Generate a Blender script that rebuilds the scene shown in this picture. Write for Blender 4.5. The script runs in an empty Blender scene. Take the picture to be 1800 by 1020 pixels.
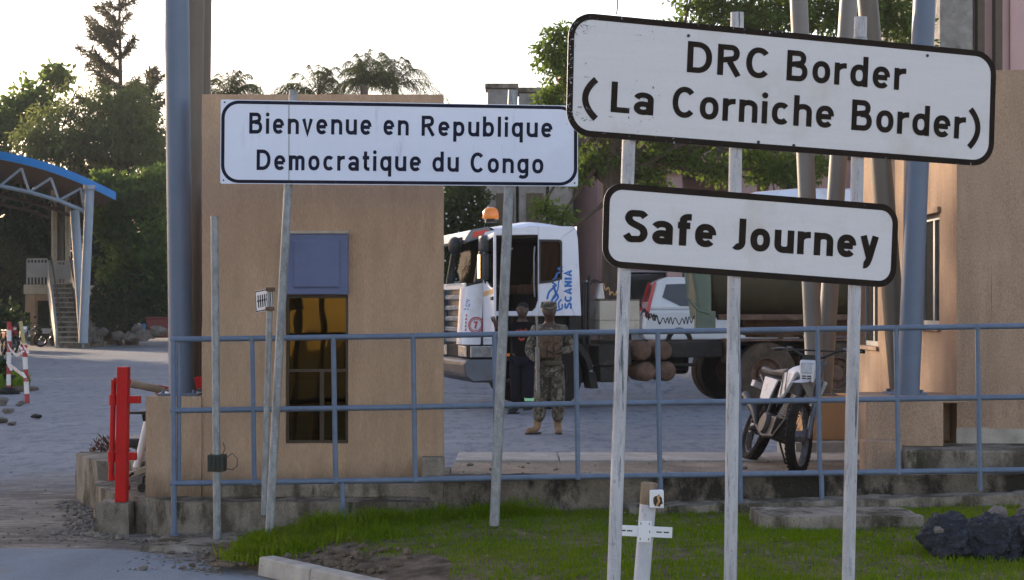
import bpy, bmesh, math, random
import numpy as np
from mathutils import Vector, Matrix, Quaternion, noise as mnoise

scene = bpy.context.scene
COL = scene.collection
R = math.radians
# ------------------------------------------------------------------ camera
F, EYE, CX, HY = 3000.0, 1.7, 900.0, 543.0     # focal length and horizon in photo pixels
cam_d = bpy.data.cameras.new("camera")
cam = bpy.data.objects.new("camera", cam_d)
COL.objects.link(cam)
cam.location = (0, 0, EYE)
cam.rotation_euler = (R(90), 0, 0)
cam_d.sensor_width = 36.0
cam_d.lens = F / 1800 * 36
cam_d.shift_y = (HY - 510) / 1800
cam_d.clip_start = 0.1
cam_d.clip_end = 2000
cam_d.dof.use_dof = True
cam_d.dof.focus_distance = 12.0
cam_d.dof.aperture_fstop = 10
scene.camera = cam
# ------------------------------------------------------------------ world, sun, exposure
SUN_EL, SUN_AZ = 13.0, -38.0                    # low sun behind the scene, to the left
world = bpy.data.worlds.new("World")
scene.world = world
world.use_nodes = True
wn = world.node_tree
sky = wn.nodes.new("ShaderNodeTexSky")
sky.sky_type = 'NISHITA'
sky.sun_disc = False
sky.sun_elevation = R(SUN_EL)
sky.sun_rotation = R(SUN_AZ)
sky.air_density = 1.0
sky.dust_density = 0.7
sky.ozone_density = 0.6
tint = wn.nodes.new("ShaderNodeMix"); tint.data_type = 'RGBA'; tint.blend_type = 'MULTIPLY'; tint.inputs[0].default_value = 1.0
tint.inputs[7].default_value = (1.0, .855, .865, 1)       # dusty, slightly pink evening sky
wn.links.new(sky.outputs[0], tint.inputs[6])
wn.links.new(tint.outputs[2], wn.nodes["Background"].inputs[0])
wn.nodes["Background"].inputs[1].default_value = 0.12
sun_d = bpy.data.lights.new("sun", 'SUN')
sun = bpy.data.objects.new("sun", sun_d)
COL.objects.link(sun)
sun_d.energy = 2.0
sun_d.angle = R(0.6)
sun_d.color = (1.0, 0.80, 0.58)
to_sun = Vector((math.sin(R(SUN_AZ)) * math.cos(R(SUN_EL)), math.cos(R(SUN_AZ)) * math.cos(R(SUN_EL)), math.sin(R(SUN_EL))))
sun.rotation_euler = to_sun.to_track_quat('Z', 'Y').to_euler()
sun.location = (-20, 30, 30)
vs = scene.view_settings
vs.view_transform = 'Standard'
vs.look = 'None'
vs.exposure = 1.92
vs.gamma = 1.0
scene.render.use_motion_blur = False
scene.cycles.max_bounces = 6
scene.cycles.transparent_max_bounces = 12

# ------------------------------------------------------------------ helpers
def P(px, py, D):
    return Vector(((px - CX) / F * D, D, EYE - (py - HY) / F * D))
def X(px, D): return (px - CX) / F * D
def Z(py, D): return EYE - (py - HY) / F * D

class MB:
    def __init__(s): s.v = []; s.f = []; s.xf = None
    def add(s, vs, fs):
        b = len(s.v)
        if s.xf is not None: vs = [s.xf @ Vector(p) for p in vs]
        s.v += [tuple(p) for p in vs]
        s.f += [tuple(b + i for i in f) for f in fs]
        return s
    def box(s, x0, x1, y0, y1, z0, z1):
        return s.add([(x0,y0,z0),(x1,y0,z0),(x1,y1,z0),(x0,y1,z0),(x0,y0,z1),(x1,y0,z1),(x1,y1,z1),(x0,y1,z1)],
                     [(3,2,1,0),(4,5,6,7),(0,1,5,4),(1,2,6,5),(2,3,7,6),(3,0,4,7)])
    def hexa(s, p):   # 8 points, bottom 4 then top 4
        return s.add(p, [(3,2,1,0),(4,5,6,7),(0,1,5,4),(1,2,6,5),(2,3,7,6),(3,0,4,7)])
    def bar(s, a, b, w, h, up=(0,0,1)):
        a = Vector(a); b = Vector(b); d = (b - a).normalized()
        u = Vector(up); sd = d.cross(u)
        if sd.length < 1e-4: sd = d.cross(Vector((1,0,0)))
        sd.normalize(); u = sd.cross(d)
        q = [(-1,-1),(1,-1),(1,1),(-1,1)]
        vs = [a + sd*(i*w/2) + u*(j*h/2) for i,j in q] + [b + sd*(i*w/2) + u*(j*h/2) for i,j in q]
        return s.add(vs, [(3,2,1,0),(4,5,6,7),(0,1,5,4),(1,2,6,5),(2,3,7,6),(3,0,4,7)])
    def tube(s, pts, r, n=12, cap=True):
        pts = [Vector(p) for p in pts]
        rs = r if isinstance(r, (list, tuple)) else [r]*len(pts)
        vs = []; fs = []
        ref = None
        for i, p in enumerate(pts):
            d = (pts[min(i+1, len(pts)-1)] - pts[max(i-1, 0)]).normalized()
            if ref is None:
                ref = Vector((0,0,1)) if abs(d.z) < .9 else Vector((1,0,0))
            u = (ref - d*ref.dot(d)).normalized(); ref = u
            w = d.cross(u)
            for k in range(n):
                a = 2*math.pi*k/n
                vs.append(p + (u*math.cos(a) + w*math.sin(a))*rs[i])
        for i in range(len(pts)-1):
            for k in range(n):
                fs.append((i*n+k, i*n+(k+1)%n, (i+1)*n+(k+1)%n, (i+1)*n+k))
        if cap:
            fs.append(tuple(range(n-1, -1, -1)))
            fs.append(tuple((len(pts)-1)*n+k for k in range(n)))
        return s.add(vs, fs)
    def lathe(s, o, axis, prof, n=24, closed=False):
        o = Vector(o); ax = Vector(axis).normalized()
        u = ax.cross(Vector((0,0,1)) if abs(ax.z) < .9 else Vector((1,0,0))).normalized(); w = ax.cross(u)
        vs = []; fs = []
        for (r, h) in prof:
            for k in range(n):
                a = 2*math.pi*k/n
                vs.append(o + ax*h + (u*math.cos(a) + w*math.sin(a))*r)
        m = len(prof)
        for i in range(m if closed else m-1):
            j = (i+1) % m
            for k in range(n):
                fs.append((i*n+k, i*n+(k+1)%n, j*n+(k+1)%n, j*n+k))
        if not closed:
            fs.append(tuple(range(n-1, -1, -1))); fs.append(tuple((m-1)*n+k for k in range(n)))
        return s.add(vs, fs)
    def prism(s, poly, fn, d0, d1):     # poly in (a,b); fn(a,b,c) -> xyz
        n = len(poly)
        vs = [fn(a, b, d0) for a, b in poly] + [fn(a, b, d1) for a, b in poly]
        fs = [tuple(range(n-1, -1, -1)), tuple(range(n, 2*n))]
        fs += [(i, (i+1)%n, n+(i+1)%n, n+i) for i in range(n)]
        return s.add(vs, fs)
    def grid(s, fn, nu, nv):
        vs = [fn(i/nu, j/nv) for j in range(nv+1) for i in range(nu+1)]
        fs = [(j*(nu+1)+i, j*(nu+1)+i+1, (j+1)*(nu+1)+i+1, (j+1)*(nu+1)+i) for j in range(nv) for i in range(nu)]
        return s.add(vs, fs)
    def ball(s, c, r, n=12, m=8):
        c = Vector(c); rr = r if hasattr(r, '__len__') else (r, r, r)
        vs = [c + Vector((0,0,-rr[2]))]
        for i in range(1, m):
            t = math.pi*i/m - math.pi/2
            for k in range(n):
                a = 2*math.pi*k/n
                vs.append(c + Vector((rr[0]*math.cos(t)*math.cos(a), rr[1]*math.cos(t)*math.sin(a), rr[2]*math.sin(t))))
        vs.append(c + Vector((0,0,rr[2])))
        fs = [(0, 1+(k+1)%n, 1+k) for k in range(n)]
        for i in range(m-2):
            for k in range(n):
                fs.append((1+i*n+k, 1+i*n+(k+1)%n, 1+(i+1)*n+(k+1)%n, 1+(i+1)*n+k))
        t = 1+(m-1)*n
        fs += [(t, 1+(m-2)*n+k, 1+(m-2)*n+(k+1)%n) for k in range(n)]
        return s.add(vs, fs)
    def build(s, name, mat, parent=None, bevel=0, smooth=False, seg=2, fix=True):
        me = bpy.data.meshes.new(name)
        me.from_pydata(s.v, [], s.f)
        if fix:
            bm = bmesh.new(); bm.from_mesh(me)
            bmesh.ops.recalc_face_normals(bm, faces=bm.faces)
            bm.to_mesh(me); bm.free()
        return link(name, me, mat, parent, bevel, smooth, seg)

def link(name, me, mat, parent=None, bevel=0, smooth=False, seg=2):
    if mat: me.materials.append(mat)
    o = bpy.data.objects.new(name, me)
    COL.objects.link(o)
    if smooth:
        for p in me.polygons: p.use_smooth = True
        try: me.set_sharp_from_angle(angle=R(40))
        except Exception: pass
    if bevel:
        b = o.modifiers.new("bevel", 'BEVEL'); b.width = bevel; b.segments = seg; b.limit_method = 'ANGLE'; b.angle_limit = R(40)
    if parent is not None:
        o.parent = parent
        if parent.name in WORLD_ROOTS: o.matrix_parent_inverse = Matrix.Translation(-Vector(parent.location))
    return o

WORLD_ROOTS = set()
def tag(o, label, cat, group=None):
    o['label'] = label; o['category'] = cat
    if group: o['group'] = group
    return o
def thing(name, label, cat, loc, group=None, rot=None):
    """rot None: children are given in world coordinates; else children are local to the empty"""
    o = bpy.data.objects.new(name, None); COL.objects.link(o)
    o.empty_display_size = .2
    o.location = loc
    if rot is None: WORLD_ROOTS.add(o.name)
    else: o.rotation_euler = rot
    return tag(o, label, cat, group)
def struct(o, kind='structure'):
    o['kind'] = kind
    return o
def copy_tree(o, parent=None):
    c = o.copy(); COL.objects.link(c)
    if parent is not None: c.parent = parent
    for ch in list(o.children): copy_tree(ch, c)
    return c

# ------------------------------------------------------------------ materials
def newmat(name):
    m = bpy.data.materials.new(name); m.use_nodes = True
    return m, m.node_tree, m.node_tree.nodes["Principled BSDF"]
def lin(*c): return (*c, 1.0) if len(c) == 3 else c
def noise_node(nt, vec, scale, detail=6, rough=.6, stretch=None):
    n = nt.nodes.new("ShaderNodeTexNoise"); n.inputs['Scale'].default_value = scale
    n.inputs['Detail'].default_value = detail; n.inputs['Roughness'].default_value = rough
    if stretch:
        mp = nt.nodes.new("ShaderNodeMapping"); mp.inputs['Scale'].default_value = stretch
        nt.links.new(vec, mp.inputs[0]); vec = mp.outputs[0]
    nt.links.new(vec, n.inputs['Vector'])
    return n
def ramp(nt, fac, a, b, interp='LINEAR'):
    r = nt.nodes.new("ShaderNodeMapRange"); r.inputs[1].default_value = a; r.inputs[2].default_value = b
    r.interpolation_type = 'SMOOTHSTEP' if interp != 'LINEAR' else 'LINEAR'
    nt.links.new(fac, r.inputs[0]); return r.outputs[0]
def mix(nt, fac, a, b):
    m = nt.nodes.new("ShaderNodeMix"); m.data_type = 'RGBA'
    if isinstance(fac, float): m.inputs[0].default_value = fac
    else: nt.links.new(fac, m.inputs[0])
    for i, v in ((6, a), (7, b)):
        if isinstance(v, tuple): m.inputs[i].default_value = lin(*v)
        else: nt.links.new(v, m.inputs[i])
    return m.outputs[2]
def M(name, base, rough=.65, metal=0.0, var=.18, vscale=6, stretch=None, bump=.15, bscale=80, bstretch=None,
      patches=(), spec=.4, coat=0.0, grain=.0, gscale=260, gst=None, zdirt=None):
    """base colour with soft variation, patches = [(colour, scale, lo, hi, stretch)] of dirt or wear, noise bump"""
    m, nt, b = newmat(name)
    tc = nt.nodes.new("ShaderNodeTexCoord").outputs['Object']
    n = noise_node(nt, tc, vscale, 7, .65, stretch)
    d = tuple(c*(1-var) for c in base); l = tuple(min(1, c*(1+var)) for c in base)
    col = mix(nt, ramp(nt, n.outputs[0], .3, .7), d, l)
    for (pc, sc, lo, hi, st) in patches:
        pn = noise_node(nt, tc, sc, 8, .7, st)
        col = mix(nt, ramp(nt, pn.outputs[0], lo, hi), col, pc)
    if zdirt:      # splashed dirt along the foot: (height of clean wall, depth of band, colour)
        sp = nt.nodes.new("ShaderNodeSeparateXYZ"); nt.links.new(tc, sp.inputs[0])
        zn = noise_node(nt, tc, 4, 8, .7, (1.5,1.5,.7)); za = nt.nodes.new("ShaderNodeMath"); za.operation = 'MULTIPLY_ADD'
        nt.links.new(zn.outputs[0], za.inputs[0]); za.inputs[1].default_value = zdirt[1]*2; nt.links.new(sp.outputs[2], za.inputs[2])
        col = mix(nt, ramp(nt, za.outputs[0], zdirt[0]+zdirt[1], zdirt[0]), col, zdirt[2])
    if grain:
        gn = noise_node(nt, tc, gscale, 3, .8, gst)
        gm = nt.nodes.new("ShaderNodeMapRange"); gm.inputs[1].default_value = .3; gm.inputs[2].default_value = .7; gm.inputs[3].default_value = 1-grain; gm.inputs[4].default_value = 1+grain
        nt.links.new(gn.outputs[0], gm.inputs[0])
        hs = nt.nodes.new("ShaderNodeHueSaturation"); nt.links.new(gm.outputs[0], hs.inputs['Value']); nt.links.new(col, hs.inputs['Color']); col = hs.outputs[0]
    nt.links.new(col, b.inputs['Base Color'])
    b.inputs['Roughness'].default_value = rough; b.inputs['Metallic'].default_value = metal
    b.inputs['Specular IOR Level'].default_value = spec
    if coat: b.inputs['Coat Weight'].default_value = coat
    if bump:
        bn = noise_node(nt, tc, bscale, 4, .6, bstretch)
        bp = nt.nodes.new("ShaderNodeBump"); bp.inputs['Strength'].default_value = bump; bp.inputs['Distance'].default_value = .02
        nt.links.new(bn.outputs[0], bp.inputs['Height']); nt.links.new(bp.outputs[0], b.inputs['Normal'])
    return m
def leafmat(name, dark, light, scale=.8, trans=.45, yellow=None, patch=None):
    m, nt, b = newmat(name)
    tc = nt.nodes.new("ShaderNodeTexCoord").outputs['Object']
    n = noise_node(nt, tc, scale, 6, .7)
    col = mix(nt, ramp(nt, n.outputs[0], .32, .68), dark, light)
    if yellow:
        n2 = noise_node(nt, tc, scale*6, 3, .6)
        col = mix(nt, ramp(nt, n2.outputs[0], .55, .75), col, yellow)
    if patch:
        n3 = noise_node(nt, tc, patch[1], 6, .7)
        col = mix(nt, ramp(nt, n3.outputs[0], patch[2], patch[3]), col, patch[0])
    nt.links.new(col, b.inputs['Base Color']); b.inputs['Roughness'].default_value = .55
    b.inputs['Specular IOR Level'].default_value = .04
    tr = nt.nodes.new("ShaderNodeBsdfTranslucent")
    nt.links.new(mix(nt, .35, col, (min(1, light[0]*2.2), min(1, light[1]*2.2), light[2]*.8)), tr.inputs[0])
    ms = nt.nodes.new("ShaderNodeMixShader"); ms.inputs[0].default_value = trans
    nt.links.new(b.outputs[0], ms.inputs[1]); nt.links.new(tr.outputs[0], ms.inputs[2])
    nt.links.new(ms.outputs[0], nt.nodes["Material Output"].inputs[0])
    return m
def glassmat(name, tint, rough=.02, alpha=.5):
    """thin pane: tinted see-through mixed with a glossy coat"""
    m, nt, b = newmat(name)
    t = nt.nodes.new("ShaderNodeBsdfTransparent"); t.inputs[0].default_value = lin(*tint)
    g = nt.nodes.new("ShaderNodeBsdfGlossy"); g.inputs['Roughness'].default_value = rough
    fr = nt.nodes.new("ShaderNodeFresnel"); fr.inputs[0].default_value = 1.5 + alpha
    ms = nt.nodes.new("ShaderNodeMixShader"); lv = nt.nodes.new("ShaderNodeMath"); lv.operation = 'MULTIPLY_ADD'
    nt.links.new(fr.outputs[0], lv.inputs[0]); lv.inputs[1].default_value = .04; lv.inputs[2].default_value = .015
    nt.links.new(lv.outputs[0], ms.inputs[0]); nt.links.new(t.outputs[0], ms.inputs[1]); nt.links.new(g.outputs[0], ms.inputs[2])
    nt.links.new(ms.outputs[0], nt.nodes["Material Output"].inputs[0])
    return m

MT = {}
MT['stucco'] = M('tan_stucco', (.40,.277,.187), .92, 0, .13, 2.5, (3,3,.7), .5, 70, (1.6,1.6,.35),
                 [((.45,.33,.225), .8, .54, .64, (2.0,2.0,.16)), ((.31,.215,.14), 1.5, .55, .75, (2.0,2.0,.4)), ((.36,.245,.17), .6, .5, .7, None)], .1, grain=.2, gscale=120, gst=(1.6,1.6,.22), zdirt=(.55,.28,(.19,.135,.095)))
MT['stucco_rose'] = M('rosy_tan_stucco', (.35,.247,.175), .92, 0, .12, 2.2, (2,2,.8), .25, 90, (1.4,1.4,.6),
                 [((.26,.18,.13), 1.1, .5, .72, (2,2,.3)), ((.40,.28,.19), 1.6, .58, .75, (2.2,2.2,.25)), ((.13,.095,.07), .9, .62, .72, (1.2,1.2,.5))], .1, grain=.28, gscale=80, gst=(1.3,1.3,.6))
MT['stucco_orange'] = M('orange_stucco', (.46,.265,.13), .9, 0, .14, 2, None, .5, 60, None, [((.32,.2,.11), 1.6, .58, .8, (2,2,.5))], .15)
MT['concrete'] = M('old_concrete', (.23,.20,.165), .95, 0, .35, 4, (1,1,.6), .6, 40, None,
                   [((.085,.072,.054), 2.4, .47, .58, (1,1,.45)), ((.32,.275,.22), 6, .6, .75, None), ((.055,.05,.032), 3.4, .57, .64, (1,1,.3))], .1, grain=.3, gscale=110)
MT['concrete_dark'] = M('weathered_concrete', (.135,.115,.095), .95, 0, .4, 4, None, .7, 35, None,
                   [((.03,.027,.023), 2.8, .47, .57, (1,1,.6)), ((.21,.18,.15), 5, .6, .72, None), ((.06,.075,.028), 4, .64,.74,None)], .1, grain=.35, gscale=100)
MT['concrete_pale'] = M('pale_concrete', (.36,.33,.29), .9, 0, .22, 5, None, .35, 60, None, [((.22,.2,.17), 3, .55, .75, None)], .15)
MT['slab_top'] = M('dusty_concrete', (.255,.205,.155), .95, 0, .25, 3, (1,.6,1), .35, 60, None, [((.155,.128,.10), 1.8, .48, .68, (1,.5,1)), ((.33,.28,.22), 5, .6, .72, (1,.4,1))], .1, grain=.25, gscale=60, gst=(1,.4,1))
MT['fence_paint'] = M('blue_grey_paint', (.11,.15,.225), .5, 0, .16, 9, None, .1, 60, None,
                      [((.27,.31,.37), 30, .68, .73, None), ((.10,.075,.06), 22, .70, .76, None)], .3, grain=.15, gscale=200)
MT['column_paint'] = M('grey_blue_column_paint', (.10,.135,.20), .45, 0, .08, 3, None, .06, 90, None, [((.19,.22,.27), 9, .66, .78, (1,1,.3))], .35, grain=.14, gscale=160)
MT['column_shaded'] = M('shaded_brown_column_paint', (.10,.082,.066), .5, 0, .1, 3, None, .06, 90, None, [], .5)  # brown tone puts the unlit side of the columns into the colour
MT['column_grey'] = M('grey_column_paint', (.15,.145,.14), .5, 0, .1, 3, None, .06, 90, None, [], .5)
MT['galv'] = M('galvanised_steel', (.235,.25,.265), .55, .3, .35, 22, (1,1,.5), .1, 60, None,
               [((.13,.135,.14), 9, .52, .68, (1,1,.3)), ((.40,.41,.42), 45, .60, .68, None), ((.15,.10,.07), 5, .66, .74, (1,1,.5))], .35, grain=.2, gscale=160)
MT['white_pole'] = M('chipped_white_pole_paint', (.42,.42,.44), .6, 0, .16, 10, (1,1,.3), .25, 50, None,
               [((.30,.30,.32), 22, .52, .60, (2,2,.3)), ((.10,.10,.11), 15, .585, .625, (2.6,2.6,.13)), ((.17,.17,.19), 70, .61, .66, (1,1,.5)), ((.24,.13,.08), 6, .68, .76, (1,1,1.2))], .3, grain=.12, gscale=200)
MT['sign_white'] = M('white_sign_sheet', (.60,.59,.61), .5, 0, .03, 4, (.6,.6,9), .05, 30, (1,1,6),
               [((.47,.46,.47), 34, .66, .72, None), ((.20,.20,.22), 24, .715, .755, None), ((.50,.47,.43), 1.8, .54, .76, None)], .25, grain=.06, gscale=150)
MT['sign_blue'] = M('bluish_white_sign_sheet', (.64,.68,.80), .5, 0, .03, 3, None, .04, 30, None,
               [((.19,.20,.25), 20, .735, .775, None), ((.60,.64,.74), 2, .52, .75, None), ((.44,.46,.55), 5, .6, .74, (2,2,.3))], .25, grain=.05, gscale=150)
MT['sign_black'] = M('faded_black_film', (.017,.012,.009), .85, 0, .3, 8, None, .05, 40, None, [((.32,.31,.31), 26, .70, .73, None)], .15)
MT['sign_black_worn'] = M('scuffed_black_film', (.030,.024,.019), .5, 0, .3, 8, None, .05, 40, None, [((.45,.45,.46), 18, .60, .64, (1,1,1.2)), ((.08,.18,.22), 12, .66, .70, None)], .4)
MT['sign_navy'] = M('navy_black_film', (.011,.013,.030), .8, 0, .25, 8, None, .04, 40, None, [((.45,.46,.52), 24, .70, .725, None)], .15)
MT['red_paint'] = M('red_gloss_paint', (.40,.006,.007), .5, 0, .14, 6, None, .06, 60, None, [((.28,.012,.01), 7, .60, .8, None), ((.2,.06,.04), 40, .70, .76, None)], .2, grain=.08)
MT['asphalt_front'] = M('pale_asphalt', (.175,.205,.24), .92, 0, .12, 1.6, (1,.6,1), .5, 120, None,
               [((.13,.145,.175), .9, .5, .7, (1,.5,1)), ((.26,.28,.31), 90, .58, .7, None), ((.2,.175,.15), 1.3, .6, .8, (1,.6,1))], .15, grain=.3, gscale=130)
MT['black_plastic'] = M('black_plastic', (.018,.018,.019), .55, 0, .2, 8, None, .05, 60, None, [], .4)
MT['rubber'] = M('dusty_tyre_rubber', (.016,.0145,.013), .85, 0, .3, 9, None, .3, 60, None, [((.055,.042,.033), 4, .54, .75, None)], .2)
MT['rust'] = M('dusty_rusty_steel', (.105,.062,.042), .8, .1, .35, 6, None, .3, 50, None, [((.17,.105,.075), 3, .5, .72, None)], .3)
MT['chassis'] = M('grimy_dark_steel', (.022,.02,.018), .75, .1, .35, 5, None, .3, 50, None, [((.07,.06,.05), 3, .54, .72, None)], .3)
MT['chrome'] = M('bright_metal', (.24,.245,.26), .6, .0, .2, 10, None, .03, 60, None, [((.14,.13,.12), 9, .52, .70, None)], .4)
MT['truck_white'] = M('white_truck_paint', (.62,.64,.72), .35, 0, .04, 3, None, .02, 20, None, [((.46,.44,.43), 1.8, .52, .74, (1,1,.6)), ((.36,.33,.31), 9, .68, .76, None)], .4, .15)
MT['truck_grey'] = M('grey_truck_plastic', (.065,.065,.07), .5, 0, .15, 6, None, .08, 60, None, [((.13,.12,.11), 3, .56, .75, None)], .4)
MT['visor'] = M('smoked_visor', (.15,.155,.16), .12, 0, .1, 3, None, 0, 20, None, [], .6)
MT['amber'] = M('amber_lens', (.80,.22,.02), .2, 0, .12, 14, None, .1, 60, None, [], .6)
MT['orange'] = M('orange_reflector', (.75,.17,.02), .3, 0, .05, 14, None, .1, 60, None, [], .5)
MT['red_lens'] = M('red_lens', (.5,.02,.02), .2, 0, .05, 14, None, .05, 60, None, [], .6)
MT['blue_ink'] = M('blue_decal', (.012,.13,.42), .4, 0, .05, 8, None, 0, 60, None, [], .4)
MT['red_ink'] = M('red_decal', (.42,.035,.05), .4, 0, .1, 8, None, 0, 60, None, [], .4)
MT['gold_ink'] = M('gold_decal', (.50,.29,.11), .4, 0, .1, 8, None, 0, 60, None, [], .4)
MT['olive'] = M('dusty_olive_paint', (.058,.047,.024), .65, 0, .2, 2, None, .12, 40, None, [((.10,.075,.04), 1.2, .5, .75, None)], .35)
MT['green_paint'] = M('grey_green_paint', (.10,.135,.10), .55, 0, .18, 3, None, .1, 40, None, [((.15,.14,.10), 3, .55, .75, None)], .35)
MT['cream'] = M('cream_board', (.42,.38,.31), .75, 0, .12, 4, None, .15, 60, None, [((.25,.22,.17), 4, .56, .72, (1,1,.5))], .25)
MT['interior'] = M('dark_interior', (.022,.016,.012), .8, 0, .3, 4, None, .1, 40, None, [], .2)
MT['seat_brown'] = M('brown_upholstery', (.09,.045,.024), .8, 0, .3, 4, None, .2, 60, None, [], .2)
MT['car_white'] = M('white_car_paint', (.66,.68,.71), .22, 0, .03, 3, None, 0, 20, None, [], .5, .6)
MT['car_dark'] = M('dark_car_paint', (.03,.03,.034), .25, 0, .1, 3, None, 0, 20, None, [], .5, .5)
MT['silver'] = M('silver_paint', (.48,.50,.53), .3, .3, .05, 3, None, 0, 20, None, [], .5)
MT['basalt'] = M('dark_basalt', (.020,.022,.028), .7, 0, .5, 7, None, 1.0, 14, None, [((.13,.135,.15), 30, .62, .70, None), ((.008,.008,.008), 5, .52, .64, None), ((.05,.055,.07), 9, .56, .66, None)], .25, grain=.5, gscale=70)
MT['stone_grey'] = M('grey_brown_stone', (.17,.15,.13), .9, 0, .3, 7, None, .7, 20, None, [((.08,.07,.06), 5, .55, .7, None)], .2)
MT['pink_wall'] = M('pink_render', (.50,.34,.335), .9, 0, .07, 1, None, .1, 20, None, [((.40,.285,.275), .5, .55, .8, (1,1,.3))], .15)
MT['stone_wall'] = M('grey_stone_wall', (.25,.235,.22), .9, 0, .3, 3, None, .5, 5, None, [((.14,.13,.12), 4, .55, .7, None)], .15)
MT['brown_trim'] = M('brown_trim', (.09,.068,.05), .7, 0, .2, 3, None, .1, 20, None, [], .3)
MT['dark_glass'] = M('dark_window_glass', (.02,.022,.025), .08, 0, .2, 1, None, 0, 20, None, [], .6)
MT['alu'] = M('grey_aluminium', (.27,.27,.27), .45, .3, .1, 5, None, .05, 40, None, [], .4)
MT['blue_panel'] = M('blue_grey_panel', (.108,.135,.245), .6, 0, .1, 3, None, .06, 60, None, [((.13,.16,.30), 4, .6, .78, None)], .2, grain=.12, gscale=150)
MT['blue_roof'] = M('bright_blue_sheet', (.015,.22,.62), .4, 0, .06, 2, None, .05, 10, None, [], .4)
MT['truss'] = M('pale_blue_grey_steel', (.27,.33,.41), .45, 0, .08, 2, None, .05, 30, None, [], .4)
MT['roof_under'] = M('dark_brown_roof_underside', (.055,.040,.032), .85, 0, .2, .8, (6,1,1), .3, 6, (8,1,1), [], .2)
MT['grey_steel'] = M('grey_sheet_steel', (.34,.335,.34), .6, 0, .1, 1.5, None, .05, 10, None, [], .3)
MT['stair_conc'] = M('stair_concrete', (.44,.385,.31), .92, 0, .2, 1.5, None, .3, 8, None, [((.2,.175,.145), 2, .55, .7, None)], .15)
MT['bark'] = M('bark', (.075,.055,.042), .95, 0, .35, 5, (3,3,.6), .8, 10, (3,3,.6), [], .1)
MT['bark_grey'] = M('grey_bark', (.10,.085,.07), .95, 0, .35, 5, (3,3,.6), .8, 10, (3,3,.6), [], .1)
MT['skin'] = M('dark_skin', (.055,.028,.018), .5, 0, .1, 20, None, .05, 90, None, [], .4)
MT['cap_hair'] = M('black_hair', (.012,.010,.009), .8, 0, .1, 20, None, .3, 200, None, [], .2)
MT['black_cloth'] = M('black_cloth', (.007,.0065,.007), .95, 0, .2, 8, None, .3, 30, None, [], .1)
MT['navy_cloth'] = M('dark_navy_cloth', (.012,.011,.017), .95, 0, .3, 8, None, .3, 30, None, [], .1)
MT['boot_tan'] = M('tan_suede', (.26,.165,.095), .9, 0, .2, 12, None, .3, 80, None, [], .15)
MT['gun'] = M('worn_gun_metal', (.20,.20,.195), .45, .4, .25, 30, None, .05, 60, None, [], .4)
MT['lime'] = M('lime_reflective_band', (.35,.75,.42), .5, 0, .05, 30, None, 0, 60, None, [], .4)
MT['pvc'] = M('grey_white_pvc', (.47,.475,.51), .55, 0, .12, 7, (1,1,.5), .08, 50, None, [((.22,.18,.15), 7, .62, .74, (1,1,.6)), ((.33,.33,.36), 30, .58, .68, (1,1,.3))], .3, grain=.08)
MT['bracket_white'] = M('white_coated_steel', (.70,.71,.73), .45, 0, .05, 9, None, .05, 60, None, [((.35,.34,.33), 26, .70, .76, None)], .4)
MT['old_wood'] = M('brown_stained_pipe_end', (.22,.165,.11), .85, 0, .3, 14, (1,1,.35), .3, 40, None, [((.06,.045,.035), 12, .55, .68, (1,1,.4))], .2)
MT['white_plastic'] = M('white_plastic', (.68,.68,.67), .4, 0, .06, 5, None, .03, 60, None, [((.45,.42,.38), 8, .62, .76, None)], .4)
MT['moto_white'] = M('white_moto_plastic', (.55,.56,.60), .4, 0, .06, 8, None, .02, 40, None, [((.25,.22,.19), 9, .54, .70, None)], .4)
MT['engine'] = M('oily_aluminium', (.06,.057,.053), .5, .5, .35, 14, None, .3, 60, None, [((.04,.035,.03), 12, .5, .65, None)], .4)
MT['steel_dark'] = M('dark_bike_steel', (.03,.028,.027), .5, .4, .2, 14, None, .1, 60, None, [], .4)
MT['steel_bright'] = M('dull_bright_steel', (.14,.145,.16), .45, .6, .25, 14, None, .05, 60, None, [((.06,.05,.04), 12, .52, .68, None)], .4)
MT['lens'] = M('clear_lens', (.38,.39,.40), .1, .5, .25, 30, None, .1, 40, None, [], .6)
MT['soil'] = M('dry_soil', (.14,.105,.075), .98, 0, .4, 6, None, 1.0, 18, None, [((.06,.046,.035), 5, .48, .63, None)], .08, grain=.3, gscale=80)
MT['rose_cloth'] = M('pale_cloth', (.5,.47,.44), .9, 0, .1, 9, None, .2, 40, None, [], .1)
MT['bumper_grey'] = M('bumper_grey_paint', (.12,.13,.155), .45, 0, .12, 3, None, .05, 30, None, [((.10,.09,.08), 4, .52, .7, None)], .3)
MT['dusty_rubber'] = M('brown_dusty_rubber', (.06,.045,.034), .9, 0, .3, 6, None, .3, 50, None, [((.10,.072,.052), 3, .5, .7, None)], .15)
MT['tape'] = M('red_white_tape', (.72,.66,.64), .5, 0, .05, 9, None, 0, 40, None, [((.6,.06,.06), 7, .56, .58, None)], .3)

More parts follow.
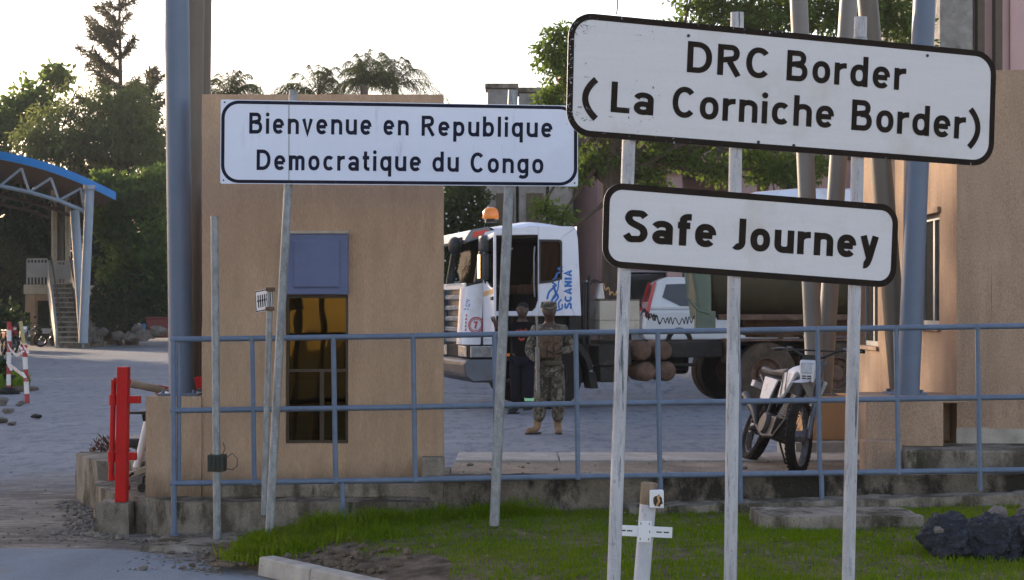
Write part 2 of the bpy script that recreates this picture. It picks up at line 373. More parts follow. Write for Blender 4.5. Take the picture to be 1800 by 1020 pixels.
def camo(name):
    m, nt, b = newmat(name)
    tc = nt.nodes.new("ShaderNodeTexCoord").outputs['Object']
    n = noise_node(nt, tc, 14, 2, .5); n2 = noise_node(nt, tc, 17, 2, .5, (1,1.3,.8)); n3 = noise_node(nt, tc, 23, 2, .5)
    c = mix(nt, ramp(nt, n.outputs[0], .50, .53), (.115,.095,.066), (.045,.044,.028))
    c = mix(nt, ramp(nt, n2.outputs[0], .56, .59), c, (.19,.17,.135))
    c = mix(nt, ramp(nt, n3.outputs[0], .61, .63), c, (.022,.02,.016))
    nt.links.new(c, b.inputs['Base Color']); b.inputs['Roughness'].default_value = .9
    return m
MT['camo'] = camo('camouflage_cloth')
MT['vest'] = M('tan_vest_cloth', (.13,.085,.057), .9, 0, .25, 18, None, .3, 60, None, [((.09,.065,.045), 14, .54, .58, None)], .15)
def stripes(name, a, b_, period, off=0):
    m, nt, b = newmat(name)
    tc = nt.nodes.new("ShaderNodeTexCoord").outputs['Object']
    sp = nt.nodes.new("ShaderNodeSeparateXYZ"); nt.links.new(tc, sp.inputs[0])
    def mth(op, i, v):
        n = nt.nodes.new("ShaderNodeMath"); n.operation = op; nt.links.new(i, n.inputs[0]); n.inputs[1].default_value = v; return n.outputs[0]
    f = mth('LESS_THAN', mth('FRACT', mth('ADD', mth('DIVIDE', sp.outputs[2], period), off), 0), .5)
    n = noise_node(nt, tc, 9, 6, .7)
    nt.links.new(mix(nt, ramp(nt, n.outputs[0], .56, .72), mix(nt, f, a, b_), (.42,.34,.30)), b.inputs['Base Color'])
    b.inputs['Roughness'].default_value = .6
    return m
MT['redwhite'] = stripes('red_and_white_bands', (.66,.62,.58), (.36,.03,.03), .44, .1)
MT['leaf_mid'] = leafmat('mid_green_leaves', (.042,.076,.022), (.125,.18,.055), .45, .6)
MT['leaf_dark'] = leafmat('dark_green_leaves', (.018,.034,.012), (.05,.080,.026), .5, .3)
MT['leaf_fine'] = leafmat('olive_fine_leaves', (.05,.072,.03), (.155,.18,.075), .35, .6)
MT['leaf_conifer'] = leafmat('dull_needle_leaves', (.05,.05,.032), (.10,.094,.058), .5, .3)
MT['leaf_centre'] = leafmat('fresh_green_leaves', (.036,.070,.016), (.12,.17,.042), .7, .55)
MT['leaf_palm'] = leafmat('palm_leaves', (.03,.042,.018), (.07,.085,.036), .5, .35)
MT['leaf_hedge'] = leafmat('hedge_leaves', (.018,.03,.014), (.05,.07,.028), .8, .3)
MT['grass'] = leafmat('grass_blades', (.022,.058,.002), (.15,.235,.006), 34, .5, (.26,.22,.05), ((.17,.165,.04), 1.5, .52, .74))
MT['grass_bright'] = leafmat('bright_grass_blades', (.10,.17,.02), (.18,.26,.03), 1.6, .4)
MT['petal'] = M('pale_petals', (.62,.60,.58), .8, 0, .1, 5, None, 0, 40, None, [], .2)
MT['heather'] = leafmat('reddish_plant_leaves', (.035,.035,.02), (.12,.06,.05), 4, .3)

# ------------------------------------------------------------------ ground materials
def ground_mat():
    m, nt, b = newmat('worn_asphalt_and_dust')
    tc = nt.nodes.new("ShaderNodeTexCoord").outputs['Object']
    n1 = noise_node(nt, tc, .35, 8, .65, (1, .45, 1)); n2 = noise_node(nt, tc, 5, 8, .7, (1, .35, 1)); n3 = noise_node(nt, tc, 45, 4, .7)
    col = mix(nt, ramp(nt, n1.outputs[0], .35, .65), (.170,.178,.192), (.232,.240,.254))
    n7 = noise_node(nt, tc, 1.6, 10, .75, (.5, .9, 1)); n8 = noise_node(nt, tc, 3.5, 10, .8, (.25, 1, 1))
    col = mix(nt, ramp(nt, n2.outputs[0], .50, .60), col, (.125,.133,.165))
    col = mix(nt, ramp(nt, n7.outputs[0], .56, .66), col, (.28,.29,.31))
    col = mix(nt, ramp(nt, n8.outputs[0], .59, .64), col, (.095,.10,.11))
    col = mix(nt, ramp(nt, n3.outputs[0], .55, .64), col, (.30,.30,.31))
    n11 = noise_node(nt, tc, 24, 6, .8, (.7,1,1)); col = mix(nt, ramp(nt, n11.outputs[0], .55, .63), col, (.09,.092,.105))
    n12 = noise_node(nt, tc, .55, 9, .75, (.4,1,1)); col = mix(nt, ramp(nt, n12.outputs[0], .58, .72), col, (.125,.13,.14))
    # dry earth worn onto the apron beside the gate, edge broken up by noise
    sp = nt.nodes.new("ShaderNodeSeparateXYZ"); nt.links.new(tc, sp.inputs[0])
    ad = nt.nodes.new("ShaderNodeMath"); ad.operation = 'MULTIPLY_ADD'
    nt.links.new(n1.outputs[0], ad.inputs[0]); ad.inputs[1].default_value = -9.0; nt.links.new(sp.outputs[1], ad.inputs[2])
    near = ramp(nt, ad.outputs[0], 13.6, 10.6)
    n4 = noise_node(nt, tc, 1.5, 10, .72, (.5,1,1)); n6 = noise_node(nt, tc, 9, 9, .8, (.45,1,1)); n9 = noise_node(nt, tc, 30, 6, .8, (.6,1,1)); n10 = noise_node(nt, tc, 1.0, 9, .8, (.5,1,1))
    earth = mix(nt, ramp(nt, n4.outputs[0], .40, .60), (.075,.066,.056), (.25,.22,.185))
    earth = mix(nt, ramp(nt, n6.outputs[0], .53, .60), earth, (.055,.048,.04))
    earth = mix(nt, ramp(nt, n6.outputs[0], .44, .38), earth, (.29,.255,.22))
    earth = mix(nt, ramp(nt, n9.outputs[0], .56, .64), earth, (.05,.045,.04))
    earth = mix(nt, ramp(nt, n10.outputs[0], .52, .60), earth, (.075,.067,.058))
    col = mix(nt, near, col, earth)
    # cracks
    v = nt.nodes.new("ShaderNodeTexVoronoi"); v.feature = 'DISTANCE_TO_EDGE'; v.inputs['Scale'].default_value = .22
    dm = nt.nodes.new("ShaderNodeMixRGB"); dm.blend_type = 'ADD'; dm.inputs[0].default_value = .5
    n5 = noise_node(nt, tc, 1.2, 5, .7); nt.links.new(tc, dm.inputs[1]); nt.links.new(n5.outputs[1], dm.inputs[2])
    nt.links.new(dm.outputs[0], v.inputs['Vector'])
    col = mix(nt, ramp(nt, v.outputs['Distance'], .002, .0), col, (.09,.088,.085))
    nt.links.new(col, b.inputs['Base Color']); b.inputs['Roughness'].default_value = .9; b.inputs['Specular IOR Level'].default_value = .25
    bn = noise_node(nt, tc, 8, 8, .75); bp = nt.nodes.new("ShaderNodeBump"); bp.inputs['Strength'].default_value = .6; bp.inputs['Distance'].default_value = .03
    nt.links.new(bn.outputs[0], bp.inputs['Height']); nt.links.new(bp.outputs[0], b.inputs['Normal'])
    return m
MT['ground'] = ground_mat()
def road_dirt(m):
    nt = m.node_tree; b = nt.nodes["Principled BSDF"]; tc = nt.nodes.new("ShaderNodeTexCoord").outputs['Object']
    old = b.inputs['Base Color'].links[0].from_socket
    sp = nt.nodes.new("ShaderNodeSeparateXYZ"); nt.links.new(tc, sp.inputs[0])
    n = noise_node(nt, tc, 3.0, 9, .75, (1,1.4,1)); n2 = noise_node(nt, tc, 14, 8, .75, (.6,1,1))
    a = nt.nodes.new("ShaderNodeMath"); a.operation = 'MULTIPLY_ADD'; nt.links.new(n.outputs[0], a.inputs[0]); a.inputs[1].default_value = 1.6; nt.links.new(sp.outputs[0], a.inputs[2])
    d = nt.nodes.new("ShaderNodeMath"); d.operation = 'MULTIPLY_ADD'; nt.links.new(sp.outputs[1], d.inputs[0]); d.inputs[1].default_value = .9; nt.links.new(a.outputs[0], d.inputs[2])
    earth = mix(nt, ramp(nt, n2.outputs[0], .4, .6), (.075,.065,.054), (.19,.165,.14))
    nt.links.new(mix(nt, ramp(nt, d.outputs[0], 8.75, 9.25), old, earth), b.inputs['Base Color'])
road_dirt(MT['asphalt_front'])
# ------------------------------------------------------------------ stroke lettering
def arc(cx, cy, rx, ry, a0, a1, n=12, e=2.0):
    out = []
    for i in range(n+1):
        a = R(a0 + (a1-a0)*i/n); c, s_ = math.cos(a), math.sin(a)
        k = 1.0 if e == 2 else (abs(c)**e + abs(s_)**e) ** (-1/e)
        out.append((cx + rx*c*k, cy + ry*s_*k))
    return out
def crom(p, n=5):
    q = [p[0]] + p + [p[-1]]; out = []
    for i in range(1, len(q)-2):
        for k in range(n):
            t = k/n
            out.append(tuple(.5*((2*q[i][j]) + (-q[i-1][j]+q[i+1][j])*t + (2*q[i-1][j]-5*q[i][j]+4*q[i+1][j]-q[i+2][j])*t*t
                        + (-q[i-1][j]+3*q[i][j]-3*q[i+1][j]+q[i+2][j])*t**3) for j in (0,1)))
    return out + [p[-1]]
def glyphs(t):
    h = t/2; Xh = .73; W = .60; G = {}
    oc = (W/2, Xh/2, W/2-h, Xh/2-h); e = 2.35
    O = arc(*oc, 0, 360, 28, e)
    def dot(x): return arc(x, .91, t*.30, t*.30, 0, 360, 14)
    G['o'] = (W, [O])
    stem_l = [(h,0),(h,Xh)]; stem_r = [(W-h,0),(W-h,Xh)]
    G['b'] = (W, [[(h,0),(h,1.0)], O]); G['d'] = (W, [[(W-h,0),(W-h,1.0)], O])
    G['p'] = (W, [[(h,-.27),(h,Xh)], O]); G['q'] = (W, [[(W-h,-.27),(W-h,Xh)], O])
    G['l'] = (t, [[(h,0),(h,1.0)]])
    G['i'] = (t, [[(h,0),(h,Xh)], ('dot', h)])
    G['c'] = (W*.94, [arc(W/2, Xh/2, W/2-h, Xh/2-h, 44, 316, 22, e)])
    G['e'] = (W, [[(h*.9, Xh*.50),(W-h*1.05, Xh*.50)], arc(*oc, 4, 318, 26, e)])
    arch = arc(W/2, Xh-.27, W/2-h, .27-h, 180, 0, 12, 2.3)
    G['n'] = (W*.98, [stem_l, [(h, Xh-.3)] + arch + [(W-h,0)]])
    G['h'] = (W*.98, [[(h,0),(h,1.0)], [(h, Xh-.3)] + arch + [(W-h,0)]])
    archu = arc(W/2, .27, W/2-h, .27-h, 180, 360, 12, 2.3)
    G['u'] = (W*.98, [stem_r, [(h,Xh)] + archu + [(W-h,.3)]])
    w2 = .50
    a1 = arc(w2/2, Xh-.24, w2/2-h, .24-h, 180, 0, 10, 2.3); a2 = [(x+w2-t, y) for x, y in a1]
    G['m'] = (2*w2-t, [stem_l, [(h,Xh-.3)] + a1 + [(w2-h,0)], [(w2-h,Xh-.3)] + a2 + [(2*w2-t-h,0)]])
    G['v'] = (.58, [[(h*.95,Xh),(.29,h*.3),(.58-h*.95,Xh)]])
    G['y'] = (.58, [[(h*.95,Xh),(.30,.02)], [(.58-h*.95,Xh),(.30,.0),(.25,-.13)] + arc(.14,-.10,.10,.12,-20,-100,6)])
    G['r'] = (.40, [stem_l, [(h,Xh-.33)] + arc(.36, Xh-.29, .36-h, .29-h, 180, 88, 10)+[(.41,Xh-h)]])
    G['t'] = (.37, [[(.15,.95),(.15,.2)] + arc(.30,.22,.15,.22-h,180,272,8)+[(.37,h)], [(0,Xh-h),(.35,Xh-h)]])
    G['f'] = (.37, [[(.15,0),(.15,.78)] + arc(.31,.79,.16,.21-h,180,92,8)+[(.38,1-h)], [(0,Xh-h),(.35,Xh-h)]])
    G['a'] = (.57, [[(.07,.53)] + arc(.27,.50,.20,Xh-h-.50,150,90,6)[0:] + arc(.27,.50,.57-h-.27,Xh-h-.50,80,0,8) + [(.57-h,0)],
                    arc(.27,.215,.27-h,.215-h*.9,0,360,22,2.2)])
    G['g'] = (W, [O, [(W-h,Xh),(W-h,-.02)] + arc(W/2,-.04,W/2-h,.235-h,0,-145,12)])
    G['L'] = (.52, [[(h,0),(h,1)], [(h,h),(.54,h)]])
    G['D'] = (.74, [[(h,0),(h,1)], [(h,1-h),(.30,1-h)] + arc(.30,.5,.74-h-.30,.5-h,90,-90,18,2.2) + [(h,h)]])
    G['R'] = (.70, [[(h,0),(h,1)], [(h,1-h),(.40,1-h)] + arc(.40,.74-h*.15,.66-h-.40,.26-h*.85,90,-90,12,2.2) + [(h,.48)], [(.36,.46),(.635,0)]])
    G['B'] = (.70, [[(h,0),(h,1)], [(h,1-h),(.38,1-h)] + arc(.38,.765-h*.25,.64-h-.38,.235-h*.75,90,-90,12,2.2) + [(h,.53)],
                    [(.30,.53),(.40,.53)] + arc(.40,.265+h*.5,.70-h-.40,.265-h*.5,90,-90,12,2.2) + [(h,h)]])
    G['C'] = (.72, [arc(.38,.5,.38-h,.5-h,42,318,28,2.15)])
    G['S'] = (.62, [crom([(.555,.80),(.46,.89),(.31,1-h),(.16,.88),(.10,.74),(.18,.61),(.33,.53),(.48,.44),(.535,.28),(.46,.13),(.30,h),(.15,.11),(.045,.24)])])
    G['J'] = (.46, [[(.46-h,1),(.46-h,.28)] + arc(.22,.27,.24-h,.27-h,0,-130,12)])
    G['N'] = (.68, [[(h,0),(h,1)], [(h,1-h*.6),(.68-h,h*.6)], [(.68-h,0),(.68-h,1)]])
    G['A'] = (.72, [[(h*.8,0),(.36,1-h*.4),(.72-h*.8,0)], [(.16,.30),(.56,.30)]])
    G['I'] = (t, [[(h,0),(h,1)]])
    G['7'] = (.55, [[(0,1-h),(.53-h,1-h),(.20,0)]])
    return G
GAP = {'r': -.04, 'v': -.03, 'y': -.03, 't': -.02, 'f': -.03, 'L': -.04, 'a': .02, 'J':.02}
def ribbon(mb, pts, t, z, to3):
    n = len(pts); L = []; Rr = []
    for i in range(n):
        p = Vector(pts[i]); d0 = d1 = None
        if i > 0: d0 = (p - Vector(pts[i-1]))
        if i < n-1: d1 = (Vector(pts[i+1]) - p)
        if d0 is not None and d0.length < 1e-6: d0 = None
        if d1 is not None and d1.length < 1e-6: d1 = None
        if i == 0 and (Vector(pts[0])-Vector(pts[-1])).length < 1e-5: d0 = Vector(pts[-1])-Vector(pts[-2])
        if i == n-1 and (Vector(pts[0])-Vector(pts[-1])).length < 1e-5: d1 = Vector(pts[1])-Vector(pts[0])
        ds = [x.normalized() for x in (d0, d1) if x is not None]
        if not ds: continue
        d = (ds[0] + ds[-1])
        if d.length < 1e-3: d = ds[0]
        d.normalize(); k = 1/max(.5, d.dot(ds[0])); nn = Vector((-d.y, d.x))*(t/2*k)
        L.append(p + nn); Rr.append(p - nn)
    m = len(L)
    mb.add([to3(q.x, q.y, z) for q in L] + [to3(q.x, q.y, z) for q in Rr], [(m+i, m+i+1, i+1, i) for i in range(m-1)])
def word_strokes(txt, t, space):
    G = glyphs(t); x = 0; S = []
    for ch in txt:
        w, strokes = G[ch]
        x += GAP.get(ch, 0)*.5 if S else 0
        for s_ in strokes:
            if s_[0] == 'dot': S.append(('dot', x + s_[1]))
            else: S.append([(x+a, b) for a, b in s_])
        x += w + space + GAP.get(ch, 0)*.5
    return x - space - GAP.get(txt[-1], 0)*.5, S
def letter(mb, txt, t, space, a0, a1, to3, z0=.0, dz=.00012):
    """a0=(x,y), a1=(x,y) baseline ends; a third number gives the cap height; to3(x,y,z)"""
    W, S = word_strokes(txt, t, space)
    cap = a0[2]; sx = (a1[0]-a0[0])/W; sl = (a1[1]-a0[1])/(a1[0]-a0[0])
    def m3(x, y, z): return to3(a0[0]+x*sx, a0[1]+x*sx*sl+y*cap, z)
    for i, s_ in enumerate(S):
        z = z0 + dz*(i % 4)
        if s_[0] == 'dot':
            q = arc(s_[1], .915, t*.56, t*.56, 0, 360, 16)[:-1]
            mb.add([m3(x, y, z) for x, y in q], [tuple(range(len(q)))])
        else: ribbon(mb, s_, t, z, m3)

# ------------------------------------------------------------------ sign helper
class Plane:
    """a flat sign: two reference points fix the horizontal edge, then photo pixels can be read as places on the sheet"""
    def __init__(s, pl, pr, up_hint):
        s.o = pl; s.u = (pr-pl).normalized()
        n = s.u.cross(up_hint).normalized()
        s.n = n if n.y < 0 else -n
        s.v = s.n.cross(s.u); 
        if s.v.z < 0: s.v = -s.v
    def px(s, x, y):
        d = Vector(((x-CX)/F, 1, -(y-HY)/F)); e = Vector((0,0,EYE))
        t = (s.o - e).dot(s.n)/d.dot(s.n); w = e + d*t - s.o
        return (w.dot(s.u), w.dot(s.v))
    def to3(s, a, b, c=0): return s.o + s.u*a + s.v*b + s.n*c
def rrect(x0, x1, y0, y1, r, n=8):
    p = []
    for cx, cy, a in ((x1-r, y1-r, 0), (x0+r, y1-r, 90), (x0+r, y0+r, 180), (x1-r, y0+r, 270)):
        p += arc(cx, cy, r, r, a, a+90, n)
    return p
def ring(mb, outer, inner, to3, c0, c1):
    n = len(outer)
    vs = [to3(a, b, c1) for a, b in outer] + [to3(a, b, c1) for a, b in inner] + [to3(a, b, c0) for a, b in outer] + [to3(a, b, c0) for a, b in inner]
    fs = []
    for i in range(n):
        j = (i+1) % n
        fs += [(i, j, n+j, n+i), (2*n+i, 2*n+j, j, i), (n+i, n+j, 3*n+j, 3*n+i)]
    mb.add(vs, fs)

def roughen(o, L=.07, amp=.010, sc=7.0):
    bm = bmesh.new(); bm.from_mesh(o.data); bmesh.ops.triangulate(bm, faces=bm.faces)
    for _ in range(8):
        e = [x for x in bm.edges if x.calc_length() > L]
        if not e or len(bm.verts) > 40000: break
        bmesh.ops.subdivide_edges(bm, edges=e, cuts=1); bmesh.ops.triangulate(bm, faces=[f for f in bm.faces if len(f.verts) > 4])
    bm.normal_update()
    for v in bm.verts:
        k = mnoise.noise(v.co*sc)*1.0 + mnoise.noise(v.co*sc*3.1)*.6
        v.co += v.normal*amp*k
    bm.to_mesh(o.data); bm.free()
    for md in list(o.modifiers): o.modifiers.remove(md)
    for q in o.data.polygons: q.use_smooth = True
    try: o.data.set_sharp_from_angle(angle=R(50))
    except Exception: pass
    return o
# ================================================================== SETTING
def hz(x, y):      # height of the grass bank
    dk = (x*0.78 + y*0.625) - (-1.63*0.78 + 10.9*0.625)      # distance in from the kerb line
    dl = x + 1.95                                             # distance in from the dirt at its left end
    top = .175 + .026*x + .006*(y-10.5)
    k = max(0, min(1, min(dk/.9, (dl+.1)/.8)))
    k = k*k*(3-2*k)
    return .05 + (top-.05)*k + .012*mnoise.noise((x*2.1, y*2.1, 0))
MBx = MB()
MBx.add([(-400,-60,0),(400,-60,0),(400,700,0),(-400,700,0)], [(0,1,2,3)])
struct(MBx.build('ground', MT['ground']))
m = MB()
edge = [(-9,12.05),(-4,12.12),(-2.75,12.05),(-2.2,11.6),(-1.9,11.25),(-1.72,10.9)]
pts = [(x, y, .004) for x, y in edge] + [(-1.6,10.8,.004),(-.5,9.4,.004),(1.2,7.2,.004),(1.2,2,.004),(-9,2,.004)]
m.add(pts, [tuple(range(len(pts)))])
struct(m.build('road', MT['asphalt_front']))
# pale worn line across the far road
m = MB(); m.grid(lambda u, v: (-19+u*14, 38.5+u*5.0+v*.25, .004), 10, 1)
struct(m.build('road_marking', MT['concrete_pale']))
# road rising to the back yard
m = MB()
m.add([(-2,34,.004),(20,34,.004),(20,40,.60),(-2,40,.60),(20,75,.62),(-2,75,.62)], [(0,1,2,3),(3,2,4,5)])
struct(m.build('rising_road', MT['ground']))
# grass bank
m = MB(); m.grid(lambda u, v: ((-2.05+u*10.4), (6.5+v*6.1), hz(-2.05+u*10.4, 6.5+v*6.1) if (-2.05+u*10.4)*.78+(6.5+v*6.1)*.625 > 5.63 else -.05), 150, 90)
struct(m.build('earth_bank', MT['soil'], smooth=True))
# kerb
m = MB()
a = Vector((-1.63,10.9,0)); d = Vector((.625,-.78,0)); nrm = Vector((.78,.625,0))
for i in range(6):
    s0, s1 = i*.62, (i+1)*.62 - .008
    p0, p1 = a + d*s0, a + d*s1
    z1 = .115
    q = [p0, p1, p1+nrm*.13, p0+nrm*.13]
    m.hexa([(*x.xy, -.03) for x in q] + [(*x.xy, z1) for x in (p0+nrm*.015, p1+nrm*.015, p1+nrm*.13, p0+nrm*.13)])
struct(m.build('kerb', MT['concrete_pale'], bevel=.012))
# raised pavement at the gate
m = MB()
low = [(-3.50,14.4),(-3.42,13.95),(-3.24,13.5),(-3.10,13.28),(-2.93,13.2),(-2.88,13.0),(-2.52,12.62),(-.55,12.62),(-.55,15.4),(-3.5,15.4)]
m.prism(low, lambda a,b,c: (a,b,c), -.05, .27)
up = [(-3.90,15.25),(-3.50,14.4),(-2.0,14.42),(-2.0,15.42),(-3.9,15.42)]
m.prism(up, lambda a,b,c: (a,b,c), -.04, .41)
struct(roughen(m.build('raised_pavement', MT['concrete']), .09, .012))
m = MB(); m.box(-.548,6.5,12.86,16.25,-.05,.24); struct(m.build('pavement', MT['slab_top']))
m = MB()
for i in range(7):
    m.box(-.54+i*1.0, .45+i*1.0, 16.253, 17.12, -.05, .262)
struct(m.build('pavement_edge', MT['concrete_pale'], bevel=.015))
m = MB(); m.hexa([(-2.62,11.95,-.02),(-1.75,11.75,-.02),(-1.7,12.6,-.02),(-2.55,12.6,-.02),(-2.6,11.97,.035),(-1.75,11.8,.05),(-1.7,12.6,.06),(-2.53,12.6,.04)])
struct(roughen(m.build('concrete_pad', MT['concrete']), .06, .012))

# ------------------------------------------------------------------ walls
def holed(mb, axis, xs, zs, y0, y1, holes):
    """a wall in the x-z plane (axis x) or y-z plane (axis y) with square holes (x0,x1,z0,z1), thickness y0..y1"""
    xs = sorted(set(xs + [h[i] for h in holes for i in (0,1)])); zs = sorted(set(zs + [h[i] for h in holes for i in (2,3)]))
    def pt(x, y, z): return (x, y, z) if axis == 'x' else (y, x, z)
    solid = lambda i, j: 0 <= i < len(xs)-1 and 0 <= j < len(zs)-1 and not any(h[0] <= (xs[i]+xs[i+1])/2 <= h[1] and h[2] <= (zs[j]+zs[j+1])/2 <= h[3] for h in holes)
    for i in range(len(xs)-1):
        for j in range(len(zs)-1):
            if not solid(i, j): continue
            a, b, c, d = xs[i], xs[i+1], zs[j], zs[j+1]
            mb.add([pt(a,y0,c),pt(b,y0,c),pt(b,y0,d),pt(a,y0,d)], [(0,1,2,3)])
            mb.add([pt(a,y1,c),pt(a,y1,d),pt(b,y1,d),pt(b,y1,c)], [(0,1,2,3)])
            if not solid(i-1, j): mb.add([pt(a,y0,c),pt(a,y0,d),pt(a,y1,d),pt(a,y1,c)], [(0,1,2,3)])
            if not solid(i+1, j): mb.add([pt(b,y0,c),pt(b,y1,c),pt(b,y1,d),pt(b,y0,d)], [(0,1,2,3)])
            if not solid(i, j-1): mb.add([pt(a,y0,c),pt(a,y1,c),pt(b,y1,c),pt(b,y0,c)], [(0,1,2,3)])
            if not solid(i, j+1): mb.add([pt(a,y0,d),pt(b,y0,d),pt(b,y1,d),pt(a,y1,d)], [(0,1,2,3)])
def merged(mb, name, mat, parent, bevel=0):
    o = mb.build(name, mat, parent, fix=False)
    bm = bmesh.new(); bm.from_mesh(o.data)
    bmesh.ops.remove_doubles(bm, verts=bm.verts, dist=1e-4); bmesh.ops.recalc_face_normals(bm, faces=bm.faces)
    bm.to_mesh(o.data); bm.free()
    if bevel:
        b = o.modifiers.new("bevel", 'BEVEL'); b.width = bevel; b.segments = 2; b.limit_method = 'ANGLE'; b.angle_limit = R(40)
    return o
Dw = 13.0
wx0, wx1 = X(355,Dw), X(778,Dw)
th = thing('guard_booth', 'tan rendered guard booth with tall amber window and blue panel, behind the fence', 'booth', ((wx0+wx1)/2, Dw, .27))
m = MB(); wz = Z(166,Dw)
gx0, gx1, gz0, gz1 = X(502,Dw), X(612,Dw), Z(780,Dw), Z(519,Dw)
holed(m, 'x', [wx0, wx1], [.268, wz], Dw, Dw+.25, [(gx0,gx1,gz0,gz1)])
roughen(merged(m, 'wall', MT['stucco'], th), .12, .004, 4.0)
m = MB(); rx0, rx1 = gx0-.25, gx1+.2
m.box(rx0, rx0+.12, Dw+.252, 15.3, .272, 2.7); m.box(rx1-.12, rx1, Dw+.252, 15.3, .272, 2.7); m.box(rx0+.121, rx1-.121, 15.15, 15.3, .272, 2.7)
m.box(rx0, rx1, Dw+.252, 15.3, 2.702, 2.8); m.box(rx0+.121, rx1-.121, Dw+.252, 15.149, .272, .30)
m.build('room', M('brown_room_wall', (.16,.10,.045), .9), th)
m = MB()
m.box(gx0, gx1, Dw+.055, Dw+.07, gz0, gz1)
gl, nt, b = newmat('amber_reflective_film')
tr = nt.nodes.new("ShaderNodeBsdfTransparent"); tr.inputs[0].default_value = (.30,.20,.045,1)
gg = nt.nodes.new("ShaderNodeBsdfGlossy"); gg.inputs[0].default_value = (.75,.55,.16,1); gg.inputs[1].default_value = .03
tcn = nt.nodes.new("ShaderNodeTexCoord").outputs['Object']; nn = noise_node(nt, tcn, 2.6, 2, .5, (1,1,.5))
bpn = nt.nodes.new("ShaderNodeBump"); bpn.inputs['Strength'].default_value = .12; bpn.inputs['Distance'].default_value = .05
nt.links.new(nn.outputs[0], bpn.inputs['Height']); nt.links.new(bpn.outputs[0], gg.inputs['Normal'])
ms = nt.nodes.new("ShaderNodeMixShader"); ms.inputs[0].default_value = .07
nt.links.new(tr.outputs[0], ms.inputs[1]); nt.links.new(gg.outputs[0], ms.inputs[2]); nt.links.new(ms.outputs[0], nt.nodes["Material Output"].inputs[0])
win = m.build('window', gl, th)
m = MB(); fw = .022
m.box(gx0, gx1, Dw+.03, Dw+.052, gz1-fw, gz1); m.box(gx0, gx1, Dw+.03, Dw+.052, gz0, gz0+fw)
m.box(gx0, gx0+fw, Dw+.03, Dw+.052, gz0+fw, gz1-fw); m.box(gx1-fw, gx1, Dw+.03, Dw+.052, gz0+fw, gz1-fw)
mx = X(565,Dw); m.box(mx-.016, mx+.016, Dw+.0301, Dw+.0521, gz0+fw, Z(650,Dw)); m.box(gx0+fw, gx1-fw, Dw+.0302, Dw+.0518, Z(652,Dw)-.01, Z(652,Dw)+.012)
m.build('window_frame', M('dark_brown_frame', (.035,.022,.012), .4), win)
bx0, bx1, bz0, bz1 = X(504,Dw), X(613,Dw), Z(518,Dw), Z(412,Dw)
m = MB(); m.box(bx0, bx1, Dw-.07, Dw-.003, bz0, bz1)
m.box(bx0+.06, bx1-.06, Dw-.082, Dw-.0705, bz0+.05, bz1-.05)
pan = m.build('panel', MT['blue_panel'], th, bevel=.008)
m = MB(); m.box(bx0+.07, bx1-.07, Dw-.088, Dw-.0822, bz0+.06, bz1-.06); m.build('panel_inset', MT['blue_panel'], pan, bevel=.004)
m = MB(); m.box(bx0-.005, bx1+.004, Dw-.08, Dw-.002, bz1+.001, bz1+.022); m.build('panel_cap', MT['concrete_pale'], pan, bevel=.003)
m = MB(); m.box(X(390,12.95), X(757,12.95), 12.93, 12.998, .268, .375); m.box(X(741,12.9), X(781,12.9), 12.86, 12.996, .268, .58)
m.build('plinth', MT['concrete'], th, bevel=.012)
# things inside the booth, seen through the amber pane
t2 = thing('office_table', 'small table with a pale top inside the booth behind the amber window', 'table', (X(560,14), 14.0, .30))
m = MB(); m.box(rx0+.14, rx1-.14, 13.5, 14.4, .66, .69); m.build('table_top', MT['cream'], t2, bevel=.005)
for sx in (rx0+.18, rx1-.18):
    for sy in (13.55, 14.35):
        m = MB(); m.tube([(sx,sy,.3),(sx,sy,.66)], .02, 8); m.build('leg', MT['black_plastic'], t2)
t2 = thing('plastic_drum', 'blue plastic drum standing on the table inside the booth', 'drum', (X(535,13.9), 13.9, .69))
m = MB(); m.lathe((X(535,13.9),13.9,.692), (0,0,1), [(.13,0),(.15,.02),(.15,.18),(.155,.2),(.15,.22),(.15,.38),(.12,.42),(.05,.43),(.05,.46)], 20)
m.build('body', M('blue_plastic', (.02,.10,.28), .5), t2, smooth=True)
m = MB(); m.lathe((X(535,13.9),13.9,1.153), (0,0,1), [(.055,0),(.055,.03)], 12); m.build('cap', MT['white_plastic'], t2)

lw = MB(); lx0 = X(256,12.98)
lw.box(lx0, wx0-.002, 12.98, 13.62, .268, 1.03)
tag(roughen(lw.build('low_wall', MT['stucco']), .10, .004, 4.0), 'low tan rendered wall beside the red gate post, carrying the thick blue column', 'wall')
# stepped stone at the foot of the booth
m = MB(); m.box(X(757,12.8), X(832,12.8), 12.655, 12.95, .2, .445); 
tag(roughen(m.build('stone_block', MT['concrete']), .05, .014), 'rounded concrete block at the right foot of the tan booth wall', 'block')
# retaining wall under the fence
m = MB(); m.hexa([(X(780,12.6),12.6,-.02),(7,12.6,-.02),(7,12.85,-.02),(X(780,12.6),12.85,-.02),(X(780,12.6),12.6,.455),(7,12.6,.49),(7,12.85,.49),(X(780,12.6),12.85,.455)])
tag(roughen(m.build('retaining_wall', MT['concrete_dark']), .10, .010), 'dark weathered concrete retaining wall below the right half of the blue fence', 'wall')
m = MB(); 
xa, xb = X(1105,12.35), 6.8
m.hexa([(xa,12.33,0),(xb,12.33,0),(xb,12.597,0),(xa,12.597,0),(xa,12.33,.26),(xb,12.33,.455),(xb,12.597,.46),(xa,12.597,.265)])
tag(roughen(m.build('footing_ledge', MT['concrete']), .08, .016), 'rough sloping concrete ledge at the foot of the dark retaining wall, above the grass', 'ledge')
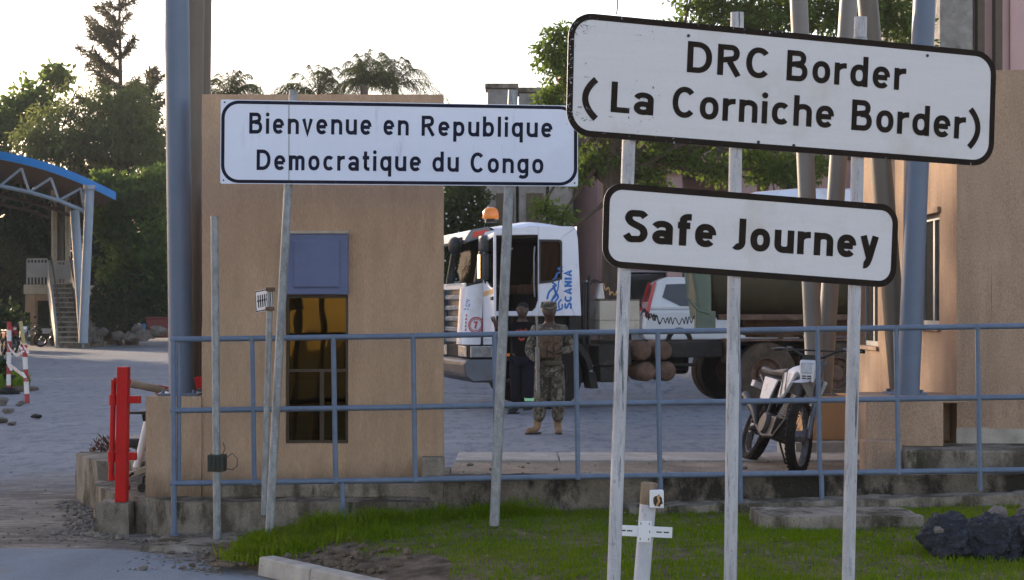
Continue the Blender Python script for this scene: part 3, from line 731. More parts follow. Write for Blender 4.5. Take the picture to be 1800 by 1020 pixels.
# slab in the grass
m = MB()
sl = [P(1318,891,11.9), P(1580,889.5,11.9), P(1624,906,11.34), P(1340,908,11.34)]
m.hexa([(p.x, p.y, .10) for p in (sl[3],sl[2],sl[1],sl[0])] + [(p.x, p.y, .32) for p in (sl[3],sl[2],sl[1],sl[0])])
tag(roughen(m.build('concrete_slab', MT['concrete']), .06, .012), 'flat weathered concrete slab lying in the grass between the sign poles', 'slab')

# ------------------------------------------------------------------ right building
Dr = 14.8; cxr = X(1682,Dr)
th = thing('rendered_building', 'tan rendered building at the right with narrow slit windows in its side wall', 'building', (cxr+1.5, Dr, .24))
m = MB()
holes = [(15.40,16.30,1.54,2.57),(18.0,18.95,1.30,2.60)]
holed(m, 'y', [Dr, 19.3], [.24, 3.77], cxr, cxr+.3, holes)
holed(m, 'x', [cxr+.3, 8], [.24, 3.77], Dr, Dr+.3, [])
holed(m, 'x', [cxr+.3, 8], [.24, 3.77], 19.0, 19.3, [])
m.box(cxr+.301, 8, Dr+.301, 18.999, 3.5, 3.76)
roughen(merged(m, 'wall', MT['stucco_rose'], th), .2, .004, 3.0)
m = MB(); m.box(cxr-.006, cxr+.28, Dr-.008, Dr-.0005, .52, .67); m.box(cxr+.281, 8, Dr-.008, Dr-.0005, .5, .66)
m.build('patched_plinth', MT['concrete_pale'], th)
for (a, b_, c, d_) in holes:
    m = MB(); e = .05
    m.box(cxr+.06, cxr+.11, a, b_, d_-e, d_); m.box(cxr+.06, cxr+.11, a, b_, c, c+e); m.box(cxr+.06, cxr+.11, a, a+e, c+e, d_-e); m.box(cxr+.06, cxr+.11, b_-e, b_, c+e, d_-e)
    m.box(cxr+.061, cxr+.109, (a+b_)/2-.03, (a+b_)/2+.03, c+e, d_-e)
    wf = m.build('window', MT['alu'], th)
    m = MB(); m.box(cxr+.08, cxr+.088, a+e, b_-e, c+e, d_-e); m.build('pane', MT['dark_glass'], wf)
    m = MB(); m.box(cxr-.03, cxr-.001, a-.04, b_+.04, d_+.001, d_+.05); m.build('lintel', MT['stucco_rose'], wf)
    m = MB(); m.box(cxr-.03, cxr-.001, a-.04, b_+.04, c-.04, c-.001); m.build('sill', MT['stucco_rose'], wf)
m = MB(); m.box(X(1590,14.1), 7.5, 14.05, 14.79, .238, .535)
tag(m.build('entrance_step', MT['concrete'], bevel=.02), 'grey concrete step along the foot of the tan building', 'step')
m = MB(); m.box(X(1522,14.45), X(1657,14.45), 14.42, 15.3, .536, .955); m.box(X(1657,14.45)+.002, cxr-.004, 15.0, 15.298, .536, .953); m.box(X(1657,14.45)+.002, cxr-.004, 14.46, 14.999, .90, .953); m.box(X(1520,14.2), X(1586,14.2), 14.2, 14.419, .24, .60)  # back piece and lid added to keep the gap beside the wall dark
tag(m.build('pier_base', MT['stucco_rose'], bevel=.01), 'rosy tan rendered base under the pair of blue-grey columns at the building corner', 'base')
m = MB(); m.box(X(1418,17.5), X(1512,17.5), 17.4, 18.2, .36, .80)
tag(m.build('column_plinth', MT['stucco_orange'], bevel=.01), 'orange-tan rendered plinth behind the motorcycle, carrying two grey columns', 'plinth')
m = MB(); m.box(X(1400,17.1), X(1525,17.1), 17.13, 18.35, -.03, .358)
tag(roughen(m.build('plinth_step', MT['concrete_pale']), .08, .01), 'pale concrete step under the orange-tan plinth', 'step')

# ------------------------------------------------------------------ leaning steel columns
def col_pair(label, struts, base, mats, base_mat):
    t = thing('canopy_support', label, 'column', base, 'leaning steel canopy supports')
    for (a, b_, r), mt in zip(struts, mats):
        m = MB(); a = Vector(a); b_ = Vector(b_)
        top = b_ + (b_-a).normalized()*2.0
        m.tube([a, b_, top], r, 28); m.build('strut', mt, t, smooth=True)
    m = MB(); c = Vector(base); w = .16
    m.box(c.x-w, c.x+w, c.y-w, c.y+w, c.z+.001, c.z+.018)
    for i in (-1,1):
        for j in (-1,1): m.lathe((c.x+i*w*.75, c.y+j*w*.75, c.z+.018), (0,0,1), [(.016,0),(.016,.025)], 6)
    m.build('base_plate', base_mat, t)
    return t
r = 21.5/F*13.3
col_pair('thick blue-grey steel column on the low wall left of the booth',
         [(P(319,697,13.3), P(310.5,0,13.3), r)], (X(319,13.3), 13.3, 1.03), [MT['column_paint']], MT['column_paint'])
D2 = 14.6
m = MB(); m.box(X(318,D2), X(372,D2), 14.4, 15.1, .405, .93)
tag(m.build('rear_plinth', MT['stucco'], bevel=.01), 'tan plinth behind the low wall, under the pair of columns coloured as unlit', 'plinth')
col_pair('pair of columns coloured brown as their unlit side, just behind the thick blue one',
         [(P(333,703,D2), P(342,0,D2), .085), (P(350,703,D2+.25), P(358,0,D2+.25), .07)], (X(341,D2+.1), D2+.1, .93), [MT['column_shaded'], MT['column_shaded']], MT['column_shaded'])
r = 19.5/F*14.9
col_pair('pair of blue-grey columns spreading upward in a V at the building corner',
         [(P(1596,697,14.75), P(1625,0,14.75), r), (P(1583,697,15.0), P(1525,0,15.0), 18/F*15)], (X(1590,14.88), 14.88, .956), [MT['column_paint'], MT['column_shaded']], MT['column_paint'])
col_pair('pair of grey columns spreading upward in a V behind the motorcycle',
         [(P(1434,704,17.7), P(1404,0,17.7), 15.5/F*17.7), (P(1446,704,17.9), P(1492,0,17.9), 15.5/F*17.9)], (X(1440,17.8), 17.8, .80), [MT['column_grey'], MT['column_grey']], MT['column_grey'])

# ------------------------------------------------------------------ fence
Df = 12.5
def fz(px, y0): return y0 - (px-300)*24/1500
th = thing('pipe_fence', 'blue-grey welded pipe fence with three rails, running across in front of the booth', 'fence', (X(900,Df), Df, .1))
pr = 4.9/F*Df
for y0 in (597, 722, 850):
    m = MB(); m.tube([P(300,fz(300,y0),Df), P(700,fz(700,y0)+.8,Df), P(1010,fz(1010,y0)-.6,Df), P(1300,fz(1300,y0),Df), P(2440,fz(2440,y0),Df)], pr, 12)
    m.build('rail', MT['fence_paint'], th, smooth=True)
for px in (445, 588, 728, 871, 1014, 1158, 1299, 1439, 1577, 1720, 1862, 2004, 2146, 2288, 2430):
    m = MB(); m.tube([P(px-2,fz(px,597)+3,Df), P(px+2,fz(px,850)-3,Df)], pr*.9, 12); 
    for yy in (597, 722, 850):
        q = P(px-2+(yy-597)/253*4, fz(px,yy), Df); m.tube([q+Vector((0,0,-.018)), q+Vector((0,0,.018))], pr*1.12, 10)
    m.build('post', MT['fence_paint'], th, smooth=True)
m = MB(); m.tube([P(304,597,Df), P(306,948,Df)], pr*1.0, 12); m.tube([P(314.5,602,Df+.02), P(314.5,850,Df+.02)], pr*.8, 10)
m.box(X(299,Df), X(316,Df), Df-.06, Df+.05, .0, .05)
m.build('end_post', MT['fence_paint'], th, smooth=True)
for px, yb in ((602,925),(871,905),(1161,898),(1301,890),(1444,880),(1722,862),(2005,850),(2290,842)):
    m = MB(); m.tube([P(px,fz(px,850)+3,Df), P(px+.8,yb,Df)], pr*.9, 12); m.build('leg', MT['fence_paint'], th, smooth=True)

# ------------------------------------------------------------------ the two signs on one set of white poles
pl, prr = P(998,130,8.4), P(1747,192.5,9.03)
PL = Plane(pl, prr, Vector((.035,0,1)))
def board(root, name, cx0, cy0, cx1, cy1, cx2, cy2, cx3, cy3, rad, bw, face, border, inset=0.0, right_border=None):
    """TL, TR, BR, BL corner pixels; builds sheet and border film"""
    c = [PL_.px(cx0,cy0), PL_.px(cx1,cy1), PL_.px(cx2,cy2), PL_.px(cx3,cy3)]
    W = [c[3], c[2], c[1], c[0]]
    def warp(s_, t_):   # unit square to quad
        a = [W[0][k]*(1-s_)*(1-t_) + W[1][k]*s_*(1-t_) + W[2][k]*s_*t_ + W[3][k]*(1-s_)*t_ for k in (0,1)]
        return a
    w = math.dist(c[0], c[1]); h = math.dist(c[0], c[3])
    def q(poly): return [warp(x/w, y/h) for x, y in poly]
    return w, h, q
PL_ = PL
th = thing('road_sign', 'larger scuffed white sign with dark rim, above the smaller one on three white poles', 'sign', PL.to3(*PL.px(1300,1300)))
def make_board(root, corners, rad, bw, face, border, to3, inset=0, square=False, back=.004, worn=None):
    w, h, q = board(root, '', *corners, rad, bw, face, border)
    plate = rrect(0, w, 0, h, .012 if square else rad, 8)
    m = MB(); m.prism(q(plate), lambda a, b, c: to3(a, b, c), -back, 0)
    pan = m.build('panel', face, root)
    m = MB(); ring(m, q(rrect(inset, w-inset, inset, h-inset, rad, 8)), q(rrect(inset+bw, w-inset-bw, inset+bw, h-inset-bw, max(.01, rad-bw), 8)), to3, .0002, .0012)
    m.build('border', border, pan)
    return pan, w, h, q
pan, w, h, q = make_board(th, (1000,20, 1752,92, 1746,294, 995,238), .125, .031, MT['sign_white'], MT['sign_black'], PL.to3)
# scuffs and seams on the upper sheet
m = MB(); rr = random.Random(5)
for i in range(34):
    u = .006 + abs(rr.gauss(0,.035)); v = rr.choice((rr.random(), .1+.15*rr.random(), .78+.15*rr.random())); L = rr.uniform(.008,.035); an = rr.gauss(0,.5)
    a, b_ = q([(u*w, v*h)])[0]; t_ = rr.uniform(.0008,.003); nx, ny = -math.sin(an)*t_, math.cos(an)*t_; dx, dy = math.cos(an)*L, math.sin(an)*L
    m.add([PL.to3(a+nx,b_+ny,.0016), PL.to3(a-nx,b_-ny,.0016), PL.to3(a+dx,b_+dy,.0016)], [(0,1,2)])
for i in range(46):
    u = rr.choice((.155,.165,.2,.19,.14)) + rr.gauss(0,.008); v = rr.choice((.1,.15,.55,.62,.68,.88,.9,.92,.8)) + rr.gauss(0,.025); s_ = rr.uniform(.002,.007)
    a, b_ = q([(u*w, (1-v)*h)])[0]
    if PL.to3(a,b_).z > 3.1: continue
    m.add([PL.to3(a+rr.uniform(-1,1)*s_, b_+rr.uniform(-1,1)*s_*1.5, .0014) for _ in range(4)], [(0,1,2,3)])
m.build('scuff_marks', M('grey_scuffs', (.12,.12,.13), .7), pan)
m = MB()      # chips knocked out of the border film, mostly along its left side
for i in range(110):
    s_ = rr.random()
    if i < 75: a, b_ = q([(rr.uniform(.0,.033), h*rr.random())])[0]
    elif i < 92: a, b_ = q([(w*rr.random()**2*.5, rr.choice((rr.uniform(.004,.028), h-rr.uniform(.004,.028))))])[0]
    else: a, b_ = q([(w*rr.random(), rr.choice((rr.uniform(.0,.006), h-rr.uniform(.0,.006))))])[0]
    k = rr.uniform(.0015,.0065); m.add([PL.to3(a+k*rr.uniform(-1,1)*1.3, b_+k*rr.uniform(-1,1)*1.3, .0016) for _ in range(4)], [(0,1,2,3)])
m.build('paint_scuffs', M('bare_sheet_grey', (.40,.42,.44), .6), pan, fix=False)
for px_, py_ in ((1227,44),(1308,52),(1630,98),(1333,250),(1395,256),(1210,63)):
    m = MB(); a, b_ = PL.px(px_, py_); m.lathe(PL.to3(a,b_,.0012), PL.n, [(.008,0),(.008,.003),(.005,.005)], 10); m.build('rivet', MT['steel_dark'], pan)
def words(plane, lst, t, space, mat, parent, z0=.0014):
    for (txt, xl, yl, xr_, yr, cap_px) in lst:
        m = MB()
        a = plane.px(xl, yl); b_ = plane.px(xr_, yr); c = plane.px(xl, yl-cap_px)
        letter(m, txt, t, space, (a[0], a[1], math.dist(a, c)), b_, plane.to3, z0)
        m.build('lettering', mat, parent, fix=False)
words(PL, [('DRC',1207,127,1352,139.5,55), ('Border',1382,141.5,1591,159.5,54)], .178, .165, MT['sign_black'], pan)
words(PL, [('La',1073,197,1148,203.5,54), ('Corniche',1181,206,1465,226,55), ('Border',1496,228.5,1696,245,54)], .178, .15, MT['sign_black'], pan)
m = MB()
def paren(x0, y0, x1, y1, bulge, wd):
    pts = []
    a, b_, = PL.px(x0,y0), PL.px(x1,y1)
    for i in range(15):
        s_ = i/14; k = 4*s_*(1-s_)
        pts.append((a[0]+(b_[0]-a[0])*s_ + bulge*k, a[1]+(b_[1]-a[1])*s_))
    ribbon(m, pts, wd, .0014, PL.to3)
paren(1048,140, 1047,209, -.056, .033); paren(1706,192, 1703,259, .048, .031)
m.build('lettering', MT['sign_black'], pan, fix=False)
def pole_pts(px, py, off): 
    a, b_ = PL.px(px, py); return PL.to3(a, b_, -off)
# Safe Journey board, same poles
t2 = thing('road_sign', 'smaller white sign with thick dark rim, below the larger one on three white poles', 'sign', PL.to3(*PL.px(1318,505)))
pan2, w, h, q = make_board(t2, (1062,320, 1580,361, 1574,507, 1058,469), .10, .032, MT['sign_white'], MT['sign_black'], PL.to3)
words(PL, [('Safe',1097,425,1258,436,57), ('Journey',1283,439,1543,456,56)], .205, .135, MT['sign_black'], pan2)
for (xt, yt, xm, ym, xb, yb) in ((1117,60,1110,250,1084,1020), (1302,20,1299,262,1290,1020), (1520,28,1513,276,1498,1020)):
    m = MB(); p0 = pole_pts(xt, yt, .045); p1 = pole_pts(xb, yb, .045)
    d = (p1-p0).normalized(); p2 = p0 + d*((.12-p0.z)/d.z)
    m.tube([p0, p1, p2], .0335, 18); po = m.build('pole', MT['white_pole'], th, smooth=True)
    m = MB()
    for (xx, yy) in ((xm, ym),):
        for k in (.12, .45):
            c = p0 + d*k
            m.lathe(c, d, [(.038,-.014),(.038,.014)], 16)
    m.build('clamp', MT['galv'], po)

# ------------------------------------------------------------------ blue-white welcome sign
DB = 11.7
PB = Plane(P(389,250,DB), P(1015,257,DB), Vector((.0,0,1)))
PL_ = PB
th = thing('road_sign', 'long bluish white sign with thin navy rim on two leaning galvanised poles', 'sign', P(690,900,DB))
pan, w, h, q = make_board(th, (388,175, 1016,186, 1016,328, 387,323), .120, .023, MT['sign_blue'], MT['sign_navy'], PB.to3, inset=.005, square=True)
words(PB, [('Bienvenue',438,235,653,237.5,37), ('en',674,237.5,718,238.5,36.5), ('Republique',741,239,971,242,35.5)], .175, .20, MT['sign_navy'], pan)
words(PB, [('Democratique',451,299,740,301.5,36), ('du',760,302,806,302.5,35.5), ('Congo',827,303.5,955,305.5,35.5)], .175, .20, MT['sign_navy'], pan)
m = MB(); xq, yq = PB.px(508,180); xq2, yq2 = PB.px(508,322); m.add([PB.to3(xq-.002,yq,.0022),PB.to3(xq+.002,yq,.0022),PB.to3(xq2+.002,yq2,.0022),PB.to3(xq2-.002,yq2,.0022)],[(0,1,2,3)])
m.build('seam', MT['steel_dark'], pan)
for (px_, py_) in ((395,180),(393,317),(1010,322),(545,182),(590,320)):
    m = MB(); a, b_ = PB.px(px_, py_); m.lathe(PB.to3(a,b_,.0014), PB.n, [(.006,0),(.006,.002)], 8); m.build('rivet', MT['steel_dark'], pan)
for (xt, yt, xb, yb, rp) in ((514,157,472,930,7.6), (902,157,870,895,8.8)):
    a = PB.to3(*PB.px(xt,yt), -.055); b_ = PB.to3(*PB.px(xb,yb), -.055); d = (b_-a).normalized()
    m = MB(); m.tube([a, b_, b_+d*.12], rp/F*DB, 16); m.build('pole', MT['galv'], th, smooth=True)

# ------------------------------------------------------------------ slim posts
D1 = 12.2
th = thing('steel_post', 'slim rusty galvanised post with a black junction box, in front of the fence', 'post', P(379,945,D1))
m = MB(); m.tube([P(377,380,D1), P(382,948,D1)], 7/F*D1, 14); m.build('pole', MT['galv'], th, smooth=True)
m = MB(); m.box(X(367,D1), X(397,D1), D1-.06, D1+.05, Z(828,D1), Z(799,D1)); 
for i in range(4): m.box(X(370+7*i,D1), X(374+7*i,D1), D1-.068, D1-.0601, Z(825,D1), Z(801,D1))
bxo = m.build('junction_box', M('dark_green_box', (.02,.024,.018), .6), th, bevel=.006)
m = MB(); m.tube([P(391,800,D1-.02), P(396,788,D1-.03), P(392,778,D1-.03)], .003, 6)
m.tube([P(397,806,D1-.03), P(408,797,D1-.03), P(417,806,D1-.04), P(417,820,D1-.04), P(408,826,D1-.03), P(397,824,D1-.03)], .003, 6)
m.build('wire', MT['black_plastic'], bxo)
D1 = 12.25
th = thing('name_plate_sign', 'small white lettered plate on a thin rusty post beside the leaning galvanised pole', 'sign', P(468,905,D1))
m = MB(); m.tube([P(475,505,D1), P(464,905,D1)], 5.5/F*D1, 12); m.build('pole', MT['galv'], th, smooth=True)
m = MB(); q0 = P(478,506,D1-.035); q1 = P(450,512,D1-.035+.16); up = Vector((0,0,.155)); 
PN = Plane(q0-up, q1-up, Vector((0,0,1)))
PN.n = PN.n if PN.n.y < 0 else -PN.n
wd = (q1-q0).length
m.prism([(0,0),(wd,0),(wd,.155),(0,.155)], lambda a,b,c: PN.to3(a,b,c), -.004, 0); pl_ = m.build('plate', MT['sign_white'], th)
m = MB(); ring(m, [(.003,.003),(wd-.003,.003),(wd-.003,.152),(.003,.152)], [(.010,.010),(wd-.010,.010),(wd-.010,.145),(.010,.145)], PN.to3, .0002, .001)
for i in range(6):
    u0 = .02 + i*(wd-.04)/6; m.add([PN.to3(u0,.03,.0013), PN.to3(u0+.014,.03,.0013), PN.to3(u0+.014,.12,.0013), PN.to3(u0,.12,.0013)], [(0,1,2,3)])
    m.add([PN.to3(u0+.006,.072,.0016), PN.to3(u0+.022,.072,.0016), PN.to3(u0+.022,.085,.0016), PN.to3(u0+.006,.085,.0016)], [(0,1,2,3)])
m.build('lettering', MT['sign_navy'], pl_, fix=False)
m = MB()
for yy in (509, 543):
    c = P(476 if yy < 520 else 475, yy, D1); m.box(c.x-.028, c.x+.026, c.y-.05, c.y+.035, c.z-.014, c.z+.014)
m.build('clamp', MT['rust'], th, bevel=.003)
D1 = 9.0
th = thing('pvc_post', 'short leaning grey-white pipe post with a white slotted bracket and torn box near its top', 'post', P(1128,1020,D1))
a = P(1142,848,D1); b_ = P(1128,1020,D1); dd = (b_-a).normalized()
m = MB(); m.tube([P(1139,885,D1), b_, b_+dd*.25], 14.3/F*D1, 18); m.build('pipe', MT['pvc'], th, smooth=True)
m = MB(); m.lathe(P(1139,886.5,D1), -dd, [(14.9/F*D1,0),(14.9/F*D1,.11),(12.5/F*D1,.115)], 18); m.build('pipe_end', MT['old_wood'], th, smooth=True)
sd = Vector((1,0,-.045)).normalized()
m = MB(); c = P(1131.5,932,D1); c.y -= .055
PK = Plane(c, c+sd, Vector((0,0,1)))
hw, hh = 48.5/F*D1, 9.5/F*D1
holed_b = MB()
m.prism([(-hw,-hh),(hw,-hh),(hw,hh),(-hw,hh)], lambda a,b,c_: PK.to3(a,b,c_), -.002, .004)
m.prism([(-.034,-.056),(.034,-.056),(.034,.056),(-.034,.056)], lambda a,b,c_: PK.to3(a,b,c_), .0042, .012)
br = m.build('bracket', MT['bracket_white'], th, bevel=.002)
m = MB()
for u0 in (-.127,-.092,.062,.100):
    m.add([PK.to3(u0,-.003,.0046),PK.to3(u0+.028,-.003,.0046),PK.to3(u0+.028,.004,.0046),PK.to3(u0,.004,.0046)],[(0,1,2,3)])
for u0, v0 in ((-.024,.036),(.02,.036),(-.024,-.045),(.02,-.045),(.024,-.005)):
    m.add([PK.to3(u0,v0,.0125),PK.to3(u0+.004,v0,.0125),PK.to3(u0+.004,v0+.012,.0125),PK.to3(u0,v0+.012,.0125)],[(0,1,2,3)])
m.build('slot', MT['black_plastic'], br, fix=False)
m = MB(); c = P(1154,877,D1-.055)
m.box(c.x-.036, c.x+.036, c.y-.03, c.y+.03, c.z-.046, c.z+.046); bx = m.build('socket_box', MT['bracket_white'], th, bevel=.005)
m = MB(); rr = random.Random(3)
pts = [(c.x+.006+.026*math.cos(a)*rr.uniform(.7,1.15), c.y-.0312, c.z-.008+.034*math.sin(a)*rr.uniform(.7,1.15)) for a in [i*.45 for i in range(14)]]
m.add(pts, [tuple(range(14))]); m.build('broken_hole', M('dark_broken_edge', (.06,.045,.03), .9, 0, .6, 60), bx, fix=False)
m = MB(); m.tube([(c.x,c.y-.034,c.z-.03),(c.x+.01,c.y-.045,c.z-.008),(c.x+.004,c.y-.04,c.z+.012),(c.x+.014,c.y-.036,c.z+.02)], .006, 8); m.build('wire', MT['gold_ink'], bx)
# ================================================================== VEHICLES
def tyre_prof(R_, w, rim):      # closed ring profile (r, h) about the axle
    h = w/2
    return [(rim,-h*.8),(rim+(R_-rim)*.5,-h),(R_-.05*R_,-h*.95),(R_,-h*.75),(R_,-h*.3),(R_-.012,-h*.28),(R_-.012,-h*.2),(R_,-h*.18),(R_,h*.18),(R_-.012,h*.2),(R_-.012,h*.28),(R_,h*.3),(R_,h*.75),(R_-.05*R_,h*.95),(rim+(R_-rim)*.5,h),(rim,h*.8)]
def truck_wheel(root, x, y, out, dish, mat_rim, tm='rubber'):
    """out=+1: outer face towards +y"""
    m = MB(); o = (x, y, .555); ax = (0, out, 0)
    m.lathe(o, ax, [(.29,-.15),(.30,.135),(.275,.13),(.25,.02 if dish else .08),(.15,.0 if dish else .10),(.14,.05 if dish else .14),(.11,.07 if dish else .16),(.02,.075 if dish else .165)], 28)
    for k in range(10):
        a = 2*math.pi*k/10; m.lathe((x+.19*math.cos(a), y+out*(.0 if dish else .08), .555+.19*math.sin(a)), ax, [(.016,0),(.016,.04)], 6)
    w = m.build('wheel', mat_rim, root, smooth=True)
    m = MB(); m.lathe(o, ax, tyre_prof(.56, .30, .28), 40, closed=True)
    m.build('tyre', MT[tm], w, smooth=True)
    return w
TA = R(180+14)
TL = Vector((.40, 30.1, 0))
tr = thing('tractor_truck', 'white tractor truck with amber beacon and open driver door, coupled to the tank trailer', 'truck', TL, rot=(0,0,TA))
# local: +x forward, +y towards the camera, z up; origin under the front axle
def panel_poly(poly, y0, y1, name, mat, parent, bevel=.0):
    m = MB(); m.prism(poly, lambda a,b,c: (a,c,b), y0, y1); return m.build(name, mat, parent, bevel=bevel)
HW = 1.22
# cab shell: side skins with the door opening and quarter window cut, roof, back and front
roofz, botz = 3.10, 1.60
cab = MB()
def side(y0, y1, sgn):
    xs = [-.50,-.40,.02,.06,1.00,1.12]; 
    def top(x): return roofz - .0 if x < .3 else roofz - (x-.3)*.16
    # rear pillar, quarter window surround, door surround, front pillar
    P_ = []
    P_.append([(-.50,1.58),(-.38,1.58),(-.15,2.2),(-.15,2.90),(-.40,3.08),(-.44,2.9)])
    P_.append([(-.38,1.58),(.26,1.58),(.26,2.13),(.06,2.15),(-.10,2.22),(-.15,2.2)])
    P_.append([(-.15,2.86),(.26,2.86),(.26,3.10),(-.34,3.10),(-.40,3.08),(-.15,2.90)])
    P_.append([(.225,2.1301),(.26,2.1301),(.26,2.8599),(.225,2.8599)])
    P_.append([(.26,2.95),(1.14,2.93),(1.22,2.88),(1.18,2.99),(.80,3.06),(.26,3.10)])
    P_.append([(.26,1.58),(1.20,1.58),(1.20,1.66),(.36,1.66),(.30,1.72),(.26,1.85)])
    for p in P_: cab.prism(p, lambda a,b,c: (a,c,b), y0, y1)
side(HW-.05, HW, 1); side(-HW, -HW+.05, -1)
# far side door panel closed
cab.prism([(.2601,1.5),(1.20,1.5),(1.22,2.2),(.2601,2.13)], lambda a,b,c: (a,c,b), -HW, -HW+.05)
# roof
def roofpt(u, v):
    x = -.42 + u*1.42; y = (-1+2*v)*HW
    z = 3.10 + .10*math.sin(math.pi*min(1, max(0, (x+.42)/1.1))*.6) - .16*max(0, x-.35) - .10*abs(-1+2*v)**6
    return (x, y, z)
g = MB(); g.grid(roofpt, 14, 14)
cab.v, base = cab.v, len(cab.v); cab.f += [tuple(base+i for i in f) for f in g.f]; cab.v += g.v
cab.add([(-.42,-HW,3.0),(-.42,HW,3.0),(-.50,HW,1.58),(-.50,-HW,1.58)], [(0,1,2,3)])
cab.add([(-.42,HW,3.0),(-.42,-HW,3.0),(-.42,-HW,3.1),(-.42,HW,3.1)], [(0,1,2,3)])
cab.box(-.49, 1.0, -HW+.05, HW-.05, 1.585, 1.64)
cabo = cab.build('cab', MT['truck_white'], tr, bevel=.012)
# front corner panels with decals
def corner(sgn):
    m = MB()
    def f(u, v):
        a = u*math.pi/2; r = .30
        x = 1.20 + r*math.sin(a)*1.0 + .06*(1-v); y = sgn*(HW - r + r*math.cos(a))
        if u > .999: y = sgn*(HW-r-.22); 
        zt = 2.14 - .10*u; zb = 1.10
        return (x, y, zb + (zt-zb)*v)
    m.grid(f, 9, 6)
    m.prism([(1.06,1.10),(1.21,1.10),(1.21,2.18),(1.06,2.12)], lambda a,b,c: (a,c,b), sgn*HW-.04*max(sgn,0), sgn*HW+.04*(sgn<0))
    return m.build('corner_panel', MT['truck_white'], tr, smooth=True)
cp = corner(1); corner(-1)
# windscreen frame, glass, grille
m = MB()

for sg in (1,-1): m.hexa([(1.22,sg*(HW-.02),2.14),(1.36,sg*(HW-.02),2.14),(1.36,sg*(HW-.12),2.14),(1.22,sg*(HW-.12),2.14),(1.14,sg*(HW-.02),2.97),(1.22,sg*(HW-.02),2.97),(1.22,sg*(HW-.12),2.97),(1.14,sg*(HW-.12),2.97)])
m.box(1.06, 1.22, -HW+.02, HW-.02, 2.9701, 3.03)
m.build('windscreen_frame', MT['truck_grey'], tr, bevel=.02)
m = MB(); m.grid(lambda u, v: (1.44-.22*v+.04*math.sin(math.pi*u), (-1+2*u)*(HW-.12), 2.10+.86*v), 10, 4)
m.build('windscreen', glassmat('windscreen_glass', (.72,.76,.75), .02, .15), tr, smooth=True)
m = MB()
m.box(1.05,1.42,-.72,.72,1.06,2.08)
gr = m.build('grille_panel', MT['truck_grey'], tr, bevel=.03)
m = MB()
for k in range(5): m.box(1.43,1.47,-.74,.74,1.12+k*.185,1.20+k*.185)
m.build('grille_bar', MT['chrome'], gr, bevel=.015)
m = MB(); m.box(1.425,1.46,-.9,.9,2.03,2.14); m.build('badge_strip', MT['bracket_white'], gr, bevel=.02)
m = MB()
m.prism([(.86,.46),(1.36,.46),(1.52,.56),(1.54,.80),(1.44,.86),(.86,.86)], lambda a,b,c: (a,c,b), -HW, HW)
bu = m.build('bumper', MT['truck_grey'], tr, bevel=.05)
m = MB(); m.prism([(1.0,.50),(1.38,.48),(1.50,.57),(1.52,.80),(1.40,.85),(1.0,.85)], lambda a,b,c: (a,c,b), HW+.002, HW+.03); m.build('bumper_corner', MT['bumper_grey'], bu, bevel=.02)
m = MB(); m.box(1.0,1.46,-HW+.01,HW-.01,.861,1.095); m.build('lamp_panel', MT['chassis'], tr, bevel=.03)
for sgn in (1,-1):
    m = MB(); m.box(1.06,1.44,sgn*(HW+.012)-.02,sgn*(HW+.012)+.02,.885,1.075)
    if sgn: m.box(1.463,1.49,sgn*.80-.30,sgn*.80+.30,.885,1.075)
    hl = m.build('headlight', MT['lens'], tr, bevel=.02)
    m = MB(); m.box(1.25,1.42,sgn*(HW+.034)-.002,sgn*(HW+.034)+.003,.90,1.06); m.build('lamp_reflector', MT['chrome'], hl, bevel=.004)
# lettering, decals on the driver side
def to_side(yy):
    return lambda a, b, c: (a, yy + c, b)
m = MB(); T = to_side(HW+.001)
# word runs upwards: text x -> +z, text y -> towards the front (+x)
def vert(a, b, c): return (-.33 + b, HW+.0015+c, a)
m.xf = None
letter(m, 'SCANIA', .26, .08, (1.70, 0, .13), (2.36, 0), vert, 0, .0003)
m.build('lettering', MT['blue_ink'], cabo, fix=False)
m = MB()
for pts, wd in (([(.135,1.86),(.10,1.98),(.03,2.05),(-.02,2.10),(.05,2.16),(-.01,2.22),(-.04,2.30)], .035),
            ([(.06,1.72),(.05,1.84),(-.02,1.93),(.0,2.02),(.03,2.10)], .04), ([(-.0,1.72),(-.01,1.82),(-.06,1.90),(-.02,1.98)], .035),
            ([(-.08,1.70),(-.07,1.80),(-.12,1.86)], .03), ([(.02,1.66),(-.12,1.70),(-.13,1.78)], .03), ([(-.04,2.30),(-.13,2.34),(-.06,2.38),(-.14,2.41)], .03),
            ([(.04,1.88),(-.05,2.02),(-.07,2.16),(-.11,2.24)], .025)):
    ribbon(m, [(a, b) for a, b in crom(pts, 4)], wd, 0, lambda a,b,c: (a-.03, HW+.0018, b))
m.build('blue_emblem', MT['blue_ink'], cabo, fix=False)
cxn, czn = 1.22, 1.43
def cornpt(a, b, c):   # on the corner panel, a along the side then round the corner
    s_ = max(0, a); an = min(math.pi/2, s_/.30)
    return (1.20+.06*(1-(b-1.1)/1.0) + (.30+c)*math.sin(an) + min(0, a), HW-.30+(.30+c+.004)*math.cos(an), b)
m = MB()
for r0, r1 in ((.135,.118),(.100,.092)):
    o_ = arc(.10, czn, r0, r0, 0, 360, 28)[:-1]; i_ = arc(.10, czn, r1, r1, 0, 360, 28)[:-1]
    ring(m, o_, i_, cornpt, .0, .004)
for k in range(22):
    a0 = 2*math.pi*k/22; q_ = [(.10+.109*math.cos(a0+d_)*e_, czn+.109*math.sin(a0+d_)*e_) for d_, e_ in ((-.07,.96),(.07,.96),(.07,1.05),(-.07,1.05))]
    m.add([cornpt(x, z, .004) for x, z in q_], [(0,1,2,3)])
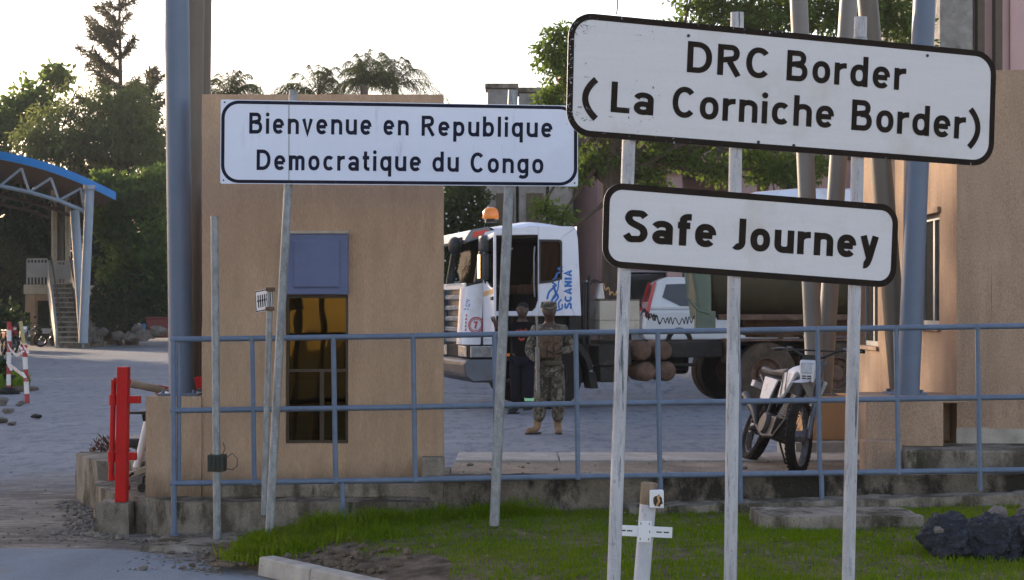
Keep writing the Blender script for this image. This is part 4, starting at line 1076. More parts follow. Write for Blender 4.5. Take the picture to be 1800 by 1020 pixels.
# digit seven, read from the camera (image right = -x)
letter(m, '7', .24, 0, (0,0,.12), (.065,0), lambda a,b,c: cornpt(.135-a, czn-.06+b, .005), 0, .0003)
for k in range(5): m.add([cornpt(.30+.01*(k%2), 1.33+k*.06, .004), cornpt(.27, 1.33+k*.06, .004), cornpt(.27, 1.37+k*.06, .004), cornpt(.30, 1.365+k*.06, .004)], [(0,1,2,3)])
m.build('red_decal', MT['red_ink'], cp, fix=False)
m = MB(); rr = random.Random(9)
for k in range(12):
    a0, z0 = rr.uniform(.22,.33), 1.66+rr.uniform(0,.2); m.add([cornpt(a0,z0,.004),cornpt(a0+.03,z0+.005,.004),cornpt(a0+.028,z0+.022,.004),cornpt(a0+.003,z0+.018,.004)],[(0,1,2,3)])
m.build('blue_marks', MT['blue_ink'], cp, fix=False)
# driver door swung open
dh = Matrix.Translation((1.22, HW+.005, 0)) @ Matrix.Rotation(R(-92), 4, 'Z')    # door local: -x along the door from its hinge
door = MB(); door.xf = dh
L = .93
for poly in ([(0,1.20),(-L,1.20),(-L,2.02),(-L*.6,2.06),(0,2.24)],):
    door.prism(poly, lambda a,b,c: (a,c,b), -.04, .0)
for poly in ([(-L,2.0201),(-L+.06,2.0201),(-L+.06,2.94),(-L,2.94)], [(-L+.0601,2.87),(-.02,2.80),(-.06,2.90),(-L+.0601,2.94)], [(0,2.2401),(-.06,2.225),(-.07,2.80),(-.02,2.7999)]):
    door.prism(poly, lambda a,b,c: (a,c,b), -.04, .0)
do = door.build('door', MT['truck_white'], tr, bevel=.01)
m = MB(); m.xf = dh; m.prism([(-.07,2.24),(-L*.6,2.07),(-L+.06,2.03),(-L+.06,2.87),(-.07,2.80)], lambda a,b,c: (a,c,b), -.022, -.016)
m.build('door_window', glassmat('door_glass', (.30,.30,.28), .02, .3), do)
m = MB(); m.xf = dh; m.prism([(-.03,1.98),(-L*.95,2.03),(-L*.95,1.95),(-.03,1.90)], lambda a,b,c: (a,c,b), .001, .004); m.build('gold_stripe', MT['gold_ink'], do)
m = MB(); m.xf = dh; m.box(-L+.05,-L+.17,.001,.03,1.84,1.90); m.build('handle', MT['black_plastic'], do, bevel=.01)
# mirrors
m = MB(); m.tube([(1.05,HW,2.86),(1.20,HW+.22,2.84),(1.24,HW+.28,2.70)], .03, 10); m.tube([(1.10,HW,2.15),(1.22,HW+.24,2.14),(1.26,HW+.28,2.3)], .03, 10)
mo = m.build('mirror_arm', MT['black_plastic'], tr, smooth=True)
m = MB(); m.box(1.16,1.34,HW+.16,HW+.42,2.18,2.62); m.box(1.15,1.35,HW+.17,HW+.41,2.64,2.92); m.build('mirror_housing', MT['truck_grey'], mo, bevel=.05)
m = MB(); m.box(1.345,1.36,HW+.20,HW+.40,2.20,2.60); m.build('mirror_glass', MT['dark_glass'], mo, bevel=.006)
m = MB(); m.tube([(1.15,.75,2.95),(1.55,.85,2.88)], .025, 8); m.ball((1.62,.85,2.76),(.12,.17,.16)); m.build('front_mirror', MT['black_plastic'], tr, smooth=True)
m = MB(); m.prism([(1.02,2.96),(1.20,2.90),(1.50,2.80),(1.53,2.85),(1.42,3.02),(1.12,3.08)], lambda a,b,c: (a,c,b), -HW+.02, HW-.02)
vz = m.build('sun_visor', MT['visor'], tr, bevel=.02)
m = MB(); m.prism([(1.16,2.955),(1.40,2.885),(1.38,2.99),(1.14,3.03)], lambda a,b,c: (a,c,b), HW-.018, HW-.012); m.build('red_strip', MT['red_lens'], vz)
m = MB(); m.lathe((.98,.78,3.17), (0,0,1), [(.10,0),(.10,.05),(.06,.06)], 20); bb = m.build('beacon_base', MT['black_plastic'], tr, smooth=True)
m = MB(); m.lathe((.98,.78,3.23), (0,0,1), [(.135,0),(.14,.04),(.135,.12),(.11,.17),(.05,.20),(.01,.205)], 20); m.build('beacon_dome', MT['amber'], bb, smooth=True)
# interior
m = MB(); m.box(-.44,.22,-1.1,1.1,1.65,2.0); m.box(-.445,-.42,-1.15,1.15,1.65,2.95); m.box(1.06,1.30,-1.1,1.1,1.65,2.14); m.box(-.40,1.10,-1.17,-1.15,1.65,3.0); m.box(-.38,1.05,-1.1,1.1,2.90,2.95); m.build('cab_interior', MT['interior'], tr)
for yy in (.62,-.62):
    m = MB(); m.box(-.15,.42,yy-.26,yy+.26,1.95,2.12); m.hexa([(-.28,yy-.25,2.1),(-.12,yy-.25,2.1),(-.12,yy+.25,2.1),(-.28,yy+.25,2.1),(-.42,yy-.22,2.85),(-.30,yy-.22,2.85),(-.30,yy+.22,2.85),(-.42,yy+.22,2.85)]); m.build('seat', MT['seat_brown'], tr, bevel=.05)
m = MB(); cwh = Vector((.92,.62,2.25)); axw = Vector((-.75,0,.55)).normalized()
rim_ = []; uu = Vector((0,1,0)); ww = axw.cross(uu)
m.tube([cwh+(uu*math.cos(a)+ww*math.sin(a))*.22 for a in [i*math.pi/10 for i in range(21)]], .017, 8); m.tube([cwh, cwh-axw*.25], .03, 8); m.bar(cwh-uu*.21, cwh+uu*.21, .03, .02)
m.build('steering_wheel', MT['black_plastic'], tr, smooth=True)
m = MB(); m.tube([(.90,HW-.02,2.0),(.90,HW+.0,2.6),(.70,HW-.02,2.72)], .015, 8); m.tube([(.32,HW-.01,1.9),(.34,HW+.02,2.1),(.34,HW+.02,2.6),(.32,HW-.01,2.75)], .013, 8); m.build('grab_handle', MT['chrome'], tr, smooth=True)
m = MB(); m.prism([(-.15,2.22),(.05,2.16),(.225,2.14),(.225,2.85),(-.15,2.85)], lambda a,b,c: (a,c,b), HW-.03, HW-.02); m.build('quarter_window', glassmat('quarter_glass', (.30,.25,.2), .03, .2), tr)
ri = MB(); ring(ri, [(-.16,2.20),(.05,2.14),(.245,2.12),(.245,2.875),(-.11,2.875),(-.16,2.83)], [(-.125,2.235),(.05,2.18),(.215,2.16),(.215,2.84),(-.09,2.84),(-.125,2.80)], lambda a,b,c:(a,c,b), HW+.0005, HW+.008); ri.build('window_seal', MT['black_plastic'], tr)
# fender, steps, chassis
m = MB()
pr_ = arc(0, .56, .72, .74, 8, 172, 16) + arc(0, .56, .62, .63, 172, 8, 16)
m.prism(pr_, lambda a,b,c: (a,c,b), -HW-.02, -HW+.40); m.build('wheel_arch', MT['chassis'], tr, bevel=.01); m = MB(); m.prism(pr_, lambda a,b,c: (a,c,b), HW-.40, HW+.02)
m.prism([(-.74,.62),(-.62,.62),(-.66,.34),(-.80,.34)], lambda a,b,c: (a,c,b), HW-.38, HW+.02)
m.build('wheel_arch', MT['chassis'], tr, bevel=.01)
m = MB(); m.box(.72,1.0,HW-.30,HW,.46,.52); m.box(.72,1.0,HW-.26,HW-.02,.82,.87); m.box(.70,1.0,HW-.32,HW-.27,.4,1.57); m.box(.70,.73,HW-.3,HW-.01,.5,1.57); m.build('step', MT['chassis'], tr, bevel=.01)
m = MB(); m.box(-.62,.66,-.55,.55,.42,1.25); m.box(-.78,-.60,.1,.8,.42,1.2); m.box(.66,.98,-.9,.9,.42,1.1); m.build('engine', MT['chassis'], tr, bevel=.04)
m = MB(); m.box(.76,.90,HW+.002,HW+.02,.90,.95); m.build('marker_lamp', MT['orange'], tr, bevel=.005)
m = MB(); m.box(-.5,.68,-1.0,1.0,1.3,1.56); m.box(-.48,-.30,.2,1.18,1.31,1.575); m.build('cab_floor', MT['chassis'], tr)
m = MB()
for yy in (.42,-.42): m.box(-6.2,1.0,yy-.05,yy+.05,.86,1.14)
for xx in (-1.2,-2.4,-3.2,-4.6,-5.9): m.box(xx-.06,xx+.06,-.369,.369,.9,1.1)
m.tube([(0,-1.0,.51),(0,1.0,.51)], .07, 10); m.tube([(-3.9,-.9,.51),(-3.9,.9,.51)], .09, 10); m.tube([(-5.25,-.9,.51),(-5.25,.9,.51)], .09, 10)
m.ball((-3.9,0,.51),(.24,.24,.22)); m.ball((-5.25,0,.51),(.24,.24,.22)); m.box(-.6,.6,-.3,.3,.55,.85)
m.build('chassis', MT['chassis'], tr, bevel=.01)
m = MB(); m.box(-1.42,-.82,.62,1.16,.72,1.08); m.box(-1.38,-.86,.66,1.12,.44,.715); m.build('battery_box', MT['chassis'], tr, bevel=.03)
m = MB(); m.box(-3.1,-1.5,-1.1,-.55,.5,1.1); m.build('fuel_tank', MT['chassis'], tr, bevel=.08)
for (xx, zz) in ((-1.62,.98),(-1.99,.98),(-1.69,.62),(-2.06,.62)):
    m = MB(); m.lathe((xx,.55,zz), (0,1,0), [(.16,0),(.175,.05),(.175,.55),(.165,.60),(.12,.645),(.05,.665),(.01,.667)], 24); m.build('air_tank', MT['rust'], tr, smooth=True)
m = MB(); m.box(-3.25,-2.2,.47,.72,.84,1.12); m.box(-2.8,-2.2,.45,.60,.68,.74); m.build('side_box', MT['chassis'], tr, bevel=.02)
m = MB(); m.box(-5.9,-3.3,.50,1.20,1.13,1.17); m.box(-3.34,-3.30,.50,1.20,.75,1.129); m.build('rear_mudguard', MT['rust'], tr, bevel=.01)
m = MB(); m.lathe((-4.5,0,1.18), (0,0,1), [(.5,0),(.5,.06),(.1,.08)], 20); m.build('coupling_plate', MT['rust'], tr)
m = MB(); m.box(-1.58,-.86,.42,1.10,1.30,1.84); bxx = m.build('tool_box', MT['cream'], tr, bevel=.012)
m = MB(); m.box(-1.585,-.855,.42,1.105,1.50,1.508); m.box(-1.585,-.855,.425,1.104,1.845,1.86); m.build('lid_edge', MT['concrete'], bxx)
for i, (xx, yy) in enumerate(((-.62,.95),(-.74,.85),(-.70,1.02))):
    m = MB(); m.tube([(xx,yy,1.1),(xx+.01,yy,1.6),(xx,yy,2.15+.06*i)], .035-.006*i, 10); m.tube([(xx,yy,2.1),(xx-.1,yy,2.2),(xx-.25,yy-.1,2.15)], .012, 6); m.build('hose_mast', MT['black_plastic'], tr, smooth=True)
m = MB(); m.box(-.70,-.64,.96,1.02,2.16,2.19); m.ball((-.75,1.05,1.30),.03); m.build('hose_coupling', MT['chrome'], tr)
m = MB()
for i in range(9):
    m.hexa([(-.90-.012*i,.70+.02*math.sin(i),1.87)]*0 or [(-.86,.72,1.862),(-1.02,.72,1.862),(-1.02,.92,1.862),(-.86,.92,1.862),(-.93,.78,2.14),(-.99,.78,2.14),(-.99,.88,2.14),(-.93,.88,2.14)]) if i == 0 else None
m.build('hanging_cloth', MT['rose_cloth'], tr, bevel=.03)
def coil(p0, p1, turns, r, wr, sag):
    p0, p1 = Vector(p0), Vector(p1); d = (p1-p0); pts = []
    for i in range(turns*10+1):
        t = i/(turns*10); a = 2*math.pi*turns*(t+.02*math.sin(t*23)); rj = r*(.75+.5*mnoise.noise((t*9, turns, 0)))
        pts.append(p0 + d*t + Vector((.4*rj*math.cos(a), math.cos(a)*rj, math.sin(a)*rj - sag*4*t*(1-t) + .06*mnoise.noise((t*4, 0, turns)))))
    return pts
m = MB(); m.tube(coil((-1.0,.8,2.12),(-1.55,.6,2.05),6,.05,.012,.12), .014, 6); m.build('yellow_coil', MT['gold_ink'], tr, smooth=True)
m = MB(); m.tube(coil((-1.62,.55,1.75),(-2.95,.3,1.55),14,.075,.012,.16), .009, 6); m.tube(coil((-1.62,.45,1.9),(-2.2,.35,1.50),9,.07,.01,.05), .012, 6); m.build('black_coil', MT['black_plastic'], tr, smooth=True)
for yy, o_ in ((1.10,1),(-1.10,-1)): truck_wheel(tr, .03, yy-o_*.05, o_, False, MT['chassis'])
for xx in (-3.9,-5.25):
    for yy, o_ in ((1.06,1),(-1.06,-1)): truck_wheel(tr, xx, yy-o_*.02, o_, True, MT['rust'], 'dusty_rubber')
    for yy, o_ in ((.74,1),(-.74,-1)): truck_wheel(tr, xx, yy, o_, True, MT['rust'])
# tank trailer
def TW(x, y, z):
    c, s_ = math.cos(TA), math.sin(TA); return Vector((TL.x + x*c - y*s_, TL.y + x*s_ + y*c, z))
tk = thing('tank_trailer', 'olive tank trailer with a pale upper hull, behind the Safe Journey sign', 'trailer', TW(-5.05,0,0), rot=(0,0,R(180-2)))
def TX(x): return x + 4.5
m = MB()
def tank(u, v):
    x = -2.75 - 9.5*u; a = 2*math.pi*v; e = 1.0
    k = min(1, min(u*9.5, (1-u)*9.5)/.18); k = .0 if (u in (0.0, 1.0)) else (.86 + .14*math.sqrt(min(1, k)))
    c, s_ = math.cos(a), math.sin(a); q_ = (abs(c)**2.6+abs(s_)**2.6)**(-1/2.6)
    return (TX(x), 1.18*c*q_*k, 2.62 + 1.08*s_*q_*k)
us = [0, .0001, .008, .02, .1, .3, .5, .7, .9, .98, .992, .9999, 1]
vs = []; fs = []
for u in us:
    for k in range(36): vs.append(tank(u, k/36))
for i in range(len(us)-1):
    for k in range(36): fs.append((i*36+k, i*36+(k+1)%36, (i+1)*36+(k+1)%36, (i+1)*36+k))
m.add(vs, fs); tb = m.build('tank', MT['olive'], tk, smooth=True)
m = MB()
def topcap(u, v):
    x = -2.9 - 9.2*u; a = R(22) + R(136)*v
    c, s_ = math.cos(a), math.sin(a); q_ = (abs(c)**2.6+abs(s_)**2.6)**(-1/2.6)
    d_ = .35 if u == 0 else 0
    return (TX(x-d_*s_), 1.20*c*q_, 2.62+1.10*s_*q_ + (0.18*min(1,u*8) if .25 < v < .75 else 0))
m.grid(topcap, 12, 16); m.build('upper_hull', MT['truck_white'], tb, smooth=True)
m = MB(); m.hexa([(TX(-2.55),-1.0,1.5),(TX(-2.78),-1.0,1.5),(TX(-2.78),1.10,1.5),(TX(-2.55),1.10,1.5),(TX(-2.35),-1.0,2.9),(TX(-2.78),-1.0,2.9),(TX(-2.78),1.10,2.9),(TX(-2.35),1.10,2.9)])
fb = m.build('front_bulkhead', MT['green_paint'], tk, bevel=.06)
m = MB(); m.tube([(TX(-2.32),1.0,2.9),(TX(-2.36),1.05,1.9),(TX(-2.55),1.1,1.66),(TX(-2.75),1.12,1.62)], .028, 8); m.box(TX(-2.85),TX(-2.5),.7,1.12,1.30,1.66); m.build('front_pipe', MT['green_paint'], fb, bevel=.01)
m = MB(); m.box(TX(-12),TX(-3.4),.35,.55,1.22,1.56); m.box(TX(-12),TX(-3.4),-.55,-.35,1.22,1.56)
for xx in (-3.6,-4.5,-6,-8,-10): m.box(TX(xx-.1),TX(xx+.1),-.349,.349,1.25,1.55)
m.box(TX(-11.8),TX(-2.9),.7,1.14,1.50,1.60)
m.build('trailer_frame', MT['rust'], tk, bevel=.01)
for xx in (-9.2,-10.5,-11.8):
    for yy, o_ in ((1.0,1),(-1.0,-1)): truck_wheel(tk, TX(xx), yy, o_, True, MT['rust'])

# cars on the rising road behind
def make_car(label, loc, rz, paint, h=1.0):
    c = thing('parked_car', label, 'car', loc, rot=(0,0,rz))
    # side profile x forward; body built as stacked sections across y
    low = [(-2.15,.35),(-2.2,.62),(-2.17,.95),(-2.05,1.02),(1.0,1.02),(1.75,.92),(2.1,.74),(2.16,.42),(2.05,.3),(-2.0,.3)]
    m = MB(); m.prism([(a,b*h) for a,b in low], lambda a,b,c_: (a,c_,b), -.86, .86); b_ = m.build('body', paint, c, bevel=.09)
    m = MB()
    up = [(-2.10,1.02),(-1.86,1.66),(-1.62,1.76),(.20,1.78),(.62,1.70),(1.28,1.0)]
    n = len(up); vs = [(x, -.84 if z < 1.1 else -.68, z*h) for x, z in up] + [(x, .84 if z < 1.1 else .68, z*h) for x, z in up]
    m.add(vs, [tuple(range(n-1,-1,-1)), tuple(range(n,2*n))] + [(i,(i+1)%n,n+(i+1)%n,n+i) for i in range(n)])
    cb = m.build('cabin', paint, c, bevel=.06)
    def sidepane(poly, s_):
        return [(x, s_*((.84 - (z-1.02)/.74*.16)+.008), z*h) for x, z in poly]
    for s_ in (1,-1):
        for poly in ([(-1.72,1.30),(-1.62,1.60),(-.95,1.62),(-.92,1.10),(-1.30,1.10)], [(-.84,1.10),(-.86,1.62),(-.05,1.63),(-.03,1.10)], [(.05,1.10),(.03,1.63),(.40,1.62),(.98,1.10)]):
            m = MB(); q_ = sidepane(poly, s_); m.add(q_, [tuple(range(len(q_)))]); m.build('window', MT['dark_glass'], cb, fix=False)
    m = MB(); m.add([(-2.06,-.72,1.12*h),(-2.06,.72,1.12*h),(-1.895,.60,1.60*h),(-1.895,-.60,1.60*h)], [(0,1,2,3)]); m.build('rear_window', MT['dark_glass'], cb, fix=False)
    m = MB(); m.add([(1.235,.74,1.08*h),(1.235,-.74,1.08*h),(.72,-.62,1.65*h),(.72,.62,1.65*h)], [(0,1,2,3)]); m.build('windscreen', MT['dark_glass'], cb, fix=False)
    for s_ in (1,-1):
        m = MB(); m.hexa([(-2.16,s_*.885,.86*h),(-2.05,s_*.885,.86*h),(-2.05,s_*.82,.86*h),(-2.16,s_*.82,.86*h),(-1.92,s_*.712,1.66*h),(-1.86,s_*.71,1.66*h),(-1.86,s_*.66,1.66*h),(-1.92,s_*.66,1.66*h)]); m.build('tail_light', MT['red_lens'], c, bevel=.01)
        m = MB(); m.box(1.95,2.13,s_*.70-.12,s_*.70+.12,.66*h,.80*h); m.build('headlight', MT['lens'], c, bevel=.02)
        m = MB(); m.box(-.86,-.70,s_*.868-.012,s_*.868+.012,.93*h,.96*h); m.box(-.02,.14,s_*.868-.012,s_*.868+.012,.93*h,.96*h); m.build('door_handle', paint, c, bevel=.005)
        for xx in (-1.32,1.35):
            m = MB(); m.lathe((xx,s_*.78,.32), (0,s_,0), [(.20,-.08),(.21,.07),(.15,.05),(.05,.06)], 20); w_ = m.build('wheel', MT['silver'], c, smooth=True)
            m = MB(); m.lathe((xx,s_*.78,.32), (0,s_,0), tyre_prof(.32,.2,.2), 28, closed=True); m.build('tyre', MT['rubber'], w_, smooth=True)
    return c
p = P(1232, 543, 41)
make_car('white people carrier with tall red tail light, parked behind the truck chassis', (p.x+.75, 41.5, .62), R(1), MT['car_white'], 1.04)
p = P(1175, 543, 47)
c2 = make_car('dark van with a silver roof rail, parked behind the white people carrier', (p.x+.4, 47.5, .62), R(4), MT['car_dark'], 1.16)
m = MB(); m.box(-1.75,.35,-.64,.64,1.785*1.16,1.785*1.16+.05); m.build('roof', MT['silver'], c2, bevel=.03)

# ------------------------------------------------------------------ motorcycles
def make_bike(label, loc, rot, steer, white=True):
    b = thing('motorcycle', label, 'motorcycle', loc, 'parked motorcycles', rot=rot)
    # local: +x forward, rear contact at x=0, front axle at x=1.32
    RF, RB = .345, .315; XF = 1.30
    hp = Vector((.98,0,.92)); hd = Vector((-.44,0,.90)).normalized()     # steering head and its axis (upwards)
    S = Matrix.Translation(hp) @ Matrix.Rotation(steer, 4, hd) @ Matrix.Translation(-hp)
    W_ = MT['moto_white'] if white else MT['red_paint']
    def wheel(x, r, w, xf, front):
        m = MB(); m.xf = xf
        m.lathe((x,0,r), (0,1,0), [(r-.085,-.022),(r-.075,-.03),(r-.062,-.03),(r-.062,.03),(r-.075,.03),(r-.085,.022)], 36, closed=True)
        m.lathe((x,0,r), (0,1,0), [(.03,-.08),(.055,-.075),(.05,-.03),(.05,.03),(.075 if front else .06,.04),(.075 if front else .06,.07),(.03,.08)], 18)
        rim = m.build('wheel', MT['steel_bright'], b, smooth=True)
        m = MB(); m.xf = xf
        for k in range(18):
            a = 2*math.pi*k/18; a2 = a + (.35 if k % 2 else -.35); sy = .05 if k % 4 < 2 else -.05
            m.tube([(x+.05*math.cos(a2),sy,r+.05*math.sin(a2)),(x+(r-.08)*math.cos(a),0,r+(r-.08)*math.sin(a))], .0028, 4, cap=False)
        m.build('spokes', MT['steel_bright'], rim)
        m = MB(); m.xf = xf
        m.lathe((x,0,r), (0,1,0), [(r-.08,-.03),(r-.055,-w/2),(r-.025,-w/2),(r-.004,-w*.3),(r,0),(r-.004,w*.3),(r-.025,w/2),(r-.055,w/2),(r-.08,.03)], 44, closed=True)
        for k in range(44):
            a = 2*math.pi*k/44
            for yy in (-.025,.0,.025):
                c = Vector((x+(r+.002)*math.cos(a+yy*3), yy*1.1, r+(r+.002)*math.sin(a+yy*3)))
                t_ = Vector((-math.sin(a),0,math.cos(a)))
                m.bar(c-t_*.010, c+t_*.010, .018, .006, (math.cos(a),0,math.sin(a)))
        m.build('tyre', MT['rubber'], rim, smooth=False)
    wheel(0, RB, .105, None, False); wheel(XF, RF, .085, S, True)
    # fork and steering
    ft = hp + hd*.13; fdir = Vector((XF,0,RF)) - (hp - hd*.02); fdir.normalize()
    m = MB(); m.xf = S
    for s_ in (1,-1):
        bt = Vector((XF,s_*.085,RF)); tp = Vector((ft.x,s_*.085,ft.z)); md = bt + (tp-bt)*.52
        m.tube([bt+Vector((0,0,-.02)), bt+(tp-bt)*.06, md], [.02,.027,.027], 12); 
        m.tube([md, tp], .019, 12)
        for k in range(8): q_ = md + (tp-md)*(.03+.045*k); m.lathe(q_, (tp-bt), [(.024,0),(.033,.009),(.024,.018)], 12)
    m.bar(hp+hd*.12+Vector((0,-.12,0)), hp+hd*.12+Vector((0,.12,0)), .05, .03); m.bar(hp-hd*.06+Vector((0,-.12,0)), hp-hd*.06+Vector((0,.12,0)), .05, .03)
    m.tube([Vector((XF,-.10,RF)), Vector((XF,.10,RF))], .01, 8)
    m.build('fork', MT['steel_bright'], b, smooth=True)
    m = MB(); m.xf = S
    c0 = hp + hd*.17
    m.tube([c0+Vector((-.16,-.40,.09)), c0+Vector((-.05,-.22,.08)), c0+Vector((0,-.08,.01)), c0+Vector((0,.08,.01)), c0+Vector((-.05,.22,.08)), c0+Vector((-.16,.40,.09))], .012, 10)
    m.tube([c0+Vector((-.04,-.2,.075)), c0+Vector((-.04,.2,.075))], .008, 8)
    hb = m.build('handlebar', MT['steel_dark'], b, smooth=True)
    for s_ in (1,-1):
        m = MB(); m.xf = S; m.tube([c0+Vector((-.115,s_*.31,.09)), c0+Vector((-.165,s_*.42,.09))], .018, 10); m.build('grip', MT['rubber'], hb, smooth=True)
        m = MB(); m.xf = S; m.tube([c0+Vector((-.08,s_*.27,.09)), c0+Vector((-.02,s_*.30,.09)), c0+Vector((-.06,s_*.42,.08))], .006, 6)
        m.box(c0.x-.12,c0.x-.07,c0.y+s_*.26-.02,c0.y+s_*.26+.02,c0.z+.07,c0.z+.11); m.build('lever', MT['steel_bright'], hb)
    m = MB(); m.xf = S; m.tube([c0+Vector((-.08,.27,.10)), c0+Vector((-.03,.33,.20)), c0+Vector((-.07,.34,.28))], .006, 6); m.lathe(c0+Vector((-.07,.34,.32)), (-1,.1,0), [(.055,0),(.05,.02),(.02,.03)], 14); m.build('mirror', MT['black_plastic'], hb, smooth=True)
    # number-plate cowl and headlight
    hl = hp + hd*.05 + Vector((.15,0,.0)); S0 = S; S = S @ Matrix.Translation(hl) @ Matrix.Scale(.70, 4) @ Matrix.Translation(-hl)
    m = MB(); m.xf = S
    m.hexa([hl+Vector(v) for v in ((-.04,-.095,-.17),(.055,-.085,-.20),(.055,.085,-.20),(-.04,.095,-.17),(-.06,-.115,.12),(.035,-.11,.10),(.035,.11,.10),(-.06,.115,.12))])
    cw = m.build('headlight_cowl', W_, b, bevel=.018)
    m = MB(); m.xf = S; m.hexa([hl+Vector(v) for v in ((.04,-.075,-.065),(.060,-.075,-.068),(.060,.075,-.068),(.04,.075,-.065),(.03,-.085,.07),(.049,-.085,.068),(.049,.085,.068),(.03,.085,.07))]); m.build('headlight', MT['lens'], cw, bevel=.012)
    m = MB(); m.xf = S
    for zz in (-.105,-.135,-.165):
        for s_ in (1,-1): m.box(hl.x+.045,hl.x+.060,hl.y+s_*.034-.026,hl.y+s_*.034+.026,hl.z+zz-.008,hl.z+zz+.008)
    m.build('vent', MT['black_plastic'], cw)
    m = MB(); m.xf = S; m.tube([hl+Vector((-.03,-.12,.10)), hl+Vector((-.02,-.125,.17)), hl+Vector((-.02,.125,.17)), hl+Vector((-.03,.12,.10))], .007, 6); m.box(hl.x-.10,hl.x-.02,-.09,.09,hl.z+.10,hl.z+.17); m.build('instrument', MT['steel_dark'], cw, bevel=.02)
    S = S0
    m = MB(); m.xf = S
    fl = hp - hd*.10
    def fen(u, v):
        x = -.20 + .74*u; w = .060*(1-.55*abs(2*u-1)**2.5); y = (-1+2*v)*w
        return (fl.x+.10+x, y, fl.z+.03 - (.9*(.42-u)**2 if u < .42 else .10*(u-.42)) - (y/.06)**2*.018)
    m.grid(fen, 12, 6); m.build('front_mudguard', W_, b, smooth=True)
    for s_ in ():
        pass
    # body
    m = MB()
    def tank_(u, v):
        x = .50+.46*u; a = 2*math.pi*v; w = .13*(.55+.45*math.sin(math.pi*(.15+.75*u))); hgt = .10+.04*math.sin(math.pi*u)
        return (x, w*math.cos(a), .83 + .05*u + hgt*math.sin(a)*(1.0))
    vs_ = []; n_ = 16
    for i in range(9):
        for k in range(n_): vs_.append(tank_(i/8, k/n_))
    m.add(vs_, [(i*n_+k, i*n_+(k+1)%n_, (i+1)*n_+(k+1)%n_, (i+1)*n_+k) for i in range(8) for k in range(n_)] + [tuple(range(n_-1,-1,-1)), tuple(8*n_+k for k in range(n_))])
    for s_ in (1,-1):      # tank shrouds reaching forward and down
        m.hexa([(.62,s_*.10,.62),(.90,s_*.14,.64),(.92,s_*.17,.66),(.64,s_*.125,.63),(.60,s_*.11,.88),(1.02,s_*.12,.90),(1.03,s_*.16,.90),(.60,s_*.135,.88)])
    ft_ = m.build('fuel_tank', W_, b, bevel=.012, smooth=True)
    m = MB()
    for s_ in (1,-1):
        m.bar((.66,s_*.150,.87),(.80,s_*.158,.66),.006,.018); m.bar((.80,s_*.165,.885),(.93,s_*.170,.70),.006,.012)
    m.build('stripe', MT['black_plastic'], ft_)
    m = MB(); m.prism([(-.25,.86),(.10,.84),(.50,.84),(.58,.93),(.45,.93),(.1,.90),(-.25,.93)], lambda a,b_,c: (a,c,b_), -.11, .11); m.build('seat', MT['black_plastic'], b, bevel=.035)
    m = MB(); m.grid(lambda u, v: (-.55+.55*u, (-1+2*v)*.075, .78+.10*u-.03*(2*v-1)**2), 8, 5); m.box(-.52,-.42,-.07,.07,.72,.78); m.build('rear_mudguard', W_, b, smooth=True)
    m = MB()
    for s_ in (1,-1): m.prism([(.12,.60),(.40,.58),(.48,.80),(.05,.82)], lambda a,b_,c: (a,c,b_), s_*.115, s_*.13)
    m.build('side_panel', W_, b, bevel=.01)
    m = MB()
    m.tube([hp-hd*.1, hp+hd*.1], .03, 10); m.tube([hp+hd*.05, (.5,0,.80), (.30,0,.78)], .022, 8); m.tube([hp-hd*.05, (.80,0,.45), (.62,0,.30)], .022, 8)
    for s_ in (1,-1):
        m.tube([(.35,s_*.06,.80),(.36,s_*.08,.42),(.40,s_*.08,.30),(.62,0,.28)], .016, 8); m.tube([(-.30,s_*.07,.84),(.36,s_*.08,.60)], .012, 8)
        m.tube([(0,s_*.075,RB),(.37,s_*.07,.40)], .02, 8); m.tube([(.02,s_*.085,RB+.05),(.20,s_*.085,.78)], .022, 10)
    m.tube([(.42,.08,.30),(.42,.22,.28)], .012, 8); m.tube([(.42,-.08,.30),(.42,-.22,.28)], .012, 8); m.tube([(.40,.10,.28),(.36,.30,.02)], .010, 8)
    m.build('frame', MT['steel_dark'], b, smooth=True)
    m = MB(); m.box(.46,.76,-.11,.11,.28,.46); m.lathe((.52,-.15,.37), (0,1,0), [(.10,0),(.115,.03),(.115,.27),(.10,.30)], 20)
    for k in range(7): m.hexa([(.68+.03*k-.07,-.075,.46+.03*k)]*0 or [(.62+.018*k,-.075,.47+.024*k),(.78+.018*k,-.075,.45+.024*k),(.78+.018*k,.075,.45+.024*k),(.62+.018*k,.075,.47+.024*k),(.623+.018*k,-.075,.482+.024*k),(.783+.018*k,-.075,.462+.024*k),(.783+.018*k,.075,.462+.024*k),(.623+.018*k,.075,.482+.024*k)])
    m.box(.66,.80,-.05,.05,.46,.62)
    m.build('engine', MT['engine'], b, bevel=.012)
    m = MB(); m.tube([(.84,-.05,.56),(.94,-.07,.46),(.84,-.10,.28),(.6,-.13,.26),(.36,-.14,.34)], .02, 10); m.tube([(.36,-.14,.34),(.2,-.15,.46),(-.25,-.16,.60)], [.022,.04,.045], 12); m.build('exhaust', MT['steel_dark'], b, smooth=True)
    return b
bl = Vector((X(1314,16.4), 16.4, .24)); 
hx = Vector((X(1372,15.35), 15.35, 0)) - Vector((bl.x, bl.y, 0)); yaw = math.atan2(hx.y, hx.x)
make_bike('white trail motorcycle leaning beside the blue fence, front wheel turned', bl, (R(-20), 0, yaw), R(-37))
make_bike('white motorcycle parked under the far concrete stair, rear wheel outward', (X(68,76), 76.3, 0), (R(-5), 0, R(25)), R(10))
make_bike('red motorcycle with a round mirror, parked near the left banded pole', (X(6,64), 64, 0), (R(-5), 0, R(-58)), R(10), white=False)
make_bike('white motorcycle parked between the banded poles and the stair', (X(26,65), 65.8, 0), (R(-6), 0, R(-70)), R(-12))

